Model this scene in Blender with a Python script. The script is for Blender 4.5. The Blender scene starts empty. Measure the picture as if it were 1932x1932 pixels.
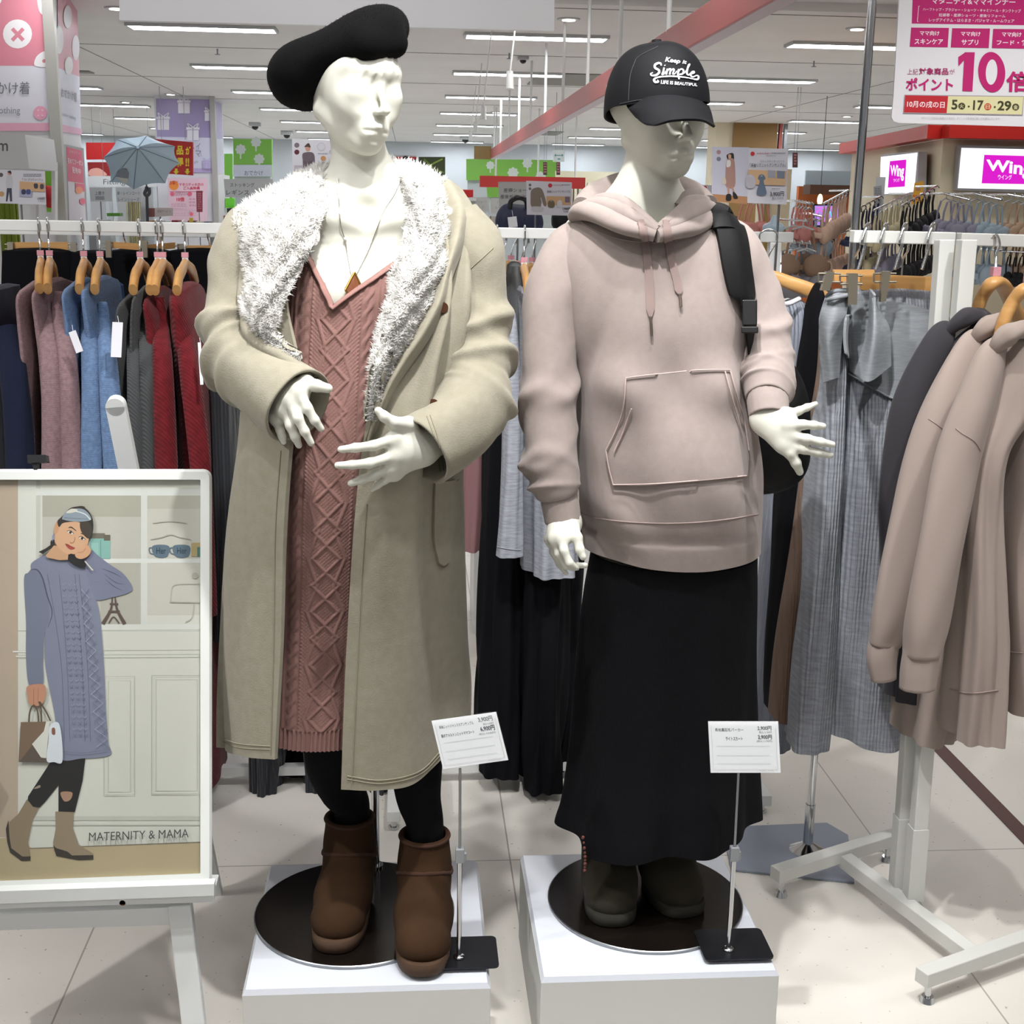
import bpy, math, random
import numpy as np
from mathutils import Vector, Matrix

SC = bpy.context.scene
COL = SC.collection
# ------------------------------------------------------------------ camera
F, PITCH, YAW, ROLL, HC = 2430.0, math.radians(13.4), math.radians(4.6), math.radians(1.0), 1.57
FW = np.array([math.sin(YAW)*math.cos(PITCH), math.cos(YAW)*math.cos(PITCH), -math.sin(PITCH)])
_r0 = np.array([math.cos(YAW), -math.sin(YAW), 0.0]); _u0 = np.cross(_r0, FW)
RT = _r0*math.cos(ROLL)+_u0*math.sin(ROLL)
UP = _u0*math.cos(ROLL)-_r0*math.sin(ROLL)
EYE = np.array([0, 0, HC])
cam = bpy.data.cameras.new('camera'); cam.sensor_width = 36; cam.lens = 36*F/1932; cam.clip_start = .05; cam.clip_end = 200
camo = bpy.data.objects.new('camera', cam); COL.objects.link(camo)
camo.matrix_world = Matrix(((RT[0], UP[0], -FW[0], 0), (RT[1], UP[1], -FW[1], 0), (RT[2], UP[2], -FW[2], HC), (0, 0, 0, 1)))
SC.camera = camo
# ------------------------------------------------------------------ world, exposure, big lights
SC.view_settings.view_transform = 'Standard'; SC.view_settings.look = 'None'
SC.view_settings.gamma = 1; SC.view_settings.use_curve_mapping = False
SC.view_settings.exposure = 0.1
SC.cycles.use_denoising = True; SC.cycles.max_bounces = 7; SC.cycles.diffuse_bounces = 4
SC.cycles.transparent_max_bounces = 12; SC.cycles.caustics_reflective = False; SC.cycles.caustics_refractive = False
SC.cycles.sample_clamp_indirect = 4
wd = bpy.data.worlds.new('world'); SC.world = wd; wd.use_nodes = True
wd.node_tree.nodes['Background'].inputs[0].default_value = (.93, .96, 1, 1)
wd.node_tree.nodes['Background'].inputs[1].default_value = .19


def area(name, loc, tgt, sx, sy, power, col=(1, .97, .93)):
    l = bpy.data.lights.new(name, 'AREA'); l.shape = 'RECTANGLE'; l.size = sx; l.size_y = sy; l.energy = power; l.color = col
    o = bpy.data.objects.new(name, l); COL.objects.link(o); o.location = loc
    o.rotation_euler = (Vector(tgt)-Vector(loc)).to_track_quat('-Z', 'Y').to_euler()
    return o


def spot(name, loc, tgt, power, ang=50, r=.035, col=(1, .99, .97), blend=.5):
    l = bpy.data.lights.new(name, 'SPOT'); l.energy = power; l.spot_size = math.radians(ang); l.spot_blend = blend
    l.shadow_soft_size = r; l.color = col
    o = bpy.data.objects.new(name, l); COL.objects.link(o); o.location = loc
    o.rotation_euler = (Vector(tgt)-Vector(loc)).to_track_quat('-Z', 'Y').to_euler()
    return o


# track spotlights of the shop ceiling and one added signboard spot, out of the frame above and behind the camera
spot('track_spotlight', (-.62, 1.0, 2.93), (-.12, 2.3, 1.15), 33, 42)
spot('track_spotlight', (.60, 1.12, 2.93), (.48, 2.3, 1.2), 16, 50)
spot('track_spotlight', (.42, 1.84, 2.93), (.47, 2.3, 1.0), 64, 64)
spot('track_spotlight', (-.30, 1.80, 2.93), (-.15, 2.3, 1.0), 18, 60)
spot('track_spotlight', (.25, .7, 2.93), (-.1, 2.3, .9), 16, 50)
spot('track_spotlight', (-2.1, 1.2, 2.93), (-.9, 2.9, .7), 125, 60)
spot('track_spotlight', (1.3, 1.5, 2.93), (1.35, 2.7, .6), 72, 62)
spot('track_spotlight', (.1, 1.5, 2.93), (.2, 3.2, .2), 150, 60)
spot('track_spotlight', (-.4, 2.6, 2.93), (-.45, 5.0, 2.45), 60, 75)  # added spot without a known fixture, brightens the hanging white signboard
# fluorescent panels of the same ceiling that are out of the frame
for _x in (-4.6, -1.75, 1.05, 3.8):
    for _y in (-1.3, 1.9, 5.1, 8.3):
        area('ceiling_panel_light', (_x, _y, 2.94), (_x, _y, 0), 1.2, .2, 12.5, (1, .99, .975))

# ------------------------------------------------------------------ pixel helpers (frame 1932 x 1932)
def ray(px, py): return FW*F+RT*(px-966)-UP*(py-966)
def P(px, py, Y):
    d = ray(px, py); return EYE+d*(Y/d[1])
def G(px, py, z=0.0):
    d = ray(px, py); return EYE+d*((z-HC)/d[2])
def W2P(p):
    v = np.asarray(p)-EYE; k = F/v.dot(FW); return 966+v.dot(RT)*k, 966-v.dot(UP)*k
def nrm(v): v = np.asarray(v, float); return v/(np.linalg.norm(v)+1e-12)
def cr(pts, n):
    """Catmull-Rom resample of a list of k-vectors to n points"""
    p = np.asarray(pts, float); m = len(p)
    if m == 1: return np.repeat(p, n, 0)
    t = np.linspace(0, m-1, n); i = np.minimum(t.astype(int), m-2); u = (t-i)[:, None]
    q = np.vstack([2*p[0]-p[1], p, 2*p[-1]-p[-2]])
    a, b, c, d = q[i], q[i+1], q[i+2], q[i+3]
    return .5*((2*b)+(c-a)*u+(2*a-5*b+4*c-d)*u**2+(3*b-a-3*c+d)*u**3)

# ------------------------------------------------------------------ materials
MATS = {}
def lin(c):
    if isinstance(c, str): c = [int(c[i:i+2], 16)/255 for i in (0, 2, 4)]
    return tuple((x/12.92 if x <= .04045 else ((x+.055)/1.055)**2.4) for x in c)
def mat(name, col, rough=.6, metal=0, bump=None, mott=None, sheen=0, emit=0, alpha=1, trans=0, spec=.5, coat=0, sss=0):
    """col sRGB; bump=(kind, scale, strength, dist); mott=(scale, col2, lo, hi)"""
    if name in MATS: return MATS[name]
    m = bpy.data.materials.new(name); m.use_nodes = True; nt = m.node_tree; b = nt.nodes['Principled BSDF']
    c = lin(col); I = b.inputs
    I['Base Color'].default_value = (*c, 1); I['Roughness'].default_value = rough; I['Metallic'].default_value = metal
    I['Specular IOR Level'].default_value = spec
    if sheen or bump and rough > .8: I['Specular IOR Level'].default_value = .15
    if sheen: I['Sheen Weight'].default_value = sheen; I['Sheen Roughness'].default_value = .5
    if coat: I['Coat Weight'].default_value = coat; I['Coat Roughness'].default_value = .08
    if sss:
        I['Subsurface Weight'].default_value = sss; I['Subsurface Radius'].default_value = (.01, .009, .007); I['Subsurface Scale'].default_value = 1
    if alpha < 1: I['Alpha'].default_value = alpha
    if trans: I['Transmission Weight'].default_value = trans; I['IOR'].default_value = 1.3
    if emit: I['Emission Color'].default_value = (*c, 1); I['Emission Strength'].default_value = emit
    N = nt.nodes.new; L = nt.links.new
    tc = None
    if bump or mott: tc = N('ShaderNodeTexCoord')
    if mott:
        t = N('ShaderNodeTexNoise'); t.inputs['Detail'].default_value = 5
        mp = N('ShaderNodeMapping'); sc = mott[0]
        mp.inputs['Scale'].default_value = sc if isinstance(sc, tuple) else (sc, sc, sc)
        L(tc.outputs['Object'], mp.inputs[0]); L(mp.outputs[0], t.inputs[0]); t.inputs['Scale'].default_value = 1
        r = N('ShaderNodeValToRGB'); r.color_ramp.elements[0].color = (*c, 1); r.color_ramp.elements[1].color = (*lin(mott[1]), 1)
        r.color_ramp.elements[0].position = mott[2]; r.color_ramp.elements[1].position = mott[3]
        L(t.outputs[0], r.inputs[0]); L(r.outputs[0], I['Base Color'])
    if bump:
        kind, s, st = bump[:3]; dist = bump[3] if len(bump) > 3 else .002
        bp = N('ShaderNodeBump'); bp.inputs['Strength'].default_value = st; bp.inputs['Distance'].default_value = dist
        if kind == 'noise':
            t = N('ShaderNodeTexNoise'); t.inputs['Scale'].default_value = s; t.inputs['Detail'].default_value = 6
            L(tc.outputs['Object'], t.inputs[0]); out = t.outputs[0]
        elif kind == 'weave':
            t1 = N('ShaderNodeTexWave'); t1.bands_direction = 'X'; t1.inputs['Scale'].default_value = s
            t2 = N('ShaderNodeTexWave'); t2.bands_direction = 'Z'; t2.inputs['Scale'].default_value = s*.8
            L(tc.outputs['Object'], t1.inputs[0]); L(tc.outputs['Object'], t2.inputs[0])
            mx = N('ShaderNodeMath'); mx.operation = 'MULTIPLY'; L(t1.outputs['Fac'], mx.inputs[0]); L(t2.outputs['Fac'], mx.inputs[1]); out = mx.outputs[0]
        else:   # 'ribx', 'ribz', 'ribd'
            t = N('ShaderNodeTexWave'); t.bands_direction = {'ribx': 'X', 'ribz': 'Z', 'ribd': 'DIAGONAL'}[kind]
            t.inputs['Scale'].default_value = s; t.inputs['Distortion'].default_value = 1.2; t.inputs['Detail'].default_value = 1
            L(tc.outputs['Object'], t.inputs[0]); out = t.outputs['Fac']
        L(out, bp.inputs['Height']); L(bp.outputs[0], I['Normal'])
    MATS[name] = m; return m

def emat(name, col, s):
    if name in MATS: return MATS[name]
    m = bpy.data.materials.new(name); m.use_nodes = True; nt = m.node_tree; nt.nodes.remove(nt.nodes['Principled BSDF'])
    e = nt.nodes.new('ShaderNodeEmission'); e.inputs[0].default_value = (*lin(col), 1); e.inputs[1].default_value = s
    nt.links.new(e.outputs[0], nt.nodes['Material Output'].inputs[0]); MATS[name] = m; return m

def film(name, wave=0):
    if name in MATS: return MATS[name]
    m = bpy.data.materials.new(name); m.use_nodes = True; nt = m.node_tree; nt.nodes.remove(nt.nodes['Principled BSDF']); N = nt.nodes.new; L = nt.links.new
    a = N('ShaderNodeBsdfTransparent'); a.inputs[0].default_value = (.97, .98, .975, 1); g = N('ShaderNodeBsdfGlossy'); g.inputs['Roughness'].default_value = .04; lw = N('ShaderNodeLayerWeight'); pw = N('ShaderNodeMath'); pw.operation = 'POWER'; pw.inputs[1].default_value = 5; L(lw.outputs['Facing'], pw.inputs[0]); f = N('ShaderNodeMath'); f.operation = 'MULTIPLY_ADD'; f.inputs[1].default_value = .9; f.inputs[2].default_value = .045; L(pw.outputs[0], f.inputs[0]); x = N('ShaderNodeMixShader')
    L(f.outputs[0], x.inputs[0]); L(a.outputs[0], x.inputs[1]); L(g.outputs[0], x.inputs[2]); L(x.outputs[0], nt.nodes['Material Output'].inputs[0])
    if wave:
        tc = N('ShaderNodeTexCoord'); t = N('ShaderNodeTexNoise'); t.inputs['Scale'].default_value = wave; t.inputs['Detail'].default_value = 1; b = N('ShaderNodeBump'); b.inputs['Strength'].default_value = .6; b.inputs['Distance'].default_value = .02
        L(tc.outputs['Object'], t.inputs[0]); L(t.outputs[0], b.inputs['Height']); L(b.outputs[0], g.inputs['Normal']); L(b.outputs[0], lw.inputs['Normal'])
    MATS[name] = m; return m
def ink(c, rough=.45): return mat('ink_'+c, c, rough)
WHITE = mat('white_paint', 'e4e6e6', .35); CHROME = mat('chrome', 'd8dadd', .12, 1); STEEL = mat('brushed_steel', '9b9ea2', .32, 1)
BLACKP = mat('black_plastic', '15161a', .4); PAPER = mat('white_paper', 'e2e2ea', .5)
WOOD = mat('beech_wood', 'd3a468', .38, mott=((6, 6, 60), 'bf8b50', .3, .75)); PINKTAG = mat('pink_size_chip', 'd79aa8', .4)
BRASS = mat('nickel_clip', '9a9384', .35, .8)

# ------------------------------------------------------------------ mesh builder
ORG = {}
def org(o):
    while o is not None and o.parent is not None: o = o.parent
    return ORG.get(o.name, np.zeros(3)) if o is not None else np.zeros(3)
def setp(o, label=None, cat=None, group=None, kind=None):
    if label: o['label'] = label
    if cat: o['category'] = cat
    if group: o['group'] = group
    if kind: o['kind'] = kind
    return o
def thing(name, label, cat, loc=(0, 0, 0), group=None):
    o = bpy.data.objects.new(name, None); COL.objects.link(o); o.location = loc; o.empty_display_size = .1
    ORG[o.name] = np.array(loc, float); return setp(o, label, cat, group)

def frame(d, up=(0, 0, 1)):
    d = nrm(d); up = np.asarray(up, float)
    if abs(d.dot(nrm(up))) > .97: up = np.array([0, 1., 0])
    a = nrm(np.cross(up, d)); b = np.cross(d, a); return a, b, d

class MB:
    def __init__(s, m=None): s.v = []; s.f = []; s.mi = []; s.sm = []; s.mats = []; s.n = 0; s.cur = m
    def add(s, V, Fc, m=None, smooth=True):
        m = m or s.cur
        if m not in s.mats: s.mats.append(m)
        k = s.mats.index(m); V = np.asarray(V, float).reshape(-1, 3); s.v.append(V)
        if isinstance(Fc, np.ndarray): Fc = (Fc+s.n).tolist()
        else: Fc = [[i+s.n for i in f] for f in Fc]
        s.f += Fc; s.mi += [k]*len(Fc); s.sm += [smooth]*len(Fc); s.n += len(V); return s
    def box(s, c, size, m=None, ax=None):
        c = np.asarray(c, float); h = np.asarray(size, float)/2
        ax = np.eye(3) if ax is None else np.asarray(ax)
        V = [c+ax[0]*h[0]*i+ax[1]*h[1]*j+ax[2]*h[2]*k for i in (-1, 1) for j in (-1, 1) for k in (-1, 1)]
        return s.add(V, [[0, 1, 3, 2], [4, 6, 7, 5], [0, 4, 5, 1], [2, 3, 7, 6], [0, 2, 6, 4], [1, 5, 7, 3]], m, False)
    def bar(s, a, b, w, h, m=None, up=(0, 0, 1)):
        a = np.asarray(a, float); b = np.asarray(b, float); x, y, d = frame(b-a, up)
        return s.box((a+b)/2, (w, h, np.linalg.norm(b-a)), m, (x, y, d))
    def loft(s, rings, m=None, closed=True, caps=(True, True), smooth=True):
        R = np.asarray(rings, float); nr, k = R.shape[:2]; kk = k if closed else k-1
        i, j = np.meshgrid(np.arange(nr-1), np.arange(kk), indexing='ij'); j2 = (j+1) % k
        Fc = np.stack([i*k+j, i*k+j2, (i+1)*k+j2, (i+1)*k+j], -1).reshape(-1, 4)
        s.add(R.reshape(-1, 3), Fc, m, smooth)
        if closed:
            if caps[0]: s.add(R[0], [list(range(k))[::-1]], m, False)
            if caps[1]: s.add(R[-1], [list(range(k))], m, False)
        return s
    def cyl(s, a, b, r, r2=None, n=16, m=None, caps=True):
        a = np.asarray(a, float); b = np.asarray(b, float); r2 = r if r2 is None else r2; x, y, d = frame(b-a)
        t = np.linspace(0, 2*np.pi, n, endpoint=False)[:, None]; c = np.cos(t)*x+np.sin(t)*y
        return s.loft([a+c*r, b+c*r2], m, caps=(caps, caps))
    def tube(s, pts, r, n=12, m=None, caps=True, res=None, up=(0, 0, 1), disp=None):
        """r: number, list of radii or list of (ra, rb)"""
        p = np.asarray(pts, float); rr = np.asarray(r, float)
        if rr.ndim == 0: rr = np.full((len(p), 2), float(r))
        elif rr.ndim == 1: rr = np.stack([rr, rr], 1)
        if res: q = cr(np.hstack([p, rr]), res); p = q[:, :3]; rr = q[:, 3:]
        T = np.gradient(p, axis=0); t = np.linspace(0, 2*np.pi, n, endpoint=False); R = []
        a, b, _ = frame(T[0], up)
        for i in range(len(p)):
            d = nrm(T[i]); a = nrm(a-d*a.dot(d)); b = np.cross(d, a)
            k = np.ones(n) if disp is None else 1+disp(t, i/(len(p)-1))
            R.append(p[i]+(np.cos(t)*k)[:, None]*a*rr[i, 0]+(np.sin(t)*k)[:, None]*b*rr[i, 1])
        return s.loft(R, m, caps=(caps, caps))
    def grid(s, Pt, thick=0, m=None, m2=None, flip=False):
        """Pt (nu, nv, 3) surface; thick: second skin offset behind, rims closed"""
        Pt = np.asarray(Pt, float); nu, nv = Pt.shape[:2]
        i, j = np.meshgrid(np.arange(nu-1), np.arange(nv-1), indexing='ij')
        Fc = np.stack([i*nv+j, i*nv+j+1, (i+1)*nv+j+1, (i+1)*nv+j], -1).reshape(-1, 4)
        if not thick: return s.add(Pt.reshape(-1, 3), Fc, m)
        du = np.gradient(Pt, axis=0); dv = np.gradient(Pt, axis=1); N = np.cross(du, dv); N /= np.linalg.norm(N, axis=2, keepdims=True)+1e-12
        sg = np.sign((N*(Pt-EYE)).sum()) or 1.0
        Q = Pt+N*thick*sg*(-1 if flip else 1)
        if sg*(-1 if flip else 1) < 0: Fc = Fc[:, ::-1]
        s.add(Pt.reshape(-1, 3), Fc, m); s.add(Q.reshape(-1, 3), Fc[:, ::-1], m2 or m)
        rim = [(a, b) for a, b in ((Pt[0], Q[0]), (Pt[-1], Q[-1]), (Pt[:, 0], Q[:, 0]), (Pt[:, -1], Q[:, -1]))]
        for a, b in rim:
            k = len(a); mid = (a+b)/2
            s.add(np.vstack([a, b]), [[x, x+1, k+x+1, k+x] for x in range(k-1)], m)
        return s
    def prism(s, poly, vec, m=None):
        p = np.asarray(poly, float); k = len(p); q = p+np.asarray(vec, float)
        s.add(p, [list(range(k))], m, False); s.add(q, [list(range(k))[::-1]], m, False)
        return s.add(np.vstack([p, q]), [[i, (i+1) % k, k+(i+1) % k, k+i] for i in range(k)], m, False)
    def ell(s, c, r, n=16, m=None, ax=None):
        ax = np.eye(3) if ax is None else np.asarray(ax); u = np.linspace(0, np.pi, n//2+1); t = np.linspace(0, 2*np.pi, n, endpoint=False)
        r = (r, r, r) if np.isscalar(r) else r
        R = [np.asarray(c)+np.outer(np.sin(a)*np.cos(t)*r[0], ax[0])+np.outer(np.sin(a)*np.sin(t)*r[1], ax[1])+math.cos(a)*r[2]*ax[2] for a in np.clip(u, .02, np.pi-.02)]
        return s.loft(R, m)
    def build(s, name, parent=None, label=None, cat=None, group=None, kind=None, bevel=0, origin=None):
        V = np.vstack(s.v)
        if parent is not None: V = V-org(parent)
        elif origin is not None: V = V-np.asarray(origin)
        me = bpy.data.meshes.new(name); me.from_pydata(V.tolist(), [], s.f)
        for m in s.mats: me.materials.append(m)
        me.polygons.foreach_set('material_index', s.mi); me.polygons.foreach_set('use_smooth', s.sm)
        o = bpy.data.objects.new(name, me); COL.objects.link(o)
        if parent is not None: o.parent = parent
        elif origin is not None: o.location = origin; ORG[o.name] = np.asarray(origin, float)
        if bevel:
            b = o.modifiers.new('bevel', 'BEVEL'); b.width = bevel; b.segments = 2; b.limit_method = 'ANGLE'
        return setp(o, label, cat, group, kind)

def clone(o, loc=None, rotz=None, label=None, parent=None, scale=None):
    c = o.copy(); COL.objects.link(c); c.parent = parent
    if loc is not None: c.location = loc
    if rotz is not None: c.rotation_euler[2] = rotz
    if scale is not None: c.scale = scale
    if label: c['label'] = label
    for ch in list(o.children): clone(ch, parent=c)
    return c

# ------------------------------------------------------------------ flat print on a real plane, drawn in photo pixels
_TX = {}
def glyphs(s, bold=0):
    k = (s, bold)
    if k not in _TX:
        c = bpy.data.curves.new('txt', 'FONT'); c.body = s; c.size = 1; c.offset = bold; c.resolution_u = 3; c.dimensions = '2D'; c.fill_mode = 'FRONT'
        o = bpy.data.objects.new('txt', c); me = bpy.data.meshes.new_from_object(o)
        V = np.array([v.co[:] for v in me.vertices]) if len(me.vertices) else np.zeros((0, 3)); Fc = [list(p.vertices) for p in me.polygons]
        bpy.data.objects.remove(o); bpy.data.meshes.remove(me); bpy.data.curves.remove(c); _TX[k] = (V, Fc)
    return _TX[k]

class Sheet:
    """plane through point O with normal n; all drawing coordinates are photo pixels"""
    def __init__(s, O, n=(0, -1, 0)): s.O = np.asarray(O, float); s.n = nrm(n); s.mb = MB(); s.k = 0; s.step = .00012
    def pt(s, px, py, off=0.0):
        d = ray(px, py); return EYE+d*(((s.O+s.n*off)-EYE).dot(s.n)/d.dot(s.n))
    def poly(s, pts, c, z=None):
        s.k += 1; off = s.step*(s.k if z is None else z)
        s.mb.add([s.pt(x, y, off) for x, y in pts], [list(range(len(pts)))[::-1]], ink(c) if isinstance(c, str) else c, False)
    def curve(s, pts, c, n=None, z=None):   # closed smooth blob
        p = list(pts); q = cr(p+[p[0], p[1], p[2]], 8*(len(p)+2)+1)[8:-8]; s.poly([tuple(a) for a in q[:-1]], c, z)
    def rect(s, x0, y0, x1, y1, c, z=None, sk=0): s.poly([(x0, y0), (x1, y0+sk), (x1, y1+sk), (x0, y1)], c, z)
    def circ(s, x, y, r, c, z=None, ry=None): s.poly([(x+r*math.cos(t), y+(ry or r)*math.sin(t)) for t in np.linspace(0, 2*np.pi, 20, endpoint=False)], c, z)
    def line(s, pts, w, c, z=None, n=None):
        p = cr(pts, n) if n else np.asarray(pts, float); T = np.gradient(p, axis=0); T /= np.linalg.norm(T, axis=1)[:, None]+1e-9; N = np.stack([-T[:, 1], T[:, 0]], 1)
        w = np.full(len(p), w) if np.isscalar(w) else np.interp(np.linspace(0, 1, len(p)), np.linspace(0, 1, len(w)), w)
        a = p+N*w[:, None]/2; b = p-N*w[:, None]/2; s.k += 1; off = s.step*(s.k if z is None else z); k = len(p)
        s.mb.add([s.pt(x, y, off) for x, y in np.vstack([a, b])], [[i, i+1, k+i+1, k+i] for i in range(k-1)], ink(c) if isinstance(c, str) else c, False)
    def text(s, t, q, c, bold=0.0, z=None):
        """q = (x0,y0,x1,y1[,skew]) box or 4 corner points tl,tr,br,bl"""
        V, Fc = glyphs(t, bold)
        if not len(V): return
        if not hasattr(q[0], '__len__'):
            sk = q[4] if len(q) > 4 else 0; q = [(q[0], q[1]), (q[2], q[1]+sk), (q[2], q[3]+sk), (q[0], q[3])]
        q = np.asarray(q, float); lo = V.min(0); hi = V.max(0); w = (V-lo)/np.maximum(hi-lo, 1e-6); u, v = w[:, :1], w[:, 1:2]
        pp = (q[0]*(1-u)+q[1]*u)*v+(q[3]*(1-u)+q[2]*u)*(1-v)
        s.k += 1; off = s.step*(s.k if z is None else z)
        s.mb.add([s.pt(x, y, off) for x, y in pp], Fc, ink(c) if isinstance(c, str) else c, False)
    def board(s, pts, thick, m, mb=None):
        (mb or MB(m)).prism([s.pt(x, y, 0) for x, y in pts], -s.n*thick, m); return mb
    def fin(s, name, parent, **k): return s.mb.build(name, parent, **k)

def sign(name, label, cat, pts, Y, m, draw, thick=.004, n=(0, -1, 0), group=None, board='panel', prnt='print', O=None):
    """hanging / standing flat sign whose outline is given in pixels at depth Y"""
    c = np.mean(np.asarray(pts, float), 0); O = P(c[0], c[1], Y) if O is None else O
    S = Sheet(O, n); b = MB(m); b.prism([S.pt(x, y, 0) for x, y in pts], -S.n*thick, m)
    t = thing(name, label, cat, tuple(S.pt(c[0], max(p[1] for p in pts))), group)
    b.build(board, t); draw(S)
    if S.mb.n: S.fin(prnt, t)
    return t, S
# pseudo body copy: rows of tiny strokes for print too small to read
def smallprint(S, x0, y0, x1, y1, rows, c, rn, fill=.55, sk=0):
    h = (y1-y0)/rows
    for r in range(rows):
        x = x0; y = y0+r*h
        while x < x1:
            w = rn.uniform(.8, 2.2)*h*.5; S.rect(x, y+sk*(x-x0)/(x1-x0), min(x+w, x1), y+h*fill+sk*(x-x0)/(x1-x0), c, z=S.k or 1); x += w*1.35
# ================================================================== THE ROOM
CZ = 2.97
def struct(name, mb, bevel=0): return mb.build(name, kind='structure', bevel=bevel)
def floor_mat():
    m = mat('floor_tile', 'e6e1da', .3, bump=('noise', 60, .04)); nt = m.node_tree; N = nt.nodes.new; L = nt.links.new; b = nt.nodes['Principled BSDF']
    tc = N('ShaderNodeTexCoord'); mp = N('ShaderNodeMapping'); mp.inputs['Location'].default_value = (-.242, -.05, 0)
    br = N('ShaderNodeTexBrick'); br.offset = 0; br.inputs['Scale'].default_value = 1; br.inputs['Brick Width'].default_value = .943; br.inputs['Row Height'].default_value = .943
    br.inputs['Mortar Size'].default_value = .0022; br.inputs['Mortar Smooth'].default_value = .3
    br.inputs['Color1'].default_value = (*lin('e7e3dc'), 1); br.inputs['Color2'].default_value = (*lin('e4dfd8'), 1); br.inputs['Mortar'].default_value = (*lin('aaa49d'), 1)
    no = N('ShaderNodeTexNoise'); no.inputs['Scale'].default_value = 7; no.inputs['Detail'].default_value = 8
    sp = N('ShaderNodeTexNoise'); sp.inputs['Scale'].default_value = 85; sp.inputs['Detail'].default_value = 1
    rp = N('ShaderNodeValToRGB'); rp.color_ramp.elements[0].position = .22; rp.color_ramp.elements[0].color = (.55, .52, .5, 1); rp.color_ramp.elements[1].position = .27; rp.color_ramp.elements[1].color = (1, 1, 1, 1)
    r2 = N('ShaderNodeValToRGB'); r2.color_ramp.elements[0].color = (.93, .93, .93, 1); r2.color_ramp.elements[1].color = (1, 1, 1, 1)
    m1 = N('ShaderNodeMix'); m1.data_type = 'RGBA'; m1.blend_type = 'MULTIPLY'; m1.inputs[0].default_value = 1
    m2 = N('ShaderNodeMix'); m2.data_type = 'RGBA'; m2.blend_type = 'MULTIPLY'; m2.inputs[0].default_value = 1
    L(tc.outputs['Object'], mp.inputs[0]); L(mp.outputs[0], br.inputs[0]); L(tc.outputs['Object'], no.inputs[0]); L(tc.outputs['Object'], sp.inputs[0])
    L(sp.outputs[0], rp.inputs[0]); L(no.outputs[0], r2.inputs[0])
    L(br.outputs[0], m1.inputs[6]); L(rp.outputs[0], m1.inputs[7]); L(m1.outputs[2], m2.inputs[6]); L(r2.outputs[0], m2.inputs[7]); L(m2.outputs[2], b.inputs['Base Color'])
    return m
q = MB(floor_mat()); q.box((0, 22, -.05), (44, 56, .1)); struct('floor', q)
q = MB(mat('brown_floor_strip', '553733', .5)); a0 = 1.585; q.box((a0, 6.5, .0015), (.045, 10, .003)); struct('trim_1', q)
CEIL = mat('ceiling_board', 'e2e0de', .8, mott=(1.2, 'dad8d6', .3, .7))
q = MB(CEIL); q.box((0, 20, CZ+.05), (44, 52, .1)); struct('ceiling', q)
q = MB(mat('ceiling_joint', '8d8a88', .8))
for xx in (-5.9, -3.15, -.35, 2.5, 5.3, 8.2):
    q.box((xx, 20, CZ-.002), (.012, 50, .004))
for yy in (9.9, 13, 16.2, 19.4):
    q.box((0, yy, CZ-.002), (30, .012, .004))
struct('trim_2', q)
WALLM = mat('far_wall_white', 'bcc2c6', .7)
q = MB(WALLM); q.box((0, 31.5, 1.5), (44, .1, 3)); struct('wall_back', q)
q = MB(WALLM); q.box((-13, 18, 1.5), (.1, 48, 3)); struct('wall_left', q)
q = MB(mat('wall_beige', 'cfc4b0', .7)); q.box((15, 18, 1.5), (.1, 48, 3)); struct('wall_right', q)
# ceiling drop beam seen at the top right
q = MB(CEIL); q.box((2.0, 9.35, CZ-.03), (8, .12, .06)); struct('trim_3', q)

# ------------------------------------------------------------------ fluorescent ceiling panels
LAMP = emat('lamp_diffuser', 'f4f9ff', 26); LAMPN = mat('lamp_housing', 'b9bcbd', .4)
def make_lamp(i, x, y, w=1.2):
    t = thing('ceiling_light', 'long white fluorescent ceiling light panel', 'ceiling light', (x, y, CZ), 'fluorescent panels in the shop ceiling')
    h = MB(LAMPN); c = np.array([x, y, CZ])
    for s in (-1, 1):
        h.box(c+[0, s*.135, -.012], (w, .02, .03)); h.box(c+[s*(w/2+.0), 0, -.012], (.02, .29, .03))
    h.build('housing', t); d = MB(LAMP); d.box(c+[0, 0, -.01], (w-.02, .25, .012)); d.build('diffuser', t); return t
l0 = None
ORD = ['nearest', 'second nearest', 'third', 'fourth', 'fifth', 'sixth', 'seventh', 'eighth', 'ninth', 'farthest']
COLN = ['leftmost column', 'column over the pillars', 'column over the beret', 'column over the black cap', 'column right of the cap', 'column over the pink sale sign', 'rightmost column']
for yi, y in enumerate([8.3+3.2*i for i in range(8)]):
    for ci, x in enumerate((-7.5, -4.62, -1.72, 1.06, 3.85, 6.65, 9.4)):
        px, py = W2P((x, y, CZ))
        if px < -150 or px > 2060 or py < -30: continue
        if l0 is None: l0 = make_lamp(0, x, y); o = l0
        else: o = clone(l0, (x, y, CZ))
        o['label'] = 'fluorescent ceiling panel, %s row, %s' % (ORD[yi], COLN[ci])
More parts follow.
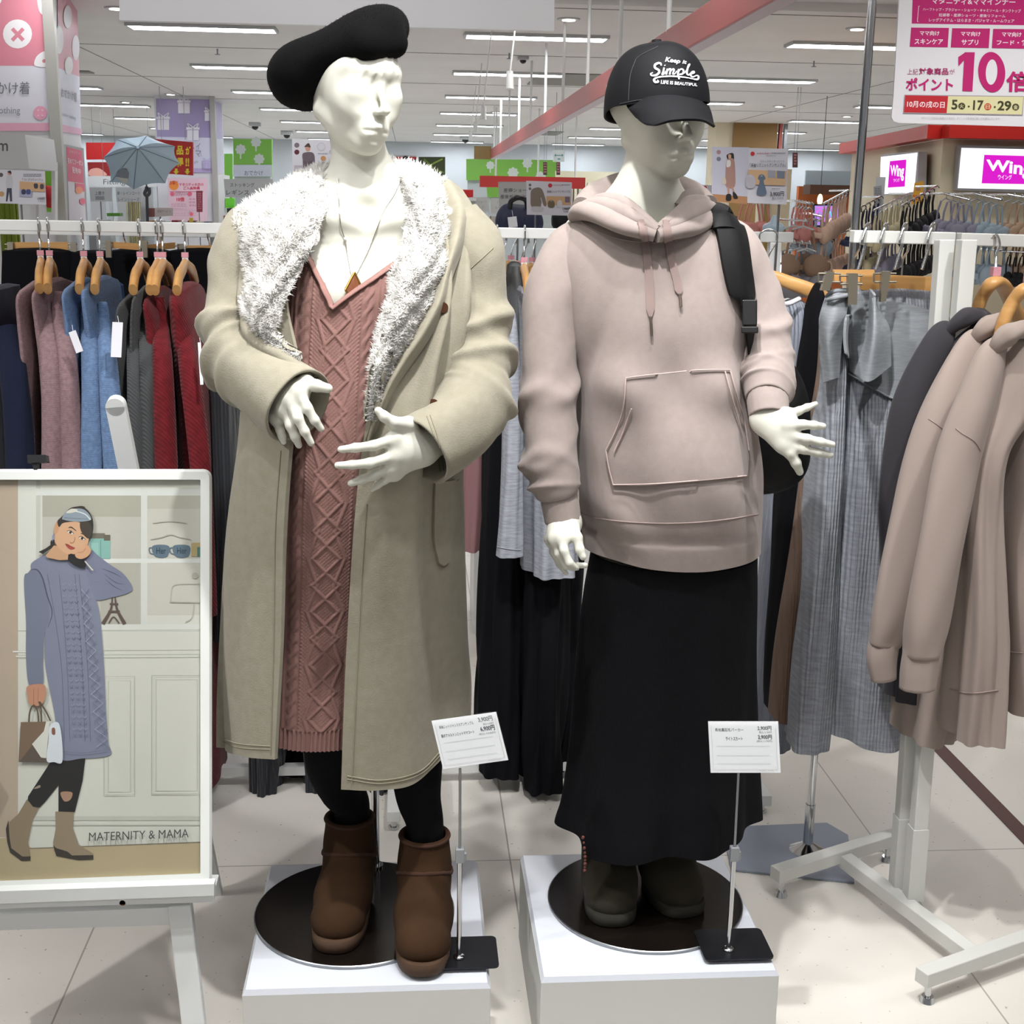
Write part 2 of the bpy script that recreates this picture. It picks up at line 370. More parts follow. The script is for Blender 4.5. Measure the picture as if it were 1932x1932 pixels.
# ================================================================== organic modelling: smooth distance fields + surface nets
from mathutils.bvhtree import BVHTree
class SDF:
    def __init__(s, lo, hi, h):
        s.lo = np.asarray(lo, float); s.h = h; s.n = np.ceil((np.asarray(hi)-s.lo)/h).astype(int)+1
        s.F = np.full(s.n, .5, np.float32)
    def _sub(s, lo, hi, pad):
        a = np.clip(np.floor((lo-pad-s.lo)/s.h).astype(int), 0, s.n); b = np.clip(np.ceil((hi+pad-s.lo)/s.h).astype(int)+1, 0, s.n)
        if (b <= a).any(): return None, None
        ax = [s.lo[i]+np.arange(a[i], b[i])*s.h for i in range(3)]
        return tuple(slice(a[i], b[i]) for i in range(3)), np.stack(np.meshgrid(*ax, indexing='ij'), -1)
    def _mix(s, sl, d, k, sub):
        f = s.F[sl]; d = d.astype(np.float32)
        if sub: d = -d; f2 = -f; m = np.minimum(f2, d*0+f2)
        if sub:   # smooth max(f, -prim)
            a, b = f, d
            if k: hh = np.maximum(k-np.abs(a-b), 0)/k; s.F[sl] = np.maximum(a, b)+hh*hh*k/4
            else: s.F[sl] = np.maximum(a, b)
        else:
            if k: hh = np.maximum(k-np.abs(f-d), 0)/k; s.F[sl] = np.minimum(f, d)-hh*hh*k/4
            else: s.F[sl] = np.minimum(f, d)
    def cap(s, a, b, ra, rb=None, k=.01, sub=False, flat=None):
        a = np.asarray(a, float); b = np.asarray(b, float); rb = ra if rb is None else rb; r = max(ra, rb)
        sl, p = s._sub(np.minimum(a, b)-r, np.maximum(a, b)+r, k+4*s.h)
        if sl is None: return s
        ab = b-a; L2 = ab.dot(ab)+1e-12; t = np.clip(((p-a)@ab)/L2, 0, 1); q = p-a-t[..., None]*ab
        if flat is not None:
            ax, fac = flat; w = q@ax; q = q+(w*(fac-1))[..., None]*ax
        s._mix(sl, np.linalg.norm(q, axis=-1)-(ra+(rb-ra)*t), k, sub); return s
    def ell(s, c, r, k=.01, ax=None, sub=False):
        c = np.asarray(c, float); r = np.asarray(r, float) if not np.isscalar(r) else np.full(3, r)
        sl, p = s._sub(c-r.max(), c+r.max(), k+4*s.h)
        if sl is None: return s
        q = p-c
        if ax is not None: q = q@np.asarray(ax).T
        k0 = np.linalg.norm(q/r, axis=-1); k1 = np.linalg.norm(q/(r*r), axis=-1)+1e-9
        s._mix(sl, k0*(k0-1)/k1, k, sub); return s
    def half(s, c, n, k=0.0):   # cut away the side n points to
        g = [s.lo[i]+np.arange(s.n[i])*s.h for i in range(3)]; p = np.stack(np.meshgrid(*g, indexing='ij'), -1)
        d = ((p-np.asarray(c))@nrm(n)).astype(np.float32)
        if k: hh = np.maximum(k-np.abs(s.F-d), 0)/k; s.F = np.maximum(s.F, d)+hh*hh*k/4
        else: s.F = np.maximum(s.F, d)
        return s
    def mesh(s):
        Fv = s.F.copy(); Fv[0] = Fv[-1] = .5; Fv[:, 0] = Fv[:, -1] = .5; Fv[:, :, 0] = Fv[:, :, -1] = .5
        ins = Fv < 0; nx, ny, nz = Fv.shape
        cnt = np.zeros((nx-1, ny-1, nz-1), np.float32); acc = np.zeros((nx-1, ny-1, nz-1, 3), np.float32)
        offs = [(i, j, k) for i in (0, 1) for j in (0, 1) for k in (0, 1)]
        sub = lambda A, o: A[o[0]:nx-1+o[0], o[1]:ny-1+o[1], o[2]:nz-1+o[2]]
        for o in offs:
            for ax in range(3):
                if o[ax]: continue
                o2 = list(o); o2[ax] = 1
                a, b = sub(Fv, o), sub(Fv, o2); m = (a < 0) != (b < 0)
                t = np.where(m, a/np.where(m, a-b, 1), 0)
                cnt += m
                for c in range(3): acc[..., c] += m*(o[c]+(t if c == ax else 0))
        act = cnt > 0; idx = np.full(act.shape, -1); idx[act] = np.arange(act.sum())
        I = np.argwhere(act); V = s.lo+(I+acc[act]/cnt[act][:, None])*s.h
        Fs = []
        for ax in range(3):
            b, c = [(1, 2), (2, 0), (0, 1)][ax]
            sl1 = [slice(None)]*3; sl2 = [slice(None)]*3; sl1[ax] = slice(0, -1); sl2[ax] = slice(1, None)
            A, B = ins[tuple(sl1)], ins[tuple(sl2)]; e = np.argwhere(A != B)
            e = e[(e[:, b] > 0) & (e[:, c] > 0)]; e = e[(e[:, b] < idx.shape[b]) & (e[:, c] < idx.shape[c])] if len(e) else e
            q = []
            for db, dc in ((1, 1), (0, 1), (0, 0), (1, 0)):
                g = e.copy(); g[:, b] -= db; g[:, c] -= dc; q.append(idx[g[:, 0], g[:, 1], g[:, 2]])
            q = np.stack(q, 1); inside = A[e[:, 0], e[:, 1], e[:, 2]]
            q = np.where(inside[:, None], q, q[:, ::-1]); Fs.append(q)
        return V, np.vstack(Fs)

def into(mb, sdf, m=None):
    V, Fc = sdf.mesh(); mb.add(V, Fc, m); return V, Fc

class Surf:
    """ray-castable copy of a surface so seams, straps and prints can lie on it"""
    def __init__(s, V, Fc): s.b = BVHTree.FromPolygons([Vector(v) for v in np.asarray(V).reshape(-1, 3)], [list(map(int, f)) for f in Fc])
    def at(s, px, py, off=0.0, dflt=2.3):
        d = nrm(ray(px, py)); h = s.b.ray_cast(Vector(EYE), Vector(d))
        if h[0] is None: return EYE+d*(dflt/d[1])
        n = np.array(h[1]); n = n if n.dot(d) < 0 else -n
        return np.array(h[0])+n*off
def surf_of(*mbs):
    V = []; Fc = []; n = 0
    for m in mbs:
        v = np.vstack(m.v); V.append(v); Fc += [[i+n for i in f] for f in m.f]; n += len(v)
    return Surf(np.vstack(V), Fc)
def text_on(mb, sf, t, q, m, off=.0015, bold=0.0):
    V, Fc = glyphs(t, bold)
    if not hasattr(q[0], '__len__'): q = [(q[0], q[1]), (q[2], q[1]), (q[2], q[3]), (q[0], q[3])]
    q = np.asarray(q, float); lo = V.min(0); hi = V.max(0); w = (V-lo)/(hi-lo+1e-9); u, v = w[:, :1], w[:, 1:2]
    pp = (q[0]*(1-u)+q[1]*u)*v+(q[3]*(1-u)+q[2]*u)*(1-v)
    mb.add([sf.at(x, y, off) for x, y in pp], Fc, m, False)
def ribbon_on(mb, sf, pts, w, m, off=.002, n=None, thick=.0015):
    p = cr(pts, n) if n else np.asarray(pts, float); T = np.gradient(p, axis=0); T /= np.linalg.norm(T, axis=1)[:, None]+1e-9; N = np.stack([-T[:, 1], T[:, 0]], 1)
    w = np.full(len(p), w) if np.isscalar(w) else np.interp(np.linspace(0, 1, len(p)), np.linspace(0, 1, len(w)), w)
    A = [[sf.at(*(p[i]+N[i]*w[i]/2*f), off) for f in (-1, 0, 1)] for i in range(len(p))]
    mb.grid(A, thick, m)
def seam_on(mb, sf, pts, m, r=.0014, n=30, off=.0006):
    p = cr(pts, n) if n else pts; mb.tube([sf.at(x, y, off) for x, y in p], r, 6, m)
def patch_on(mb, sf, rows, m, off=.004, nu=20, nv=20, thick=.004):
    R = [cr(r, nv) for r in rows]; R = np.array(R); Q = np.array([cr(R[:, j], nu) for j in range(nv)]).transpose(1, 0, 2)
    A = np.array([[sf.at(x, y, off) for x, y in r] for r in Q]); mb.grid(A, thick, m); return A

def net(rows, nu, nv, disp=None):
    """rows of (px, py, Y) control points -> dense 3-D grid; disp(u, v) metres along the normal"""
    R = np.array([cr([P(*p) for p in r], nv) for r in rows]); Q = np.array([cr(R[:, j], nu) for j in range(nv)]).transpose(1, 0, 2)
    if disp is not None:
        N = np.cross(np.gradient(Q, axis=0), np.gradient(Q, axis=1)); N /= np.linalg.norm(N, axis=2, keepdims=True)+1e-12
        s = np.sign((N*(Q-EYE)).sum(-1, keepdims=True)); u, v = np.meshgrid(np.linspace(0, 1, nu), np.linspace(0, 1, nv), indexing='ij')
        Q = Q-N*s*disp(u, v)[..., None]
    return Q

def shell(rows, nu, nv, ztop=None, zbot=None, disp=None, pw=1.0, th=None):
    """closed cloth shell. rows (py, xl, xr, Y, front, back); theta 90deg faces the camera. returns grid (nv rows, nu cols)"""
    K = []
    for r in rows:
        py, xl, xr, Y, Tf, Tb = r[:6]; a, b = P(xl, py, Y), P(xr, py, Y); K.append(((a[2]+b[2])/2, (a[0]+b[0])/2, (b[0]-a[0])/2, Y, Tf, Tb))
    D = cr(K, 200); o = np.argsort(D[:, 0]); D = D[o]
    th = np.linspace(0, 2*np.pi, nu, endpoint=False) if th is None else th
    zt = D[-1, 0] if ztop is None else ztop(th); zb = D[0, 0] if zbot is None else zbot(th)
    v = np.linspace(0, 1, nv)[:, None]; Z = zt*(1-v)+zb*v+0*th
    g = lambda c: np.interp(Z, D[:, 0], D[:, c])
    c, s = np.cos(th), np.sin(th); cx = np.sign(c)*np.abs(c)**pw; sy = np.sign(s)*np.abs(s)**pw
    X = g(1)+g(2)*cx; Y = g(3)-np.where(s > 0, g(4), g(5))*sy
    if disp is not None:
        d = disp(th+0*Z, v+0*th, X-g(1), Z); X = X+d*c; Y = Y-d*s
    return np.stack([X, Y, Z], -1)
def add_shell(mb, G3, m=None, th=.004, hole=True):
    """closed in theta; inner skin and rims so it has thickness"""
    R = np.asarray(G3); nv, nu = R.shape[:2]; c = R.mean(1, keepdims=True); d = R-c; L = np.linalg.norm(d, axis=2, keepdims=True)+1e-9
    Q = R-d/L*th
    mb.loft(R, m, caps=(False, False)); mb.loft(Q[::-1], m, caps=(False, False))
    for a, b in ((Q[0], R[0]), (R[-1], Q[-1])): mb.loft([a, b], m, caps=(False, False))
    return mb
def sleeve(path, m, mb, n=40, res=60, disp=None, turn=.035, flat=1.0, thick=.006):
    """tube with an open, turned-in end. path: (px, py, Y, r)"""
    q = cr([(*P(a, b, c), r) for a, b, c, r in path], res); p, rr = q[:, :3], q[:, 3]
    T = np.gradient(p, axis=0); t = np.linspace(0, 2*np.pi, n, endpoint=False); a, b, _ = frame(T[0], (0, 1, 0)); R = []
    for i in range(res):
        d = nrm(T[i]); a = nrm(a-d*a.dot(d)); b = np.cross(d, a); k = np.ones(n) if disp is None else 1+disp(t, i/(res-1))
        R.append(p[i]+((np.cos(t)*k)[:, None]*a+(np.sin(t)*k)[:, None]*b*flat)*rr[i])
    e = p[-1]; d = nrm(T[-1]); L = R[-1]-e; ln = np.linalg.norm(L, axis=1, keepdims=True)
    R.append(e+L*(1-thick*.3/ln)+d*thick*.35); R.append(e+L*(1-thick/ln)); R.append(e-d*turn+L*(1-thick*1.3/ln))
    mb.loft(R, m, caps=(True, True)); return R
def folds(specs):
    """sum of soft ridges across a sleeve: (v0, width, angle phase, amount, slant)"""
    def f(t, v):
        o = np.zeros_like(t)
        for v0, w, ph, am, sl in specs:
            o = o+am*np.exp(-((v-v0-sl*np.sin(t-ph))/w)**2)*(.55+.45*np.cos(t-ph))
        return o
    return f
# ================================================================== MANNEQUINS
SKIN = mat('mannequin_shell', 'd2d2c7', .42, sss=.0, spec=.4)
def head_axes(yaw, pitch, roll):
    y, p, r = map(math.radians, (yaw, pitch, roll))
    f = np.array([math.sin(y)*math.cos(p), -math.cos(y)*math.cos(p), -math.sin(p)]); s = np.array([math.cos(y), math.sin(y), 0.0]); u = np.cross(f, s)*-1
    u = np.cross(s, f)*1.0; u = u if u[2] > 0 else -u
    s2 = s*math.cos(r)-u*math.sin(r); u2 = u*math.cos(r)+s*math.sin(r); return s2, f, u2
def add_head(S, C, ax, hair=None):
    s, f, u = ax; w = lambda x, y, z: C+s*x+f*y+u*z; A = np.array([s, f, u])
    S.ell(w(0, -.018, .035), (.074, .092, .084), .02, A)
    S.ell(w(0, .022, -.010), (.060, .066, .088), .03, A)
    S.ell(w(0, .032, -.056), (.039, .050, .042), .025, A)
    S.ell(w(0, .064, -.086), (.017, .020, .016), .02, A)
    for q in (-1, 1):
        S.cap(w(q*.048, -.01, -.045), w(q*.012, .060, -.086), .014, .010, .022)      # jaw line
        S.ell(w(q*.036, .058, -.026), (.018, .014, .018), .03, A)                     # cheek
        S.cap(w(q*.014, .074, .030), w(q*.040, .060, .030), .006, .006, .03)        # brow
    for q in (-1, 1): S.ell(w(q*.032, .1065, -.006), (.026, .020, .020), .03, A, sub=True)   # eye hollow
    for q in (-1, 1): S.ell(w(q*.033, .070, -.006), (.018, .010, .013), .02, A)
    S.cap(w(0, .082, .008), w(0, .107, -.030), .0045, .0078, .010)                   # nose
    for q in (-1, 1): S.ell(w(q*.0075, .094, -.034), (.0055, .009, .0055), .007, A)
    S.ell(w(0, .080, -.066), (.026, .014, .018), .014, A)
    S.cap(w(-.017, .084, -.0595), w(0, .0945, -.0575), .0035, .0055, .005); S.cap(w(.017, .084, -.0595), w(0, .0945, -.0575), .0035, .0055, .005)
    S.cap(w(-.013, .085, -.0715), w(.013, .085, -.0715), .0055, .0055, .007)
    S.cap(w(-.024, .086, -.0655), w(0, .0985, -.0648), .0020, .0022, .003, sub=True); S.cap(w(.024, .086, -.0655), w(0, .0985, -.0648), .0020, .0022, .003, sub=True)
    S.ell(w(0, .097, -.079), (.016, .007, .004), .01, A, sub=True)
    if hair is not None and hair is not False:
        V, Fc = S.mesh(); sf = Surf(V, Fc)
        for pts, rr in hair:
            Q = [sf.at(x, y, -.0018 if i < len(pts)-1 else -.0002) for i, (x, y) in enumerate(pts)]
            for i in range(len(Q)-1): S.cap(Q[i], Q[i+1], rr[i]*.62, rr[i+1]*.62, .0028)
HAIR_L = [([(716, 74), (694, 98), (670, 114), (652, 126)], (.008, .009, .0075, .002)), ([(718, 74), (702, 102), (688, 130), (675, 153)], (.008, .0085, .0065, .0012)), ([(722, 74), (714, 106), (706, 136), (695, 162)], (.008, .008, .006, .001)), ([(727, 76), (726, 106), (724, 134), (716, 159)], (.008, .008, .0055, .001)), ([(733, 80), (739, 106), (741, 128), (737, 150)], (.007, .007, .005, .001)), ([(739, 88), (747, 108), (751, 126), (751, 142)], (.006, .006, .004, .001))]
def nail(S, a, b, r):
    d = nrm(b-a); c = b-d*r*.5; t = nrm(EYE-c); t = nrm(t-d*t.dot(d)); sd = np.cross(d, t)
    S.ell(c+t*r*.62, (r*.62, r*.95, r*.42), .0006, np.array([sd, d, t]))
def hand(mb, wrist, palm, fingers, h=.0022, elbow=None, r0=.0092, m=None, wr=.027, pr=.0125):
    """wrist/palm: (px,py,Y); fingers: list of lists of (px,py,Y); first of each list is the knuckle"""
    W = P(*wrist); PT = [[P(*q) for q in f] for f in fingers]; E = P(*elbow) if elbow else None
    allp = np.array([W]+[q for f in PT for q in f]+([W+(E-W)*.25] if elbow else [])); S = SDF(allp.min(0)-.035, allp.max(0)+.035, h)
    pc = P(*palm); flat = nrm(pc-EYE)
    if elbow is not None: S.cap(W+(E-W)*.3, W, wr*1.15, wr*.92, .02, flat=(flat, 1.25))
    for i, f in enumerate(PT):
        th = i == 0; k0 = f[0]
        S.cap(W+(pc-W)*.15, k0, wr*.72 if not th else wr*.6, (pr if not th else pr*1.0), .016, flat=(flat, 1.35))
        rr = [(1.18 if th else 1.0)*r0*(1-.10*j) for j in range(len(f))]
        if i == 4: rr = [x*.85 for x in rr]
        for j in range(len(f)-1):
            S.cap(f[j], f[j+1], rr[j]*(.97 if j else 1.05), rr[j+1]*(1 if j < len(f)-2 else .88), .0045 if j else .007)
        nail(S, f[-2], f[-1], rr[-1]*.9)
    S.cap(W, pc, wr*.85, wr*.8, .02, flat=(flat, 1.5))
    if len(PT) > 4:
        for a, b in ((1, 2), (2, 3), (3, 4)): S.cap(PT[a][0], PT[b][0], pr*.8, pr*.8, .01, flat=(flat, 1.2))
    into(mb, S, m)

# ------------------------------------------------------------------ left mannequin
BA, BB = P(664, 1560, 2.385), P(802, 1620, 2.3)
ZP = .2
LM = thing('mannequin', 'white female mannequin in a black beret, beige fleece-lined long coat and pink cable-knit dress', 'mannequin', (-.112, 2.316, ZP))
body = MB(SKIN)
axL = head_axes(36, 6, 4); CL = P(664, 166, 2.31)
chest = lambda x, y, Y: P(x, y, Y)
S = SDF((-.52, 2.05, 1.18), (.12, 2.52, 1.90), .0034)
add_head(S, CL, axL, HAIR_L)
S.cap(P(668, 235, 2.335), P(694, 372, 2.345), .046, .049, .010)
S.cap(P(694, 372, 2.345), P(694, 425, 2.35), .048, .066, .02)
for sx in (-1, 1):
    S.cap(P(694+sx*25, 368, 2.37), P(694+sx*165, 425, 2.35), .03, .042, .03)
    S.cap(P(694+sx*20, 414, 2.272), P(694+sx*150, 402, 2.29), .008, .010, .014)   # collarbone
    S.ell(P(694+sx*58, 560, 2.285), (.062, .06, .065), .04)
S.ell(P(694, 505, 2.345), (.165, .082, .17), .05)
S.ell(P(694, 396, 2.262), (.02, .02, .016), .025, sub=True)
S.ell(P(694, 395, 2.30), (.01, .02, .05), .02, sub=True) if False else None
S.half(P(694, 640, 2.3), (0, 0, -1)); _b = nrm(P(760, 62, 2.33)-P(545, 170, 2.33)); _n = nrm(np.cross(_b, np.array([0, 1., 0]))); _n = _n if _n[2] > 0 else -_n; S.half(P(642, 98, 2.345)+_n*.026, _n)
into(body, S)
# arms inside the sleeves, legs inside the tights
body.tube([P(505, 425, 2.34), P(462, 520, 2.33), P(445, 640, 2.28), P(530, 735, 2.16)], [.04, .037, .034, .024], 14, res=24)
body.tube([P(880, 430, 2.34), P(905, 540, 2.33), P(900, 700, 2.26), P(800, 842, 2.12)], [.04, .037, .034, .024], 14, res=24)
for lg in ((665, (640, 1250, 2.335), (624, 1420, 2.335), (644, 1490, 2.36)), (730, (765, 1250, 2.32), (784, 1420, 2.31), (789, 1500, 2.305))):
    e_ = P(*lg[3]); b_ = BA if lg[0] < 700 else BB; body.tube([P(lg[0], 660, 2.34), P(*lg[1]), P(*lg[2]), e_, [b_[0], 2.38 if lg[0] < 700 else 2.302, .38], [b_[0], 2.38 if lg[0] < 700 else 2.302, .26]], [.07, .045, .030, .024, .022, .022], 14, res=30)
hand(body, (541, 742, 2.125), (556, 752, 2.10), [
    [(577, 722, 2.10), (598, 728, 2.085), (619, 733, 2.075)],
    [(563, 738, 2.085), (580, 770, 2.075), (594, 793, 2.075), (606, 809, 2.08)],
    [(548, 757, 2.085), (562, 789, 2.07), (575, 814, 2.07), (587, 836, 2.075)],
    [(536, 773, 2.09), (548, 803, 2.08), (557, 824, 2.08), (564, 840, 2.085)],
    [(521, 787, 2.105), (528, 810, 2.10), (532, 823, 2.10), (535, 834, 2.10)]], elbow=(450, 670, 2.26), wr=.026)
hand(body, (797, 845, 2.115), (765, 848, 2.09), [
    [(771, 800, 2.09), (742, 797, 2.075), (725, 786, 2.07), (714, 775, 2.07)],
    [(742, 829, 2.08), (704, 841, 2.065), (670, 845, 2.06), (643, 848, 2.06)],
    [(744, 860, 2.08), (697, 874, 2.06), (664, 877, 2.06), (637, 878, 2.06)],
    [(739, 881, 2.085), (705, 897, 2.075), (682, 905, 2.075), (662, 912, 2.075)],
    [(745, 893, 2.095), (725, 906, 2.09), (712, 915, 2.09), (702, 923, 2.09)]], elbow=(880, 780, 2.2), wr=.028)
body.build('body', LM)
# base plate and pole
DARK = mat('dark_glass_plate', '1a1614', .16, .6, mott=(3, '26201c', .3, .7))
def disc(t, c, r):
    q = MB(DARK); a = np.linspace(0, 2*np.pi, 72, endpoint=False); ring = lambda rr, z: np.stack([c[0]+rr*np.cos(a), c[1]+rr*np.sin(a), 0*a+z], -1)
    q.loft([ring(r-.001, ZP+.004), ring(r, ZP+.006)], STEEL, caps=(True, False)); q.loft([ring(r-.001, ZP+.0001), ring(r, ZP+.001), ring(r, ZP+.0055)], STEEL, caps=(True, False))
    q.loft([ring(r, ZP+.0055), ring(r-.002, ZP+.007)], STEEL, caps=(False, False)); q.loft([ring(r-.002, ZP+.007), ring(r-.0021, ZP+.0071)], DARK, caps=(False, True)); q.build('base_plate', t)
disc(LM, (-.112, 2.316), .197)
q = MB(CHROME); b0 = G(709, 1640, ZP); q.cyl(b0, b0+[0, 0, .5], .0085, n=20); q.cyl(b0, b0+[0, 0, .012], .016, n=20); q.build('support_pole', LM)

# tights
BA, BB = P(664, 1560, 2.385), P(802, 1620, 2.3)
q = MB(mat('black_tights', '08080b', .85, bump=('weave', 300, .15), spec=.1))
q.tube([P(655, 1280, 2.33), P(622, 1420, 2.33), P(643, 1490, 2.36), [BA[0], 2.38, .40], [BA[0], 2.382, .28]], [.062, .05, .042, .036, .033], 24, res=30)
q.tube([P(770, 1280, 2.32), P(784, 1420, 2.31), P(789, 1500, 2.305), [BB[0], 2.302, .39], [BB[0]+.002, 2.30, .27]], [.062, .052, .044, .036, .033], 24, res=30)
q.build('tights', LM)

# boots ------------------------------------------------------------
def boot(parent, toe, heel, mm, ms, shaft=.17, lean=(0, 0), seam=True, label=None, wd=1.0, mfur=None):
    toe = np.asarray(toe, float); heel = np.asarray(heel, float); d = heel-toe; d[2] = 0; L = np.linalg.norm(d); f = -d/L; s = np.array([-f[1], f[0], 0.0])*-1; u = np.array([0, 0, 1.])
    z0 = toe[2]; hc = toe-f*(L-.045); w = lambda x, y, z: hc+s*x+f*y+u*z; hc = np.array([hc[0], hc[1], z0])
    n = L-.085; A = np.array([s, f, u])
    S = SDF(np.minimum(toe, heel)-[.07, .07, .0], np.maximum(toe, heel)+[.07, .07, shaft+.07], .0038)
    S.cap(w(0, 0, .05), w(0, n*.55, .052), .041*wd, .045*wd, .02)
    S.cap(w(0, n*.45, .046), w(0, n*.92, .040), .050*wd, .052*wd, .025, flat=(u, 1.22))
    top = w(lean[0], lean[1], shaft); S.cap(w(0, -.004, .06), top+(top-w(0, 0, .06))*.3, .045*wd, .049*wd, .03)
    S.cap(w(0, .01, .10), w(0, n*.5, .055), .035, .03, .05)
    S.cap(w(lean[0]*.4, 0, .10), top+(top-w(0, 0, .1))*.5, .038*wd, .0425*wd, .0, sub=True)
    S.half(top, nrm(top-w(0, .0, .02)), .004); S.half(w(0, 0, .018), (0, 0, -1))
    m = MB(mm); into(m, S); o = m.build('boot', parent, label=label)
    sf = surf_of(m)
    # sole: outline swept upwards
    k = 40; t = np.linspace(0, 2*np.pi, k, endpoint=False)
    def outline(g, z): 
        st = np.sign(np.sin(t))*np.abs(np.sin(t))**.8; y = np.where(st > 0, st*(n*.5+.042+g), st*(n*.5+.046+g))+n*.5; wdt = (.044+.010*np.sin(t)+g)*wd
        return np.array([w(math.cos(tt)*abs(math.cos(tt))**-.2*ww if abs(math.cos(tt)) > .01 else 0, yy, z) for tt, ww, yy in zip(t, wdt, y)])
    q = MB(ms); q.loft([outline(.002, .0005), outline(.006, .003), outline(.007, .020), outline(.004, .025)], ms); q.build('sole', o)
    if seam:
        q = MB(mm if mfur is None else mfur)
        def hitr(a, z, off=.0005):
            c_ = w(0, .012, z); dr = s*math.cos(a)+f*math.sin(a); h = sf.b.ray_cast(Vector(c_+dr*.16), Vector(-dr)); return (np.array(h[0])+dr*off) if h[0] is not None else c_+dr*.045
        ring = [hitr(a, .092+.026*max(0, math.sin(a)), -.001) for a in np.linspace(0, 2*np.pi, 60)]
        rr = random.Random(3); q.tube(ring, [.0032+.0016*rr.random() for _ in ring], 8, mm if mfur is None else mfur); q.build('seam_trim', o)
        rim = MB(mfur or mm); rim.tube([hitr(a, shaft-.006, .000) for a in np.linspace(0, 2*np.pi, 60)], .0035, 8); rim.build('top_binding', o)
    return o
SUEDE = mat('brown_suede', '3e2b1c', .95, bump=('noise', 240, .25), mott=(14, '352417', .3, .7)); SOLE = mat('brown_rubber_sole', '45301f', .8, bump=('noise', 120, .2))
FUR = mat('dark_brown_fur_edge', '3d2417', .95)
boot(LM, G(630, 1798, .207), (P(664, 1560, 2.385)[0], 2.425, .207), SUEDE, SOLE, .172, (0.0, .0), label='brown suede ankle boot', mfur=FUR)
boot(LM, G(797, 1842, .207), (P(802, 1620, 2.3)[0], 2.345, .207), SUEDE, SOLE, .172, (0.0, 0.0), label='brown suede ankle boot', mfur=FUR)

# beret --------------------------------------------------------------
a1 = nrm(P(760, 62, 2.33)-P(545, 170, 2.33)); a2 = np.array([0, 1., 0]); a3 = nrm(np.cross(a1, a2)); a3 = a3 if a3[2] > 0 else -a3; AX = np.array([a1, a2, a3])
S = SDF(CL+[-.22, -.2, -.1], CL+[.2, .2, .24], .0042)
S.ell(P(642, 98, 2.345), (.115, .112, .044), .02, AX)
S.ell(P(566, 148, 2.35), (.050, .090, .050), .045, AX)
S.ell(P(706, 67, 2.33), (.058, .100, .038), .035, AX)
S.cap(P(590, 172, 2.36), P(618, 128, 2.29), .022, .02, .03); S.cap(P(618, 128, 2.29), P(690, 84, 2.235), .02, .019, .03); S.cap(P(690, 84, 2.235), P(745, 85, 2.27), .019, .02, .03)
V_, F_ = S.mesh(); q = MB(mat('black_wool_felt', '020203', .95, bump=('noise', 500, .4), spec=.1)); q.add(V_, F_); bo = q.build('beret', LM)
q = MB(MATS['black_wool_felt']); rn = random.Random(5); Vn = V_[np.random.RandomState(1).permutation(len(V_))[:5200]]; cc = Vn.mean(0)
for v in Vn:
    d = nrm(v-cc); e = v+d*rn.uniform(.0008, .0022)+np.array([rn.gauss(0, .0008) for _ in range(3)]); q.add([v+[.0003, 0, 0], v-[.0003, 0, 0], e], [[0, 1, 2]])
q.build('felt_fuzz', bo)

# knit dress ----------------------------------------------------------
KN = mat('dusty_pink_knit', '8f6d67', .85, bump=('weave', 260, .35), sheen=.1, mott=(30, '87655f', .3, .7))
XA, XB = P(634, 620, 2.21), P(611, 1200, 2.17)
def cable(x, z, off):   # braided rope relief
    ph = z*2*np.pi/.046; a = .0046*np.sin(ph+off); r = lambda c, w: np.maximum(0, 1-((x-c)/w)**2)
    return .0028*np.maximum(r(a, .0055)*(.62+.38*np.cos(ph+off)), r(-a, .0055)*(.62-.38*np.cos(ph+off)))
def bead(y, w): return np.sqrt(np.maximum(0, 1-(y/w)**2))
def knit(th, v, x, z):
    xc = XA[0]+(XB[0]-XA[0])*(XA[2]-z)/(XA[2]-XB[2]); y = x+DCX(z)-xc
    o = .0009*np.cos(y*2*np.pi/.0072)*np.cos(z*2*np.pi/.007)*(np.abs(y) < .042)+.0010*np.cos(y*2*np.pi/.0095)*(np.abs(y) > .082)
    for c in (-.054, .054): o = o+cable(y-c, z, 0 if c < 0 else 1.5)
    for c in (-.070, .070, -.040, .040, -.078, .078): o = o+.0014*bead(y-c, .0026)
    per = .102; tri = np.abs(((z/per) % 1)-.5)*4-1
    for k in (1, -1): o = np.maximum(o, .0024*bead(y-k*tri*.023, .0040))
    tri2 = np.abs(((z/per) % 1)-.5)*2
    for k in (1, -1): o = np.maximum(o, .0019*bead(y-k*(.023+(.5-tri2)*.018), .0034))
    o = np.where(v > .955, .0022*np.cos(y*2*np.pi/.008), o)
    return o*(np.sin(th) > -.2)+.004*np.sin(3*th+2)*v
rows = [(400, 560, 830, 2.34, .06, .07), (470, 548, 842, 2.34, .09, .09), (540, 530, 835, 2.34, .125, .09), (600, 522, 812, 2.34, .135, .1), (700, 512, 800, 2.34, .15, .1), (800, 500, 800, 2.34, .175, .1), (900, 492, 795, 2.34, .185, .1), (1000, 486, 785, 2.34, .175, .1), (1150, 480, 775, 2.34, .15, .11), (1300, 476, 765, 2.34, .15, .12), (1440, 470, 760, 2.34, .16, .13)]
DCX = lambda z: np.interp(z, _dz, _dx)
_k = sorted([((P(r[1], r[0], r[3])[2]), (P(r[1], r[0], r[3])[0]+P(r[2], r[0], r[3])[0])/2) for r in rows]); _dz = [a_[0] for a_ in _k]; _dx = [a_[1] for a_ in _k]
zV = P(645, 581, 2.215)[2]; zS = P(640, 400, 2.3)[2]; zH = P(590, 1421, 2.18)[2]
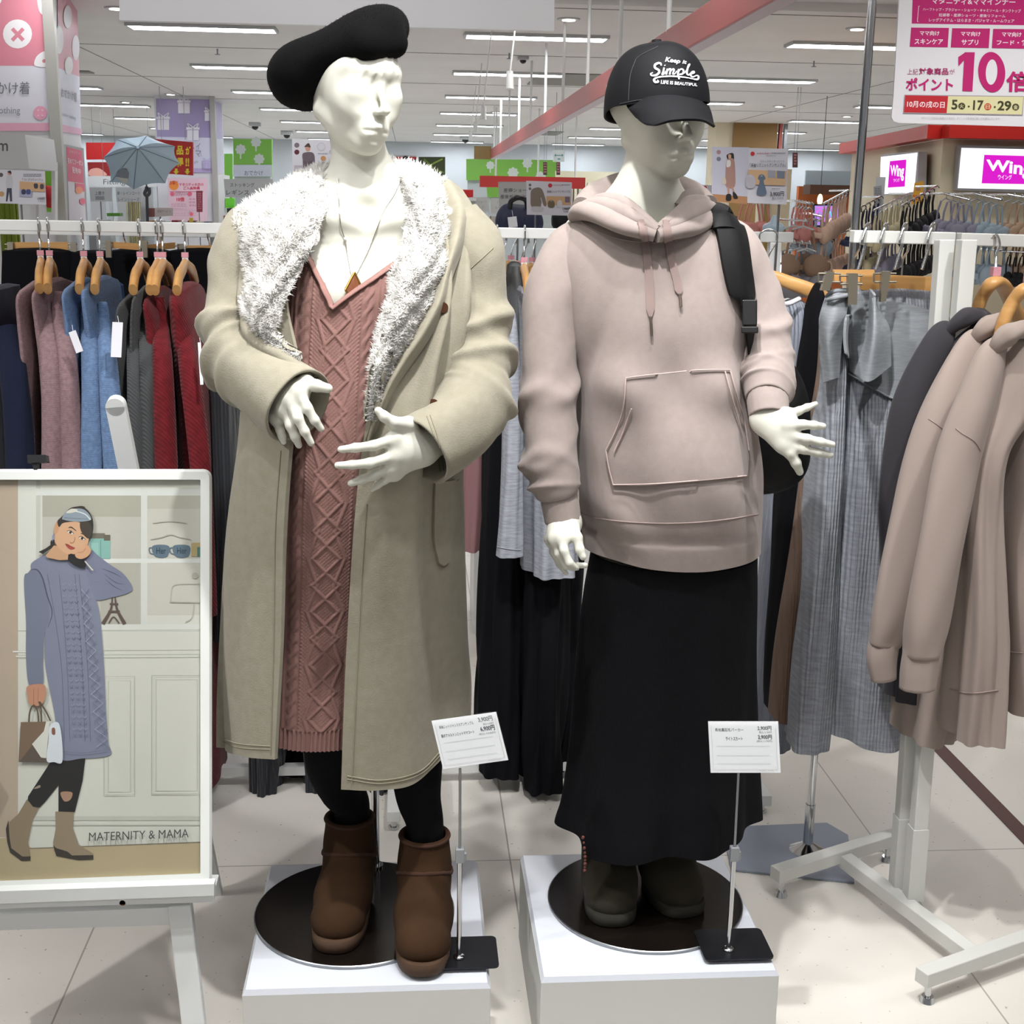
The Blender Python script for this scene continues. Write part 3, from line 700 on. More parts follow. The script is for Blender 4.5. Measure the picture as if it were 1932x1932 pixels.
def dtop(th):
    x = np.cos(th)+.25; fr = np.clip(np.where(x < 0, -x/.95, x/1.39), 0, 1)**.85; return np.where(np.sin(th) > 0, zV+(zS-zV)*fr, zS)
th = np.concatenate([np.linspace(math.radians(18), math.radians(162), 300), np.linspace(math.radians(165), math.radians(375), 36)])
g3 = shell(rows, 0, 560, dtop, lambda t: zH+0*t, knit, .95, th)
q = MB(KN); add_shell(q, g3, KN, .005); dress = q.build('knit_dress', LM); sdress = surf_of(q)
q = MB(mat('dress_neck_band', '96726c', .85, bump=('weave', 300, .3)))
q.tube([g3[0][i]-np.array([0, .002, .002]) for i in range(40, 260, 3)], [(.007, .003)]*len(range(40, 260, 3)), 10); q.build('neck_band', dress)

# necklace -------------------------------------------------------------
chs = surf_of(body); nk = MB(mat('silver_chain', 'c9c5bd', .25, 1))
Lp = cr([(638, 337), (640, 380), (643, 420), (651, 452), (656, 480), (662, 518)], 26); Rp = cr([(757, 335), (744, 365), (725, 400), (708, 440), (693, 478), (672, 518)], 26)
for L_ in (Lp, Rp): nk.tube([chs.at(x, y, .003) for x, y in L_], .0009, 6)
no = nk.build('necklace', LM); q = MB(mat('white_bead', 'f2f0ea', .3)); q.ell(chs.at(652, 451, .004), .003, 10); q.build('bead', no)
q = MB(mat('gold_pendant', 'b98d4a', .2, 1)); pc = chs.at(672, 541, .006); pn = nrm(EYE-pc)
dq = [(667, 518), (683, 547), (664, 571), (650, 548)]; D3 = [chs.at(*p_, .010) for p_ in dq]
for i in range(4): q.cyl(D3[i], D3[(i+1) % 4], .0022, n=8)
q.build('pendant', no); q = MB(mat('amber_stone', '7a4a32', .08, 0, coat=1)); q.prism([chs.at(668+(x-668)*.86, 546+(y-546)*.86, .011) for x, y in dq], -pn*.005); q.build('stone', no)

# long coat -------------------------------------------------------------
CO = mat('beige_melton', '969182', .92, bump=('noise', 420, .35), mott=(55, '8e8979', .3, .7), sheen=.15)
SH = mat('white_sherpa', 'dedcd8', .95, bump=('noise', 160, .8, .006), sheen=.3)
def cdisp(u, v):
    o = .010*np.sin(v*38+u*1.2)*np.exp(-((v-.42)/.28)**2)*.6
    o = o+.030*np.exp(-((v-.19)/.022)**2)*np.clip(1.1-u*1.6, 0, 1)-.024*np.exp(-((v-.235)/.02)**2)*np.clip(1.1-u*1.6, 0, 1)+.022*np.exp(-((v-.285)/.02)**2)*np.clip(1.2-u*1.6, 0, 1)
    o = o+.007*np.sin(v*9+4*u)*u
    return o
CR_ = [
 [(792, 420, 2.30), (820, 415, 2.29), (850, 412, 2.29), (885, 420, 2.34), (800, 380, 2.44), (580, 380, 2.44), (478, 415, 2.34), (505, 412, 2.29), (540, 420, 2.27)],
 [(772, 560, 2.22), (812, 560, 2.185), (855, 560, 2.21), (905, 560, 2.32), (830, 540, 2.47), (560, 540, 2.47), (455, 540, 2.32), (500, 560, 2.22), (540, 570, 2.20)],
 [(715, 700, 2.145), (775, 700, 2.13), (835, 700, 2.17), (882, 700, 2.32), (810, 700, 2.5), (560, 700, 2.5), (458, 700, 2.32), (505, 700, 2.2), (560, 700, 2.155)],
 [(687, 830, 2.12), (750, 830, 2.10), (820, 830, 2.16), (872, 830, 2.32), (800, 830, 2.5), (540, 830, 2.5), (452, 830, 2.32), (485, 830, 2.2), (545, 830, 2.14)],
 [(668, 1000, 2.12), (740, 1000, 2.11), (815, 1000, 2.18), (874, 1000, 2.33), (800, 1000, 2.52), (520, 1000, 2.52), (429, 1000, 2.32), (467, 1000, 2.2), (532, 1000, 2.135)],
 [(655, 1200, 2.13), (730, 1200, 2.13), (812, 1200, 2.19), (879, 1200, 2.33), (800, 1200, 2.52), (520, 1200, 2.52), (420, 1200, 2.32), (457, 1200, 2.2), (528, 1200, 2.15)],
 [(648, 1350, 2.13), (726, 1355, 2.13), (812, 1340, 2.2), (883, 1280, 2.34), (800, 1240, 2.52), (520, 1230, 2.52), (418, 1310, 2.32), (455, 1325, 2.2), (523, 1330, 2.155)],
 [(643, 1492, 2.13), (722, 1494, 2.13), (808, 1462, 2.2), (880, 1345, 2.34), (800, 1300, 2.52), (520, 1280, 2.52), (419, 1400, 2.32), (455, 1428, 2.2), (520, 1432, 2.16)]]
g = net(CR_, 130, 200, cdisp)
q = MB(CO); q.grid(g, .008, CO, flip=False); coat = q.build('long_coat', LM); sc = surf_of(q)
q = MB(mat('coat_seam', '8b8473', .9))
for pts in ([(655, 1470), (720, 1478), (790, 1462), (835, 1420)], [(655, 1464), (720, 1472), (790, 1456), (835, 1413)], [(423, 1395), (455, 1404), (512, 1408)], [(423, 1401), (455, 1411), (512, 1414)], [(664, 1480), (672, 1300), (682, 1100), (692, 950)], [(511, 1425), (517, 1200), (520, 1000), (530, 850)], [(866, 905), (835, 930), (822, 1000), (822, 1050), (832, 1070), (846, 1060), (852, 1000), (856, 905)]):
    seam_on(q, sc, pts, q.mats[0] if q.mats else MATS['coat_seam'], .0013, 40, .0004)
q.build('stitching', coat)
# pocket flap piece on the right panel
q = MB(CO); patch_on(q, sc, [[(818, 905), (836, 907), (856, 905)], [(816, 960), (836, 960), (854, 955)], [(816, 1020), (834, 1020), (851, 1012)], [(824, 1060), (834, 1066), (845, 1056)]], CO, .006, 24, 10, .005); q.build('pocket', coat)
# buttons
for bx, by in ((838, 582), (813, 762)):
    q = MB(mat('brown_button', '4a2c1a', .3)); c = sc.at(bx, by, .004); d = nrm(EYE-c); q.cyl(c-d*.003, c+d*.003, .009, n=20); q.build('button', coat)
# sleeves
def slv(path, f, name='sleeve'):
    q = MB(CO); sleeve(path, CO, q, 56, 110, f, .05); o = q.build(name, coat); return q, o
rsn = lambda t, v: .02*np.sin(3*t+7*v)+.012*np.sin(5*t-9*v)
fl = folds([(.49, .022, 1.2, .36, .05), (.565, .022, 1.6, .40, -.05), (.64, .026, 1.9, .34, .06), (.42, .03, 4.0, .28, .06), (.33, .035, 2.0, .22, .1), (.72, .022, 1.0, .14, .03), (.56, .03, 4.6, .16, .04), (.2, .04, 1.2, .10, .12), (.12, .05, 3, .06, .1), (.525, .015, 1.4, -.14, .0), (.605, .015, 1.8, -.14, .0)])
qL, oL = slv([(512, 412, 2.33, .052), (470, 470, 2.32, .060), (450, 560, 2.30, .053), (445, 635, 2.26, .054), (466, 688, 2.21, .060), (512, 728, 2.16, .063), (563, 766, 2.115, .067)], lambda t, v: fl(t, v)+rsn(t, v))
qR, oR = slv([(850, 412, 2.33, .052), (885, 480, 2.32, .062), (896, 570, 2.30, .055), (900, 660, 2.26, .055), (895, 740, 2.21, .063), (862, 798, 2.16, .067), (795, 850, 2.11, .064)], lambda t, v: fl(t, v)+rsn(t, v))
for qq, oo, pts in ((qL, oL, ([(602, 712), (570, 730), (540, 760), (512, 812)], [(596, 708), (563, 724), (532, 755), (505, 806)])), (qR, oR, ([(806, 785), (820, 830), (830, 890)], [(812, 783), (827, 830), (837, 888)]))):
    sfx = surf_of(qq); q = MB(MATS['coat_seam'])
    for p_ in pts: seam_on(q, sfx, p_, MATS['coat_seam'], .0012, 30, .0003)
    q.build('cuff_stitching', oo)
sfR = surf_of(qR, q) if False else surf_of(qR)
q = MB(MATS['coat_seam']); seam_on(q, sfR, [(868, 528), (890, 505), (912, 485), (930, 468)], MATS['coat_seam'], .0010, 24, .0002); q.build('shoulder_seam', oR)

# sherpa lining of the open hood and lapels
TUFT = mat('sherpa_pile', 'e2e0dc', .9, sheen=.2)
def tufts(mb, G3, n, seed, lo=.006, hi=.012, w=.0012):
    rs = np.random.RandomState(seed); nu, nv = G3.shape[:2]; N = np.cross(np.gradient(G3, axis=0), np.gradient(G3, axis=1)); N /= np.linalg.norm(N, axis=2, keepdims=True)+1e-12
    s = np.sign((N*(G3-EYE)).sum(-1, keepdims=True)); N = -N*s
    i = rs.randint(0, nu-1, n); j = rs.randint(0, nv-1, n); u = rs.rand(n, 1); v = rs.rand(n, 1)
    p = G3[i, j]*(1-u)*(1-v)+G3[i+1, j]*u*(1-v)+G3[i, j+1]*(1-u)*v+G3[i+1, j+1]*u*v; nn = N[i, j]
    cl = np.stack([np.sin(p[:, 0]*210+p[:, 2]*90), np.sin(p[:, 1]*170+p[:, 0]*60+1), np.sin(p[:, 2]*190+p[:, 0]*120+2)], 1)*.4
    d = nn+cl+rs.randn(n, 3)*.35; d /= np.linalg.norm(d, axis=1, keepdims=True); L = rs.uniform(lo, hi, (n, 1))
    a = np.cross(d, rs.randn(n, 3)); a /= np.linalg.norm(a, axis=1, keepdims=True); b = np.cross(d, a)
    tip = p+d*L+rs.randn(n, 3)*.001; V = np.stack([p+a*w, p-a*w*.5+b*w*.87, p-a*w*.5-b*w*.87, tip], 1).reshape(-1, 3); k = np.arange(n)[:, None]*4
    Fc = np.concatenate([k+[0, 1, 3], k+[1, 2, 3], k+[2, 0, 3]]); mb.add(V, Fc, TUFT)
def sherpa(name, rows, nu, nv, n, seed, parent, lump=.004):
    g = net(rows, nu, nv, lambda u, v: lump*(np.sin(u*23+v*5)*np.sin(v*11+u*7))+.004*np.sin(u*41)*np.cos(v*23))
    q = MB(SH); q.grid(g, .014, SH, CO); tufts(q, g, n, seed); return q.build(name, parent), g
hood, _ = sherpa('hood_lining', [
 [(598, 316, 2.41), (622, 312, 2.39), (650, 316, 2.38)], [(532, 345, 2.35), (580, 340, 2.31), (640, 350, 2.32)], [(455, 385, 2.32), (530, 385, 2.25), (614, 402, 2.25)],
 [(447, 428, 2.28), (515, 440, 2.20), (594, 452, 2.215)], [(463, 490, 2.25), (512, 500, 2.175), (572, 500, 2.195)], [(456, 560, 2.22), (493, 560, 2.15), (540, 565, 2.17)],
 [(466, 600, 2.19), (490, 610, 2.14), (518, 618, 2.145)], [(500, 640, 2.16), (512, 642, 2.14), (524, 640, 2.14)], [(556, 680, 2.13), (560, 676, 2.125), (564, 672, 2.13)]], 90, 40, 17000, 1, coat)
sherpa('lapel_lining', [
 [(744, 312, 2.37), (785, 316, 2.35), (826, 336, 2.37)], [(756, 345, 2.31), (800, 350, 2.27), (838, 375, 2.30)], [(766, 400, 2.27), (805, 400, 2.215), (842, 420, 2.26)],
 [(766, 450, 2.225), (800, 455, 2.175), (838, 465, 2.22)], [(748, 497, 2.19), (790, 500, 2.135), (832, 510, 2.18)], [(733, 545, 2.165), (770, 545, 2.115), (815, 560, 2.15)],
 [(718, 605, 2.14), (745, 605, 2.095), (785, 615, 2.13)], [(708, 655, 2.12), (728, 655, 2.085), (755, 665, 2.11)], [(701, 705, 2.10), (713, 705, 2.075), (727, 715, 2.1)], [(696, 790, 2.09), (699, 792, 2.085), (703, 796, 2.09)]], 90, 34, 17000, 2, coat)
q = MB(SH); gb = net([[(540, 360, 2.40), (600, 330, 2.46), (690, 316, 2.49), (780, 325, 2.46), (846, 360, 2.39)], [(545, 345, 2.38), (600, 312, 2.43), (690, 300, 2.45), (780, 306, 2.43), (842, 340, 2.37)], [(560, 370, 2.36), (610, 345, 2.40), (690, 335, 2.42), (770, 342, 2.40), (830, 362, 2.35)]], 24, 60)
q.grid(gb, .01, SH, CO); tufts(q, gb, 3000, 4); q.build('hood_back', coat)
# turned melton edge of the hood / front
q = MB(CO); ge = net([[(828, 330, 2.385), (850, 340, 2.37), (872, 356, 2.40)], [(842, 385, 2.31), (870, 388, 2.285), (897, 402, 2.33)], [(843, 430, 2.27), (866, 436, 2.24), (884, 445, 2.29)], [(838, 470, 2.23), (855, 477, 2.195), (867, 488, 2.24)], [(832, 512, 2.19), (842, 520, 2.165), (852, 530, 2.19)], [(815, 562, 2.155), (828, 572, 2.135), (840, 582, 2.165)], [(785, 617, 2.13), (799, 628, 2.115), (809, 642, 2.14)], [(755, 667, 2.11), (766, 678, 2.10), (774, 692, 2.125)], [(727, 717, 2.10), (737, 726, 2.085), (744, 738, 2.11)], [(702, 790, 2.09), (710, 790, 2.08), (718, 795, 2.105)], [(690, 835, 2.11), (695, 836, 2.10), (700, 837, 2.115)]], 90, 14)
q.grid(ge, .008, CO)
q.tube([P(*p) for p in [(462, 585, 2.20), (468, 620, 2.18), (492, 648, 2.155), (530, 672, 2.13), (566, 700, 2.115), (590, 722, 2.12)]], [.006, .012, .013, .012, .011, .006], 14, res=40)
q.tube([P(*p) for p in [(500, 415, 2.30), (470, 440, 2.285), (466, 500, 2.265), (460, 560, 2.235), (462, 600, 2.2)]], [.02, .016, .012, .012, .008], 12, res=30)
q.build('turned_edge', coat)
# ------------------------------------------------------------------ right mannequin
RM = thing('mannequin', 'white female mannequin in a black cap, mauve hoodie and long black skirt', 'mannequin', (.472, 2.33, ZP))
body = MB(SKIN); axR = head_axes(21, 8, -8); CR2 = P(1238, 212, 2.335)
S = SDF(CR2-[.13, .16, .33], CR2+[.13, .16, .14], .0034)
add_head(S, CR2, axR, False); S.half(P(1241, 150, 2.325), head_axes(21, -2, -3)[2])
S.cap(P(1232, 270, 2.35), P(1216, 400, 2.35), .045, .05, .010)
for sx in (-1, 1): S.cap(P(1216+sx*20, 372, 2.36), P(1216+sx*95, 430, 2.35), .03, .04, .05)
S.half(CR2-[0, 0, .32], (0, 0, -1)); into(body, S)
body.tube([P(1110, 430, 2.35), P(1050, 520, 2.33), P(1038, 700, 2.30), P(1058, 965, 2.235)], [.038, .035, .034, .022], 14, res=24)
body.tube([P(1330, 430, 2.35), P(1396, 500, 2.34), P(1440, 640, 2.30), P(1448, 770, 2.2)], [.038, .035, .034, .022], 14, res=24)
body.tube([P(1230, 420, 2.35), P(1240, 700, 2.34), P(1250, 1000, 2.34)], [.07, .08, .09], 14, res=14)
for a in (1160, 1265): body.tube([P(1215+(a-1215)*.6, 1000, 2.34), P(a+15, 1400, 2.34), P(a, 1640, 2.38)], [.07, .04, .032], 14, res=16)
f1 = lambda x, y: (980+x*.1139, 880+y*.1139)
h1 = lambda *a: [(*f1(x, y), Y) for x, y, Y in a]
hand(body, (*f1(760, 930), 2.225), (*f1(700, 1090), 2.205), [
    h1((880, 1010, 2.195), (960, 1180, 2.175), (1000, 1380, 2.165), (1055, 1500, 2.16)),
    h1((700, 1190, 2.18), (740, 1400, 2.165), (830, 1600, 2.16), (950, 1680, 2.165)),
    h1((610, 1210, 2.19), (650, 1450, 2.18), (780, 1640, 2.18), (900, 1690, 2.185)),
    h1((560, 1220, 2.21), (590, 1440, 2.205), (720, 1640, 2.205), (1090, 1640, 2.20)),
    h1((530, 1200, 2.23), (560, 1420, 2.235), (660, 1620, 2.235), (775, 1770, 2.235))], elbow=(1050, 800, 2.27), wr=.026, r0=.0085)
f2 = lambda x, y: (1432+x*.2588, 400+y*.2588)
h2 = lambda *a: [(*f2(x, y), Y) for x, y, Y in a]
hand(body, (*f2(55, 1500), 2.185), (*f2(140, 1590), 2.165), [
    h2((170, 1700, 2.155), (230, 1760, 2.145), (270, 1830, 2.145), (298, 1895, 2.15)),
    h2((200, 1690, 2.15), (330, 1730, 2.14), (430, 1755, 2.14), (520, 1772, 2.145)),
    h2((220, 1625, 2.15), (350, 1655, 2.135), (450, 1678, 2.135), (535, 1695, 2.14)),
    h2((215, 1550, 2.15), (320, 1550, 2.14), (400, 1555, 2.14), (468, 1562, 2.145)),
    h2((200, 1480, 2.16), (290, 1450, 2.155), (350, 1425, 2.155), (412, 1400, 2.16))], elbow=(1452, 660, 2.27), wr=.027)
bodyo = body.build('body', RM); sfb = surf_of(body)
disc(RM, (.472, 2.335), .197)
q = MB(CHROME); b0 = G(1192, 1650, ZP); q.cyl(b0, b0+[0, 0, .5], .0085, n=20); q.build('support_pole', RM)
GSU = mat('dark_olive_suede', '332f27', .95, bump=('noise', 240, .25), sheen=.06); GSO = mat('dark_olive_sole', '2c2b24', .85)
for toe, heel in ((G(1156, 1748, .207), np.array([P(1150, 1600, 2.38)[0], 2.43, .207])), (G(1297, 1730, .207), np.array([P(1238, 1600, 2.40)[0], 2.42, .207]))):
    o = boot(RM, toe, heel, GSU, GSO, .15, seam=False, label='dark olive suede moccasin boot'); sfo = None
# beaded cord beside the left boot
q = MB(mat('beaded_cord', '5b2a1e', .5))
for i, (x, y) in enumerate(cr([(1100, 1580), (1103, 1606), (1104, 1625), (1103, 1642)], 9)): q.ell(P(x, y, 2.2), .0028 if i % 2 else .0036, 8)
q.build('beaded_cord', RM)

# skirt
BK = mat('black_knit', '0b0b0f', .9, bump=('ribx', 160, .25), spec=.12)
rows = [(1040, 1115, 1425, 2.335, .15, .11), (1130, 1100, 1424, 2.335, .145, .12), (1250, 1088, 1420, 2.335, .14, .13), (1400, 1078, 1420, 2.335, .14, .14), (1500, 1066, 1421, 2.335, .15, .15), (1545, 1054, 1421, 2.335, .155, .15), (1600, 1050, 1420, 2.335, .155, .15)]
zB = P(1200, 1622, 2.185)[2]
g = shell(rows, 220, 120, None, lambda t: zB+.012*np.sin(2*t+.6)+.006*np.sin(5*t), lambda t, v, x, z: v**1.4*(.010*np.sin(6*t+1)+.006*np.sin(11*t))*1.0, 1.0)
q = MB(BK); add_shell(q, g, BK, .005); q.build('long_skirt', RM)

# hoodie
HO = mat('mauve_sweat_fabric', '9a8e8a', .9, bump=('noise', 500, .12), sheen=.15, mott=(70, '958985', .35, .7))
HS = mat('hoodie_seam', '94837f', .9); HL = mat('hoodie_stitch_light', 'b5a29f', .9)
rows = [(392, 1120, 1345, 2.345, .05, .06), (408, 1094, 1375, 2.34, .075, .075), (440, 1064, 1400, 2.335, .095, .09), (500, 1044, 1425, 2.335, .115, .10), (600, 1058, 1418, 2.335, .14, .11), (700, 1074, 1405, 2.335, .15, .11), (800, 1082, 1420, 2.335, .175, .11), (880, 1083, 1430, 2.335, .185, .11), (950, 1088, 1434, 2.335, .178, .11), (985, 1100, 1434, 2.335, .168, .11), (1000, 1098, 1433, 2.335, .168, .115), (1060, 1108, 1428, 2.335, .158, .115)]
zH = P(1260, 1074, 2.18)[2]
def hd(t, v, x, z):
    o = .010*np.exp(-((x-.02-(1.25-z)*.18)/.035)**2)*np.exp(-((z-1.08)/.1)**2)-.008*np.exp(-((x+.09+(1.2-z)*.1)/.03)**2)*np.exp(-((z-1.12)/.12)**2)
    o = o+.022*np.exp(-((x-.085)/.045)**2-((z-1.27)/.045)**2)+.020*np.exp(-((x+.085)/.045)**2-((z-1.265)/.045)**2)-.010*np.exp(-((x)/.035)**2-((z-1.25)/.07)**2)-.010*np.exp(-((x+.125+(1.35-z)*.3)/.018)**2-((z-1.30)/.12)**2)-.009*np.exp(-((x-.13)/.02)**2-((z-1.2)/.14)**2)+.007*np.sin((x*.8+z)*42)*np.exp(-((x+.12)/.05)**2-((z-1.02)/.10)**2)     # bust
    o = o-.006*np.exp(-((z-.70)/.012)**2)*0+.004*np.sin(9*t+12*z)*np.clip((.95-z)/.3, 0, 1)*np.abs(np.cos(t))+.005*np.sin(x*60+z*14)*np.exp(-((z-1.05)/.12)**2)*np.abs(np.cos(t))**.5
    return o*(np.sin(t) > 0)
g = shell(rows, 260, 220, lambda t: P(1230, 392, 2.345)[2]-.045*np.maximum(0, np.sin(t))**1.5, lambda t: zH+.0*t+.004*np.sin(3*t), hd, .93)
q = MB(HO); add_shell(q, g, HO, .006); HOQ = q; hoodie = q.build('hoodie', RM); sh = surf_of(q)
q = MB(HS); seam_on(q, sh, [(1092, 968), (1130, 978), (1200, 986), (1290, 987), (1370, 980), (1430, 970)], HS, .0014, 60, .0004); q.build('hem_seam', hoodie)
# kangaroo pocket
q = MB(HO)
patch_on(q, sh, [[(1181, 714), (1240, 706), (1310, 699), (1375, 699)], [(1178, 760), (1240, 758), (1320, 755), (1388, 752)], [(1163, 810), (1230, 812), (1320, 810), (1402, 805)], [(1146, 850), (1225, 860), (1320, 860), (1409, 850)], [(1158, 915), (1230, 914), (1320, 905), (1406, 898)]], HO, .0045, 40, 50, .0045)
pk = q.build('pocket', hoodie); spk = surf_of(HOQ, q); q = MB(HL)
for pts in ([(1181, 714), (1240, 706), (1310, 699), (1375, 699)], [(1181, 714), (1177, 770), (1163, 812), (1145, 850)], [(1192, 770), (1178, 812), (1160, 852)], [(1145, 850), (1150, 880), (1158, 914)], [(1158, 914), (1240, 912), (1330, 905), (1405, 898)], [(1375, 699), (1390, 755), (1402, 800), (1410, 850)], [(1366, 701), (1380, 755), (1392, 800), (1399, 825)]):
    seam_on(q, spk, pts, HL, .0014, 40, .0034)
q.build('pocket_stitching', pk)
# sleeves
fl2 = folds([(.62, .025, .6, .24, .08), (.70, .025, 1.0, .26, -.07), (.79, .022, .6, .22, .07), (.52, .03, 3.5, .18, .06), (.35, .05, .8, .12, .14), (.87, .02, .8, .22, .03), (.2, .05, 4, .06, .1), (.45, .03, 1.2, .14, -.1)])
def hsl(path, cuff, f):
    q = MB(HO); sleeve(path, HO, q, 56, 110, f, .02); o = q.build('sleeve', hoodie); s = surf_of(q); q = MB(HO); sleeve(cuff, HO, q, 44, 24, lambda t, v: .01*np.sin(26*t), .03); q.build('cuff', o); return o, s
oL, sL = hsl([(1122, 444, 2.345, .036), (1074, 478, 2.335, .047), (1045, 568, 2.315, .050), (1036, 660, 2.295, .049), (1037, 760, 2.27, .047), (1040, 850, 2.245, .046), (1049, 915, 2.235, .044), (1053, 935, 2.235, .036)], [(1050, 918, 2.235, .033), (1056, 945, 2.232, .034), (1062, 982, 2.228, .033)], lambda t, v: fl2(t, v)+rsn(t, v)*.6)
oR, sR = hsl([(1325, 440, 2.345, .036), (1382, 470, 2.335, .047), (1418, 545, 2.325, .048), (1440, 615, 2.30, .045), (1447, 680, 2.265, .046), (1450, 725, 2.23, .046), (1448, 752, 2.205, .038)], [(1449, 738, 2.215, .036), (1449, 762, 2.20, .036), (1450, 786, 2.185, .034)], lambda t, v: fl2(t, v)+rsn(t, v)*.7)
for s_, o_, pts in ():
    q = MB(HS); seam_on(q, s_, pts, HS, .0010, 30, .0002); q.build('shoulder_seam', o_)
# hood
q = MB(HO); R_ = lambda pts, r, n=18, res=60: q.tube([P(*p) for p in pts], r, n, HO, res=res, disp=lambda t, v: .06*np.sin(2*t+9*v)+.04*np.sin(3*t-7*v))
R_([(1084, 408, 2.335), (1104, 398, 2.29), (1140, 408, 2.245), (1185, 428, 2.215), (1236, 444, 2.205)], [(.014, .012), (.022, .018), (.024, .016), (.020, .014), (.013, .012)])
R_([(1092, 398, 2.34), (1122, 386, 2.285), (1160, 394, 2.245), (1200, 412, 2.225), (1240, 436, 2.205)], [(.012, .010), (.018, .014), (.018, .014), (.016, .012), (.008, .008)])
R_([(1104, 388, 2.35), (1140, 376, 2.295), (1175, 384, 2.262), (1206, 404, 2.235), (1242, 430, 2.208)], [(.010, .010), (.016, .012), (.014, .012), (.012, .010), (.006, .006)])
R_([(1348, 404, 2.335), (1330, 412, 2.285), (1300, 428, 2.24), (1268, 438, 2.215), (1238, 444, 2.205)], [(.012, .010), (.022, .016), (.024, .016), (.018, .014), (.013, .012)])
R_([(1338, 392, 2.34), (1318, 392, 2.29), (1296, 406, 2.25), (1270, 424, 2.222), (1240, 436, 2.205)], [(.014, .012), (.022, .016), (.020, .014), (.014, .012), (.006, .006)])
R_([(1322, 382, 2.36), (1306, 384, 2.30), (1290, 396, 2.262), (1268, 412, 2.232), (1242, 430, 2.208)], [(.018, .014), (.020, .016), (.014, .012), (.012, .010), (.006, .006)])
R_([(1100, 392, 2.36), (1140, 372, 2.43), (1216, 362, 2.46), (1290, 370, 2.43), (1336, 388, 2.36)], [(.02, .02), (.035, .035), (.045, .04), (.035, .035), (.02, .02)])
R_([(1278, 392, 2.31), (1296, 374, 2.33), (1316, 370, 2.36), (1324, 388, 2.37)], [(.010, .010), (.014, .014), (.013, .012), (.010, .010)])
q.build('hood', hoodie); shd = surf_of(HOQ, q)
q = MB(HS); seam_on(q, sh, [(1086, 410), (1110, 428), (1150, 446), (1190, 455), (1235, 458), (1285, 452), (1325, 436), (1347, 408)], HS, .0016, 50, .0010); q.build('neck_seam', hoodie)
DS = mat('drawstring_cotton', '8e7d79', .9, bump=('weave', 500, .15)); both = surf_of(MB(HO).add(np.vstack([P(0, 0, 1)]*3), [[0, 1, 2]]), q) if False else sh
for pts, ag in (([(1209, 416), (1216, 450), (1222, 500), (1226, 550), (1227, 598)], [(1227, 598), (1228, 612), (1229, 634)]), ([(1256, 418), (1260, 450), (1266, 490), (1276, 530), (1281, 556)], [(1281, 556), (1282, 566), (1283, 580)])):
    q = MB(DS); A = []
    p = cr(pts, 40)
    for i, (x, y) in enumerate(p):
        w = 7.5 if i > 1 else 5.5; w = w if i < 36 else w*(1-(i-36)*.2); A.append([shd.at(x-w, y, .004), shd.at(x, y, .005), shd.at(x+w, y, .004)])
    q.grid(A, .003, DS); o = q.build('drawstring', hoodie)
    q = MB(mat('metal_aglet', '8d7f78', .3, .9)); q.tube([sh.at(x, y, .006) for x, y in ag], .0027, 10); q.build('aglet', o)

# cap ------------------------------------------------------------------
CP = mat('black_cap_twill', '101115', .7, bump=('weave', 420, .12), spec=.2); s_, f_, u_ = head_axes(21, -2, -3)
C0 = P(1241, 196, 2.325); k = 72; t = np.linspace(0, 2*np.pi, k, endpoint=False); R = []
for e in np.linspace(0, math.pi/2, 22)[:-1]:
    ce, se = math.cos(e)**.72, math.sin(e); z = se*.101; r1, r2 = .088*ce, .106*ce
    ring = [C0+s_*(math.cos(a)*r1)+f_*(math.sin(a)*r2*(1.0 if math.sin(a) < 0 else .96)-.004)+u_*(z-.022*(1-se)*max(0, -math.sin(a))**1.2-.004*(1-se)+(.008*math.exp(-((a-1.57)/.5)**2))*(se > .5)*math.cos(e)) for a in t]
    R.append(ring)
q = MB(CP); q.loft(R, CP, caps=(False, True)); Ri = [[C0+(p-C0)*.965 for p in r] for r in R]; q.loft(Ri[::-1], CP, caps=(True, False)); q.loft([Ri[0], R[0]], CP, caps=(False, False))
cap = q.build('baseball_cap', RM); scp = surf_of(q)
q = MB(CP); q.cyl(C0+u_*.099, C0+u_*.106, .0095, .008, 20); q.build('top_button', cap)
q = MB(CP); gb = net([[(1181, 197, 2.29), (1224, 182, 2.235), (1271, 179, 2.22), (1317, 188, 2.24), (1338, 200, 2.29)], [(1185, 205, 2.265), (1222, 204, 2.195), (1268, 199, 2.18), (1318, 204, 2.20), (1343, 214, 2.27)], [(1194, 216, 2.25), (1218, 230, 2.175), (1268, 220, 2.145), (1320, 220, 2.165), (1347, 232, 2.245)], [(1199, 222, 2.245), (1224, 237, 2.165), (1268, 226, 2.135), (1322, 225, 2.155), (1350, 238, 2.235)]], 24, 40)
q.grid(gb, .004, CP); q.build('brim', cap)
q = MB(mat('cap_stitch', '2b2c31', .7))
for pts in ([(1200, 112), (1190, 140), (1187, 170), (1186, 190)], [(1242, 88), (1225, 96), (1210, 104), (1200, 112)], [(1170, 196), (1200, 190), (1250, 184), (1300, 187), (1334, 199)]): seam_on(q, scp, pts, q.cur, .0009, 24, .0004)
q.build('seam', cap)
q = MB(mat('white_cap_print', 'e6e7ee', .6)); WC = q.cur; ct = lambda x, y: (1100+x*.1553, 60+y*.1553)
text_on(q, scp, 'Keep it', [ct(1015, 312), ct(1262, 352), ct(1242, 408), ct(990, 385)], WC, .0015, .02)
text_on(q, scp, 'LIFE IS BEAUTIFUL', [ct(950, 590), ct(1382, 630), ct(1380, 664), ct(946, 634)], WC, .0015, .018)
def cst(pts, w, n=30): ribbon_on(q, scp, [ct(*p) for p in pts], np.array(w)*.1553 if hasattr(w, '__len__') else w*.1553, WC, .0018, n, .0006)
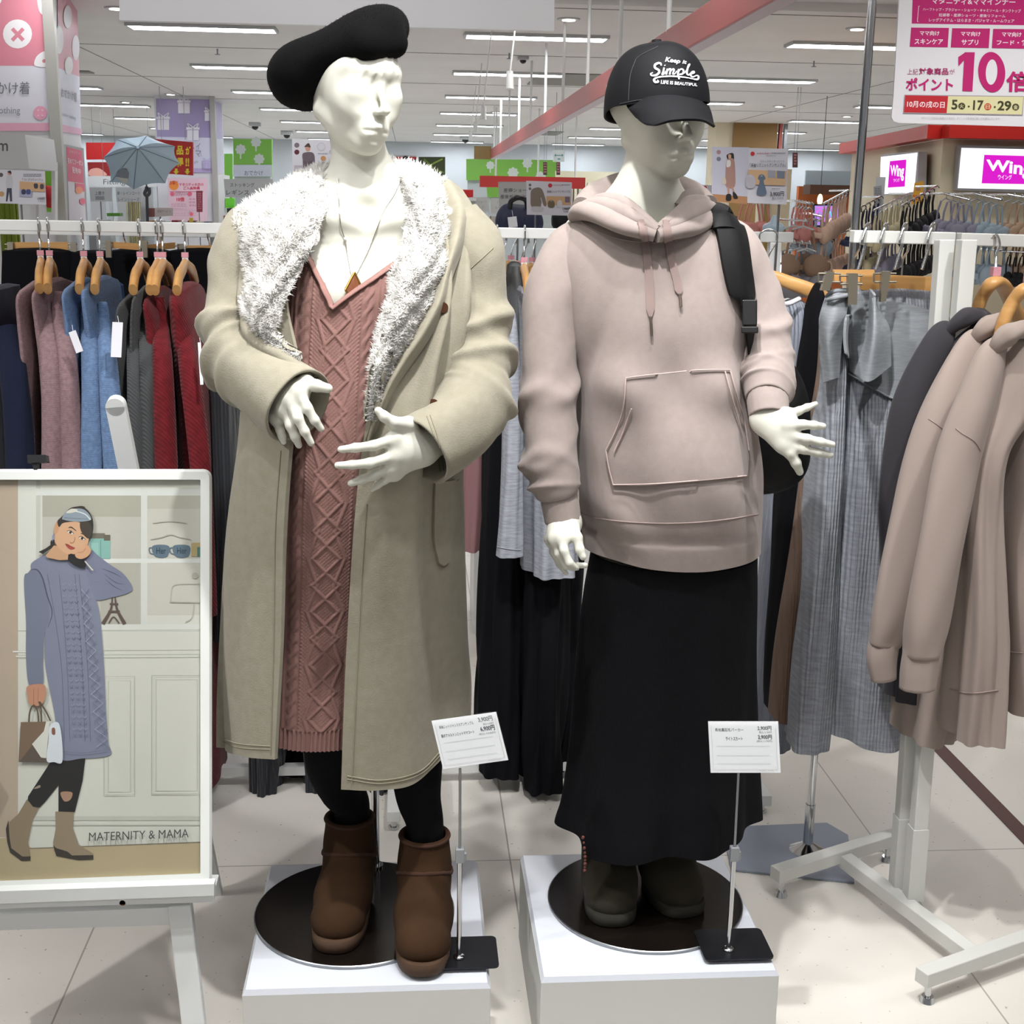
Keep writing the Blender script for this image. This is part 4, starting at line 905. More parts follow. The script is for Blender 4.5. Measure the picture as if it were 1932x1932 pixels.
cst([(950, 415), (945, 392), (915, 385), (875, 410), (880, 445), (920, 470), (925, 500), (890, 530), (840, 535), (825, 515), (850, 500)], [14, 20, 22, 26, 26, 26, 26, 24, 18, 14, 10], 50)
cst([(985, 440), (975, 490), (962, 522), (985, 515), (1010, 480)], [18, 22, 20, 12, 10]); cst([(990, 410), (996, 416)], 18, 4)
cst([(1025, 455), (1010, 525)], 20, 8); cst([(1018, 495), (1045, 458), (1062, 465), (1050, 525)], [10, 16, 20, 20]); cst([(1055, 495), (1085, 460), (1102, 468), (1090, 515), (1112, 515), (1135, 480)], [10, 16, 20, 18, 12, 10])
cst([(1160, 460), (1150, 520), (1165, 580)], [20, 22, 18], 12); cst([(1155, 490), (1185, 458), (1215, 475), (1205, 515), (1165, 522)], [12, 16, 20, 20, 14])
cst([(1225, 510), (1270, 440), (1290, 400), (1275, 410), (1255, 500), (1275, 530), (1300, 505)], [8, 12, 12, 18, 22, 14, 10]); cst([(1300, 520), (1340, 505), (1340, 488), (1315, 495), (1300, 530), (1325, 552), (1375, 535), (1395, 550), (1385, 580), (1340, 580)], [10, 14, 14, 18, 20, 16, 12, 18, 22, 16], 50)
cst([(1370, 585), (1250, 560), (1100, 545), (980, 548), (900, 560), (865, 585), (880, 612), (915, 610), (905, 585)], [10, 14, 16, 16, 18, 26, 28, 20, 8], 60)
q.build('printed_slogan', cap)

# backpack, hung from the shoulder ---------------------------------------
BP = mat('black_nylon', '0b0c0e', .6, bump=('weave', 200, .2), spec=.25); bp = thing('backpack', 'black nylon backpack with a padded strap worn by the mannequin in the mauve hoodie', 'backpack', tuple(P(1470, 930, 2.47)))
q = MB(BP); S = SDF(P(1330, 960, 2.50)+[-.05, -.08, -.06], P(1520, 620, 2.56)+[.06, .12, .08], .007)
S.ell(P(1430, 790, 2.56), (.10, .075, .15), .03); S.ell(P(1462, 820, 2.56), (.052, .07, .10), .05); S.cap(P(1380, 870, 2.56), P(1475, 870, 2.56), .055, .05, .04)
into(q, S); bpo = q.build('bag', bp)
q = MB(BP); allm = surf_of(MB(HO).add(*(lambda m: (np.vstack(m.v), m.f))(_hb := MB(HO).loft(g, HO, caps=(False, False))))) if False else sh
A = []
for i, (x, y, w) in enumerate(cr([(1357, 412, 18), (1367, 424, 24), (1377, 455, 26), (1386, 510, 25), (1394, 555, 22), (1398, 570, 14)], 50)):
    A.append([allm.at(x+f*w, y, .018-.008*abs(f)) for f in np.linspace(-1, 1, 7)])
q.grid(A, .014, BP); st = q.build('shoulder_strap', bp, label='black padded shoulder strap')
q = MB(BP); A = []
for x, y, w in cr([(1396, 560, 11), (1402, 600, 10), (1407, 640, 9), (1409, 690, 6)], 24): A.append([allm.at(min(x+f*w, 1416), y, .014) for f in (-1, 0, 1)])
q.grid(A, .003, BP); q.build('webbing', bp)
q = MB(mat('buckle_plastic', '0b0b0d', .3)); c = allm.at(1397, 590, .02); d = nrm(EYE-c); q.box(c, (.026, .045, .012), ax=(RT, UP, -d)); q.box(c-UP*.03, (.03, .012, .014), ax=(RT, UP, -d)); q.build('buckle', bp, bevel=.002)
q = MB(BP); q.tube([P(1366, 432, 2.255), P(1357, 404, 2.28), P(1352, 392, 2.34), P(1362, 400, 2.42), P(1400, 500, 2.50), P(1430, 640, 2.52)], [(.022, .007)]*6, 12, res=40); q.build('back_strap', bp)

# ================================================================== PLINTHS
PLI = mat('plinth_laminate', 'd2d6df', .32, mott=(1.5, 'ced2dc', .3, .7)); PLS = mat('plinth_side', 'd2d3d0', .45)
for nm, x0, x1, y0, y1, lab in (('l', -.302, .1425, 2.063, 2.517, 'white display plinth under the mannequin in the beige coat'), ('r', .235, .6785, 2.075, 2.535, 'white display plinth under the mannequin in the mauve hoodie')):
    t = thing('display_plinth', lab, 'plinth', ((x0+x1)/2, (y0+y1)/2, 0), 'white display plinths')
    q = MB(PLS); q.box(((x0+x1)/2, (y0+y1)/2, ZP/2-.004), (x1-x0, y1-y0, ZP-.008)); q.build('base_box', t, bevel=.002)
    q = MB(PLI); i = .014
    a = [(x0, y0, ZP-.010), (x1, y0, ZP-.010), (x1, y1, ZP-.010), (x0, y1, ZP-.010)]; b = [(x0+.006, y0+.004, ZP), (x1-.006, y0+.004, ZP), (x1-.006, y1-.004, ZP), (x0+.006, y1-.004, ZP)]
    q.loft([a, b], PLI, smooth=False); q.build('top_panel', t)

# ================================================================== PRICE CARD STANDS
def card_stand(label, base_c, top, card, rows_, glare, sgn):
    bc = np.array([*base_c, ZP]); t = thing('price_card_stand', label, 'sign stand', tuple(bc), 'price card stands on the plinths')
    pts = []; w, h, r = .066, .052, .010; 
    for cx, cy, a0 in ((w-r, h-r, 0), (-w+r, h-r, 90), (-w+r, -h+r, 180), (w-r, -h+r, 270)):
        for a in (0, 22, 45, 68, 90): pts.append((bc[0]+cx+r*math.cos(math.radians(a0+a)), bc[1]+.0+cy+r*math.sin(math.radians(a0+a)), ZP+.008))
    q = MB(mat('black_steel_base', '2a2b30', .3, .7)); q.prism(pts, (0, 0, .003)); q.build('base', t)
    pole0 = G(*glare['pole'], ZP+.011); q = MB(CHROME); mid = P(*glare['mid'], pole0[1]+.0); q.cyl(pole0, pole0*[1, 1, 0]+[0, 0, mid[2]], .0045, n=14); q.ell(pole0+[0, 0, .002], (.011, .011, .005), 16); q.build('lower_pole', t)
    tp = P(*top, pole0[1]-.004); q = MB(STEEL); m0 = np.array([pole0[0], pole0[1], mid[2]]); q.cyl(m0, tp, .0025, n=12); q.build('upper_pole', t)
    q = MB(mat('grey_plastic_clamp', '8b8e92', .4)); q.box(m0, (.016, .014, .028)); q.box(m0+[.009, 0, -.004], (.006, .010, .018)); q.build('clamp', t, bevel=.0015)
    Y = tp[1]-.006; n = nrm((.02*sgn, -1, .28)); S = Sheet(P(sum(p[0] for p in card)/4, sum(p[1] for p in card)/4, Y), n)
    q = MB(mat('card_stock', 'eeedf2', .5)); q.prism([S.pt(*p) for p in card], -n*.0012); cd = q.build('price_card', t)
    M = np.array(card, float); bl = lambda u, v: tuple((M[0]*(1-u)+M[1]*u)*(1-v)+(M[3]*(1-u)+M[2]*u)*v)
    B4 = lambda u0, v0, u1, v1: [bl(u0, v0), bl(u1, v0), bl(u1, v1), bl(u0, v1)]
    for (u0, v0, u1, v1, s, c, bo) in rows_: S.text(s, B4(u0, v0, u1, v1), c, bo)
    for v in (.48, .66, .82): S.line([bl(.1, v), bl(.86, v)], .5, 'b9b8bf')
    for a, b in (((.04, .08), (.04, .93)), ((.04, .93), (.96, .93)), ((.96, .93), (.96, .12))): S.line([bl(*a), bl(*b)], .6, 'cfc7c9')
    S.text('MATERNITY & MAMA', B4(.70, .945, .90, .965), 'b5b0b0')
    S.fin('print', cd)
    q = MB(film('clear_acrylic')); e = (M-M.mean(0))*1.015+M.mean(0)+[0, -1]; S2 = Sheet(S.O+n*.006, n); q.prism([S2.pt(*p) for p in e], -n*.0015); q.build('acrylic_cover', t)
    return t
card_stand('tilted price card reading 6,900 on a thin pole beside the brown boots', tuple(G(872, 1806, ZP)[:2]), (868, 1450), [(814, 1360), (936, 1343), (959, 1434), (836, 1451)],
    [(.09, .12, .62, .19, '長袖ニットジャンスカアンサンブル', '6a6a70', .01), (.70, .06, .92, .17, '3,900円', '77777d', .015), (.76, .19, .92, .235, '税込 4,290円', '8a8a90', 0), (.09, .30, .60, .37, '裏ボアメルトンニットママコート', '6a6a70', .01), (.70, .25, .92, .36, '6,900円', '5a5a60', .02), (.66, .38, .92, .425, '(税込 7,590円)', '8a8a90', 0)], dict(pole=(866, 1806), mid=(868, 1613)), 1)
card_stand('upright price card reading 2,900 twice on a thin pole before the black skirt', tuple(G(1383, 1790, ZP)[:2]), (1393, 1458), [(1336, 1361), (1468, 1361), (1473, 1458), (1341, 1458)],
    [(.09, .13, .50, .20, '長袖裏起毛パーカー', '6a6a70', .01), (.70, .09, .90, .18, '2,900円', '5a5a60', .02), (.72, .19, .90, .235, '税込 3,190円', '8a8a90', 0), (.24, .30, .48, .37, 'ライトスカート', '6a6a70', .01), (.70, .26, .90, .35, '2,900円', '5a5a60', .02), (.68, .36, .90, .405, '(税込 3,190円)', '8a8a90', 0)], dict(pole=(1374, 1792), mid=(1386, 1610)), -1)
# ================================================================== RACKS, HANGERS AND HANGING CLOTHES
YR = 3.33; ZR = P(300, 429, YR)[2]
def rack(label, x0, x1, yr, zr, posts, front, back, loc):
    t = thing('clothes_rack', label, 'clothes rack', loc)
    q = MB(WHITE); q.box(((x0+x1)/2, yr, zr), (x1-x0, .03, .026)); q.build('rail', t, bevel=.002)
    for x in posts:
        q = MB(WHITE); q.box((x, yr, (zr-.013+.06)/2), (.03, .03, zr-.013-.06)); q.build('post', t, bevel=.002)
        q = MB(WHITE); q.box((x, (front+back)/2, .045), (.034, back-front, .03)); o = q.build('foot_bar', t, bevel=.002)
        for y in (front+.03, back-.03):
            q = MB(CHROME); q.cyl((x, y, 0), (x, y, .03), .009, .006); q.cyl((x, y, 0), (x, y, .006), .014); q.build('leveller', o)
    q = MB(WHITE); q.box(((x0+x1)/2, yr, .045), (abs(posts[-1]-posts[0]) if len(posts) > 1 else .1, .028, .026)); q.build('base_bar', t)
    return t
rack('white metal clothes rack behind the poster, holding knitwear', -1.45, -.03, YR, ZR, (-1.40, -.046), 3.03, 3.66, (-.75, YR, 0))
rack('white metal clothes rack between and behind the two mannequins', .01, .98, YR, ZR, (.05, .935), 3.08, 3.66, (.5, YR, 0))

def hanger_mesh(parent, c, rot=0.0, w=.36, drop=.045, chip=True, wood=WOOD, zr=None):
    """wooden hanger hooked over a rail at point c (rail centre)"""
    ca, sa = math.cos(rot), math.sin(rot); L = lambda a, b, z: np.array([c[0]+a*ca-b*sa, c[1]+a*sa+b*ca, c[2]+z])
    q = MB(CHROME); q.tube([L(-.019, 0, -.016), L(-.021, 0, -.004), L(-.019, 0, .010), L(0, 0, .019), L(.018, 0, .010), L(.019, 0, -.010), L(.006, 0, -.034), L(0, 0, -.056), L(0, 0, -.09)], .0022, 8, res=40, up=(0, 1, 0)); q.build('hook', parent)
    q = MB(wood); h = w/2
    q.tube([L(-h, 0, -.085-drop-.012), L(-h*.72, 0, -.085-drop*.62), L(-h*.35, 0, -.092-drop*.18), L(0, 0, -.088), L(h*.35, 0, -.092-drop*.18), L(h*.72, 0, -.085-drop*.62), L(h, 0, -.085-drop-.012)], [(.0105, .016), (.0105, .018), (.010, .016), (.009, .014), (.010, .016), (.0105, .018), (.0105, .016)], 16, res=46, up=(0, 0, 1)); q.build('wooden_body', parent)
    if chip: q = MB(PINKTAG); q.box(L(0, 0, -.066), (.014, .016, .012), ax=((ca, sa, 0), (-sa, ca, 0), (0, 0, 1))); q.box(L(0, 0, -.079), (.012, .014, .012), PAPER, ax=((ca, sa, 0), (-sa, ca, 0), (0, 0, 1))); q.build('size_chip', parent)
def hanger(px, yr, zr, label, rot=None, group='wooden hangers on the left rack', **k):
    x = P(px, 430, yr)[0]; rot = math.pi/2+math.atan2(-x, yr)*(1.0-(px/347)*.75 if px < 350 else .3) if rot is None else rot; t = thing('clothes_hanger', label, 'hanger', (x, yr, zr+.02), group); hanger_mesh(t, np.array([x, yr, zr+.0]), rot, **k); return t, x

def cloth_disp(n, a, ph=0.0, lo=.15):
    return lambda t, v, x, z: a*(lo+v)*(np.sin(n*t+ph+1.5*np.sin(z*7+ph))+.5*np.sin(2.3*n*t+2*ph+z*5))
def garment(name, label, cat, rows, m, n=5, a=.006, ph=0.0, zb=None, sleeves=(), group=None, collar=None, hem=None, nu=90, nv=90, pw=.9, th=.005, extra=None, close=True):
    py0, xl, xr, Y = rows[0][:4]; c = P((xl+xr)/2, rows[-1][0], Y)
    t = thing(name, label, cat, tuple(c), group); q = MB(m)
    rows = [r if len(r) == 6 else (*r, .17, .17) for r in rows]
    g = shell(rows, nu, nv, None, zb, cloth_disp(n, a, ph), pw); add_shell(q, g, m, th)
    if close: q.loft([g[0], g[0]*.55+g[0].mean(0)*.45+[0, 0, .008], g[0]*.1+g[0].mean(0)*.9+[0, 0, .010]], m, caps=(False, True))
    b = q.build('body', t); sf = surf_of(q)
    for s in sleeves:
        q = MB(m); sleeve(s, m, q, 28, 60, lambda tt, v: .05*np.sin(3*tt+9*v+ph)+.03*np.sin(5*tt-13*v), .02, flat=.8, thick=.004); q.build('sleeve', t)
    if collar: q = MB(m); q.tube([P(*p[:3]) for p in collar], [p[3] for p in collar], 14, res=30, disp=lambda tt, v: .1*np.sin(3*tt+8*v)); q.build('collar', t)
    if hem:
        q = MB(hem[0]); seam_on(q, sf, hem[1], hem[0], .0014, 30, .0005); q.build('hem_seam', t)
    return t, sf
def swing_tag(px, py, Y, w, h, label_t='garment', rot=0, col=PAPER, parent=None):
    S = Sheet(P(px, py, Y), (0, -1, .1)); c, s = math.cos(rot), math.sin(rot)
    q = MB(col); q.prism([S.pt(px+a*c-b*s, py+a*s+b*c) for a, b in ((-w/2, 0), (w/2, 0), (w/2, h), (-w/2, h))], (0, .0012, 0)); q.tube([P(px, py-12, Y+.01), P(px+2, py, Y)], .0006, 5); return q.build('price_tag', parent)

M_ = lambda n, c, **k: mat(n, c, .9, bump=k.pop('bump', ('ribz', 110, .5, .002)), sheen=k.pop('sheen', .1), **k)
PK = M_('pink_marl_knit', '9a7f83', mott=(120, '8a6f74', .35, .65)); BL = M_('pale_blue_knit', '6f8bb3', mott=(120, '62799c', .35, .65)); GR = M_('charcoal_cable_knit', '46484a', bump=('ribd', 60, .45, .003))
RD = M_('burgundy_knit', '6a1b22', bump=('ribd', 55, .4, .003), mott=(60, '5a141b', .35, .65)); NV = M_('navy_knit', '1b2238', bump=('noise', 220, .4)); CH = M_('charcoal_marl', '33353a', bump=('ribx', 40, .7, .004))
BLK = mat('black_cotton', '0b0c11', .9, bump=('noise', 200, .2), spec=.12); DEN = mat('blue_denim', '3b537f', .85, bump=('weave', 260, .4), mott=(7, '2c4068', .3, .7)); DSEAM = mat('denim_stitch', '8191ac', .8)
GRH = 'knit tops on the left clothes rack'
sp = [(73, 'pink', 'left'), (90, 'pink', 'right'), (155, 'blue', 'left'), (186, 'blue', 'right'), (262, 'grey', 'left'), (295, 'grey', 'right'), (305, 'burgundy', 'left'), (347, 'burgundy', 'right')]
for px, cn, sd in sp: hanger(px, YR, ZR, 'wooden hanger with pink size chip holding the %s of the two %s knits' % (sd, cn))
KN_ = [
 ('pink', 'left', PK, [(543, 63, 90), (600, 62, 96), (660, 66, 102), (760, 62, 108), (885, 56, 114), (1120, 52, 118)], [(85, 600, 3.2, .018), (96, 700, 3.13, .024), (100, 900, 3.12, .026), (100, 1100, 3.13, .022)]),
 ('pink', 'right', PK, [(540, 93, 114), (600, 94, 126), (660, 100, 136), (760, 104, 146), (885, 112, 156), (1120, 116, 160)], [(113, 600, 3.2, .018), (128, 700, 3.13, .022), (137, 900, 3.12, .024), (140, 1100, 3.13, .022)]),
 ('blue', 'left', BL, [(540, 145, 168), (600, 146, 180), (660, 148, 186), (760, 150, 190), (885, 146, 194), (1120, 144, 196)], [(166, 620, 3.2, .018), (172, 700, 3.13, .022), (174, 900, 3.12, .024), (175, 1100, 3.13, .022)]),
 ('blue', 'right', BL, [(536, 180, 204), (600, 182, 214), (660, 186, 226), (760, 188, 238), (885, 190, 250), (1120, 190, 252)], [(196, 620, 3.2, .018), (205, 700, 3.13, .023), (214, 860, 3.12, .025), (222, 1100, 3.13, .022)]),
 ('dark grey cable', 'left', GR, [(566, 244, 264), (620, 240, 266), (700, 240, 268), (800, 244, 272), (900, 246, 280), (1120, 246, 284)], [(254, 640, 3.2, .016), (254, 720, 3.13, .018), (258, 900, 3.12, .019), (260, 1080, 3.13, .018)]),
 ('dark grey cable', 'right', GR, [(552, 272, 290), (620, 266, 290), (700, 266, 290), (800, 268, 294), (900, 272, 300), (1120, 274, 304)], [(277, 620, 3.2, .017), (277, 700, 3.13, .018), (279, 810, 3.12, .017), (280, 1080, 3.13, .018)]),
 ('burgundy', 'left', RD, [(556, 291, 312), (600, 289, 330), (660, 290, 340), (760, 290, 350), (885, 290, 362), (1280, 300, 392)], [(303, 610, 3.2, .018), (306, 700, 3.13, .024), (316, 900, 3.12, .027), (322, 1080, 3.13, .024)]),
 ('burgundy', 'right', RD, [(548, 332, 376), (600, 332, 390), (660, 334, 398), (760, 345, 404), (900, 350, 412), (1460, 372, 418)], [(346, 610, 3.2, .019), (360, 720, 3.13, .024), (380, 900, 3.12, .024), (392, 1160, 3.13, .022)])]
for i, (cn, sd, m, rows, sl) in enumerate(KN_):
    t, sf = garment('knit_sweater', '%s knit sweater on the left rack, %s of the two that colour' % (cn, sd), 'sweater', [((r[0]-9, r[1]+2, r[2]-2, YR, .10, .10) if k_ == 0 else (*r, YR, .19, .19)) for k_, r in enumerate([rows[0], (rows[0][0]+6, *rows[0][1:])]+rows[1:])], m, 4, .005, i*1.3, sleeves=[[(x_, y_, Y_-.035 if Y_ < 3.19 else Y_, r_) for x_, y_, Y_, r_ in ([(sl[0][0]-2, sl[0][1]-50, 3.2, sl[0][3]*.6)]+list(sl))]], group=GRH)
    if cn == 'pink' and sd == 'right': swing_tag(136, 625, 3.03, 14, 42, rot=-.35, parent=t); 
    if cn == 'blue' and sd == 'right': swing_tag(222, 608, 3.03, 20, 66, rot=.05, parent=t)
    if cn == 'burgundy' and sd == 'right': swing_tag(376, 646, 3.03, 6, 80, rot=-.06, parent=t)
garment('knit_sweater', 'navy knit sweater at the left edge, next to faded jeans', 'sweater', [(545, -20, 8, YR, .18, .18), (600, -40, 30, YR, .18, .18), (700, -50, 44, YR, .18, .18), (885, -60, 60, YR, .18, .18), (1100, -60, 62, YR, .18, .18)], NV, 4, .006, .4, sleeves=[[(15, 620, 3.2, .03), (28, 720, 3.14, .033), (38, 900, 3.12, .035), (40, 1080, 3.12, .03)]])
garment('knit_sweater', 'charcoal knit sweater at the bottom left corner above the poster', 'sweater', [(690, -50, 4, 3.18, .08, .08), (760, -50, 18, 3.16, .08, .08), (885, -60, 32, 3.16, .08, .08), (1100, -60, 36, 3.16, .08, .08)], CH, 4, .006, 2.4)
garment('knit_dress', 'long charcoal ribbed knit dress hanging between burgundy sweater and beige coat', 'dress', [(640, 400, 445, YR+.05, .16, .16), (760, 402, 452, YR+.05, .16, .16), (900, 404, 462, YR+.05, .16, .16), (1180, 408, 470, YR+.05, .16, .16)], CH, 6, .008, 1)
garment('ribbed_trousers', 'dark charcoal ribbed wide trousers, legs hanging below the beige coat', 'trousers', [(1000, 475, 640, YR, .12, .12), (1300, 474, 560, YR, .10, .10), (1440, 474, 532, YR, .08, .08), (1560, 480, 524, YR, .07, .07)], CH, 7, .006, 1, group='charcoal ribbed trousers on the left rack')
garment('ribbed_trousers', 'dark charcoal ribbed trouser leg hanging behind the black tights', 'trousers', [(1000, 560, 660, YR, .12, .12), (1300, 570, 660, YR, .10, .10), (1440, 575, 660, YR, .08, .08), (1525, 578, 650, YR, .07, .07)], CH, 7, .006, 3, group='charcoal ribbed trousers on the left rack')
garment('ribbed_trousers', 'dark charcoal ribbed trouser leg seen between the chrome pole and black tights', 'trousers', [(1000, 690, 760, YR, .12, .12), (1300, 690, 745, YR, .10, .10), (1440, 694, 742, YR, .08, .08), (1520, 696, 740, YR, .07, .07)], CH, 7, .006, 5, group='charcoal ribbed trousers on the left rack')
garment('skirt', 'black inner skirt hanging between the charcoal ribbed trouser legs', 'skirt', [(1200, 500, 600, YR+.1, .06, .06), (1420, 510, 600, YR+.1, .06, .06), (1505, 520, 600, YR+.1, .06, .06)], BLK, 5, .004, 1)

# second row behind: clip hangers with black skirts and jeans ------------------------------------
YB = 3.85; ZB2 = P(200, 436, YB)[2]
rack('second white clothes rack right behind the knitwear, mostly hidden by black skirts', -1.7, -.1, YB, ZB2, (-1.65, -.15), 3.72, 4.2, (-.9, YB, 0))
def clip_hanger(x0, x1, py, Y, label, clips=True, h=16, sk=0, group=None, hookx=None, zr=None, m=WOOD):
    A, B = P(x0, py, Y), P(x1, py+sk, Y); t = thing('clip_hanger', label, 'hanger', tuple((A+B)/2), group)
    q = MB(m); q.bar(A, B, .011, h/2430*Y, up=(0, 0, 1)) if False else q.prism([P(x0, py-h/2, Y), P(x1, py-h/2+sk, Y), P(x1, py+h/2+sk, Y), P(x0, py+h/2, Y)], (0, .011, 0)); q.build('wooden_bar', t, bevel=.002)
    c = (A+B)/2; zt = (zr or c[2]+.08); q = MB(CHROME); q.tube([c+[0, .005, h/4860*Y], [c[0], c[1]+.005, zt-.03], [c[0]+.0, c[1]-.02, zt-.01], [c[0], c[1]-.016, zt+.012], [c[0], c[1]+.01, zt+.024], [c[0], c[1]+.03, zt+.008]], .0022, 8, res=30); q.build('hook', t)
    if clips:
        for f in (0, 1):
            px = x0-9 if f == 0 else x1+9; q = MB(BRASS); q.prism([P(px-5, py-8, Y-.01), P(px+6, py-8, Y-.01), P(px+7, py+24, Y-.012), P(px-3, py+24, Y-.012)], (0, .012, 0))
            q.tube([P(px-9, py-4, Y), P(px+9, py-4, Y)], .0018, 6); q.tube([P(px-9, py+5, Y), P(px+9, py+5, Y)], .0018, 6); q.build('clip', t)
    return t
gcl = 'wooden clip hangers on the second left rack'
clip_hanger(27, 128, 465, YB, 'wooden clip hanger behind the pink knits', group=gcl, zr=ZB2)
clip_hanger(352, 437, 470, YB, 'wooden clip hanger beside the beige coat', True, 14, group=gcl, zr=ZB2)
clip_hanger(212, 262, 462, YB-.1, 'wooden clip hanger behind the dark grey knits', True, 12, 4, group=gcl, zr=ZB2)
clip_hanger(276, 330, 468, YB+.1, 'wooden clip hanger behind the burgundy knits', True, 12, -5, group=gcl, zr=ZB2)
for i, (a, b, lab) in enumerate(((5, 145, 'left'), (130, 232, 'middle'), (205, 330, 'second from right'), (318, 445, 'right'))):
    garment('skirt', 'black skirt on the second left rack, %s' % {'left': 'behind the pink knits', 'middle': 'behind the blue knits', 'second from right': 'behind the dark grey knits', 'right': 'beside the coat sleeve'}[lab], 'skirt', [(474+(i == 1)*4, a, b, YB, .03, .03), (700, a-4, b+4, YB, .05, .05), (1000, a-12, b+12, YB, .06, .06), (1240, a-16, b+16, YB, .06, .06)], BLK, 5, .008, i, group='black skirts on the second left rack')
for i, (a, b, y0, lab) in enumerate(((14, 66, 562, 'pair of faded blue jeans behind the navy sweater'), (118, 152, 558, 'pair of blue jeans between pink and blue knits'), (200, 234, 538, 'pair of dark blue jeans right of the blue knits'))):
    rows = [(y0, a+4, b-3, 3.62, .05, .05), (y0+60, a, b, 3.62, .06, .06), (y0+300, a-2, b+2, 3.62, .06, .06), (1000, a, b, 3.62, .06, .06)]
    t, sf = garment('jeans', lab, 'jeans', rows, DEN, 3, .004, i, group='blue jeans on the second left rack')
    q = MB(DSEAM); seam_on(q, sf, [(a+2, y0+24), ((a+b)/2, y0+32), (b-3, y0+26)], DSEAM, .0012, 16, .002); q.build('waist_stitching', t)

# centre rack garments ------------------------------------------------------------
HG = mat('heather_grey_jersey', 'a6a9b3', .9, bump=('noise', 260, .2), mott=((30, 30, 200), '8f929c', .35, .65)); DG = mat('dark_grey_jersey', '5f6263', .9, bump=('noise', 260, .2))
PKD = mat('dusty_rose_jersey', '9a7376', .9, bump=('noise', 200, .2))
hanger(938, YR, ZR, 'wooden hanger holding the dark grey top beside the beige sleeve', group='wooden hangers on the centre rack', chip=True); hanger(990, YR, ZR, 'wooden hanger close to the mauve hoodie shoulder', group='wooden hangers on the centre rack')
garment('long_sleeve_top', 'heather grey long-sleeved top, its lit sleeve beside the beige coat sleeve', 'top', [(592, 958, 973, 3.16, .02, .02), (620, 956, 976, 3.16, .03, .03), (700, 953, 981, 3.16, .04, .04), (800, 948, 986, 3.16, .04, .04), (900, 945, 985, 3.16, .04, .04), (1046, 936, 984, 3.16, .04, .04)], HG, 3, .003, 1, hem=(mat('grey_hem', '8e919b', .9), [(939, 1032), (960, 1036), (982, 1038)]))
garment('long_sleeve_top', 'heather grey top hanging behind the mauve hoodie sleeve and hand', 'top', [(548, 978, 990, YR-.05, .14, .14), (620, 984, 1030, YR-.05, .16, .16), (800, 984, 1060, YR-.05, .16, .16), (950, 983, 1080, YR-.05, .16, .16), (1062, 984, 1085, YR-.05, .16, .16)], HG, 6, .008, 2)
garment('top', 'dark grey top hanging under the middle wooden hangers', 'top', [(500, 958, 984, YR+.12, .10, .10), (560, 955, 990, YR+.12, .12, .12), (640, 950, 992, YR+.12, .12, .12), (800, 948, 1000, YR+.12, .12, .12)], DG, 4, .006, 2)
garment('long_skirt', 'long black skirt behind the tilted price card', 'skirt', [(700, 918, 990, YR+.04, .10, .10), (840, 912, 990, YR+.04, .12, .12), (1100, 905, 992, YR+.04, .13, .13), (1340, 899, 988, YR+.04, .14, .14), (1430, 899, 984, YR+.04, .15, .15)], BLK, 5, .009, 1)
garment('wide_trousers', 'black wide trousers hanging below the grey top', 'trousers', [(800, 985, 1070, YR+.0, .10, .10), (1100, 983, 1068, YR, .12, .12), (1340, 980, 1060, YR, .14, .14), (1455, 979, 1055, YR, .16, .16)], BLK, 5, .012, 2)
garment('long_skirt', 'black skirt edge hanging just left of the long skirt on the right mannequin', 'skirt', [(800, 1040, 1110, YR+.12, .10, .10), (1100, 1036, 1096, YR+.12, .12, .12), (1340, 1030, 1084, YR+.12, .14, .14), (1420, 1034, 1078, YR+.12, .14, .14)], BLK, 5, .008, 3)
garment('dress', 'dusty rose dress glimpsed between the beige coat and the black skirts', 'dress', [(640, 880, 925, 3.75, .10, .10), (830, 866, 920, 3.75, .10, .10), (1026, 862, 913, 3.75, .10, .10)], PKD, 4, .006, 2)
for i, (x, y, r, lb) in enumerate(((948, 476, .8, 'left'), (965, 470, .5, 'second'), (985, 480, -.6, 'third'), (1005, 474, .9, 'right'))):
    t = thing('clothes_hanger', 'wooden hanger without clothes behind the centre rail, %s of four' % {'left': 'leftmost', 'second': 'second', 'third': 'third', 'right': 'rightmost'}[lb], 'hanger', tuple(P(x, y, 4.0)), 'wooden hangers behind the centre rail'); c = P(x, y-26, 4.0); hanger_mesh(t, c, r, .4, .07, chip=True)

# right of the hoodie mannequin ----------------------------------------------------
GH = M_('grey_rib_knit', 'a0a4ad', bump=('ribx', 42, .8, .004), mott=((25, 25, 160), '8c9099', .35, .65)); GS = mat('grey_waist_jersey', '92969b', .9, bump=('noise', 300, .25), mott=((30, 30, 220), '85898e', .35, .65))
BRN = M_('brown_rib_knit', '7c6556', bump=('ribx', 60, .8, .004)); SLT = M_('slate_rib_knit', '868b99', bump=('ribx', 50, .8, .004)); CHS = mat('charcoal_sweat', '38363b', .9, bump=('noise', 400, .15), sheen=.1)
YS = 2.92
t, _ = garment('grey_sweatshirt', 'heather grey sweatshirt with white inner collar beside the mauve right sleeve', 'sweatshirt', [(572, 1478, 1518, 3.05, .05, .05), (600, 1470, 1530, 3.05, .08, .08), (700, 1466, 1536, 3.05, .10, .10), (1000, 1440, 1520, 3.05, .10, .10), (1390, 1418, 1490, 3.05, .10, .10)], SLT, 4, .006, 2)
q = MB(PAPER); q.tube([P(1474, 575, 2.98), P(1490, 572, 2.955), P(1508, 564, 2.97)], .006, 10, res=14); q.build('white_collar', t)
ht = thing('clothes_hanger', 'brown wooden hanger arm holding the grey sweatshirt beside the mauve sleeve', 'hanger', tuple(P(1480, 545, 3.05))); hanger_mesh(ht, P(1450, 448, 3.02), -.1, .34, .07)
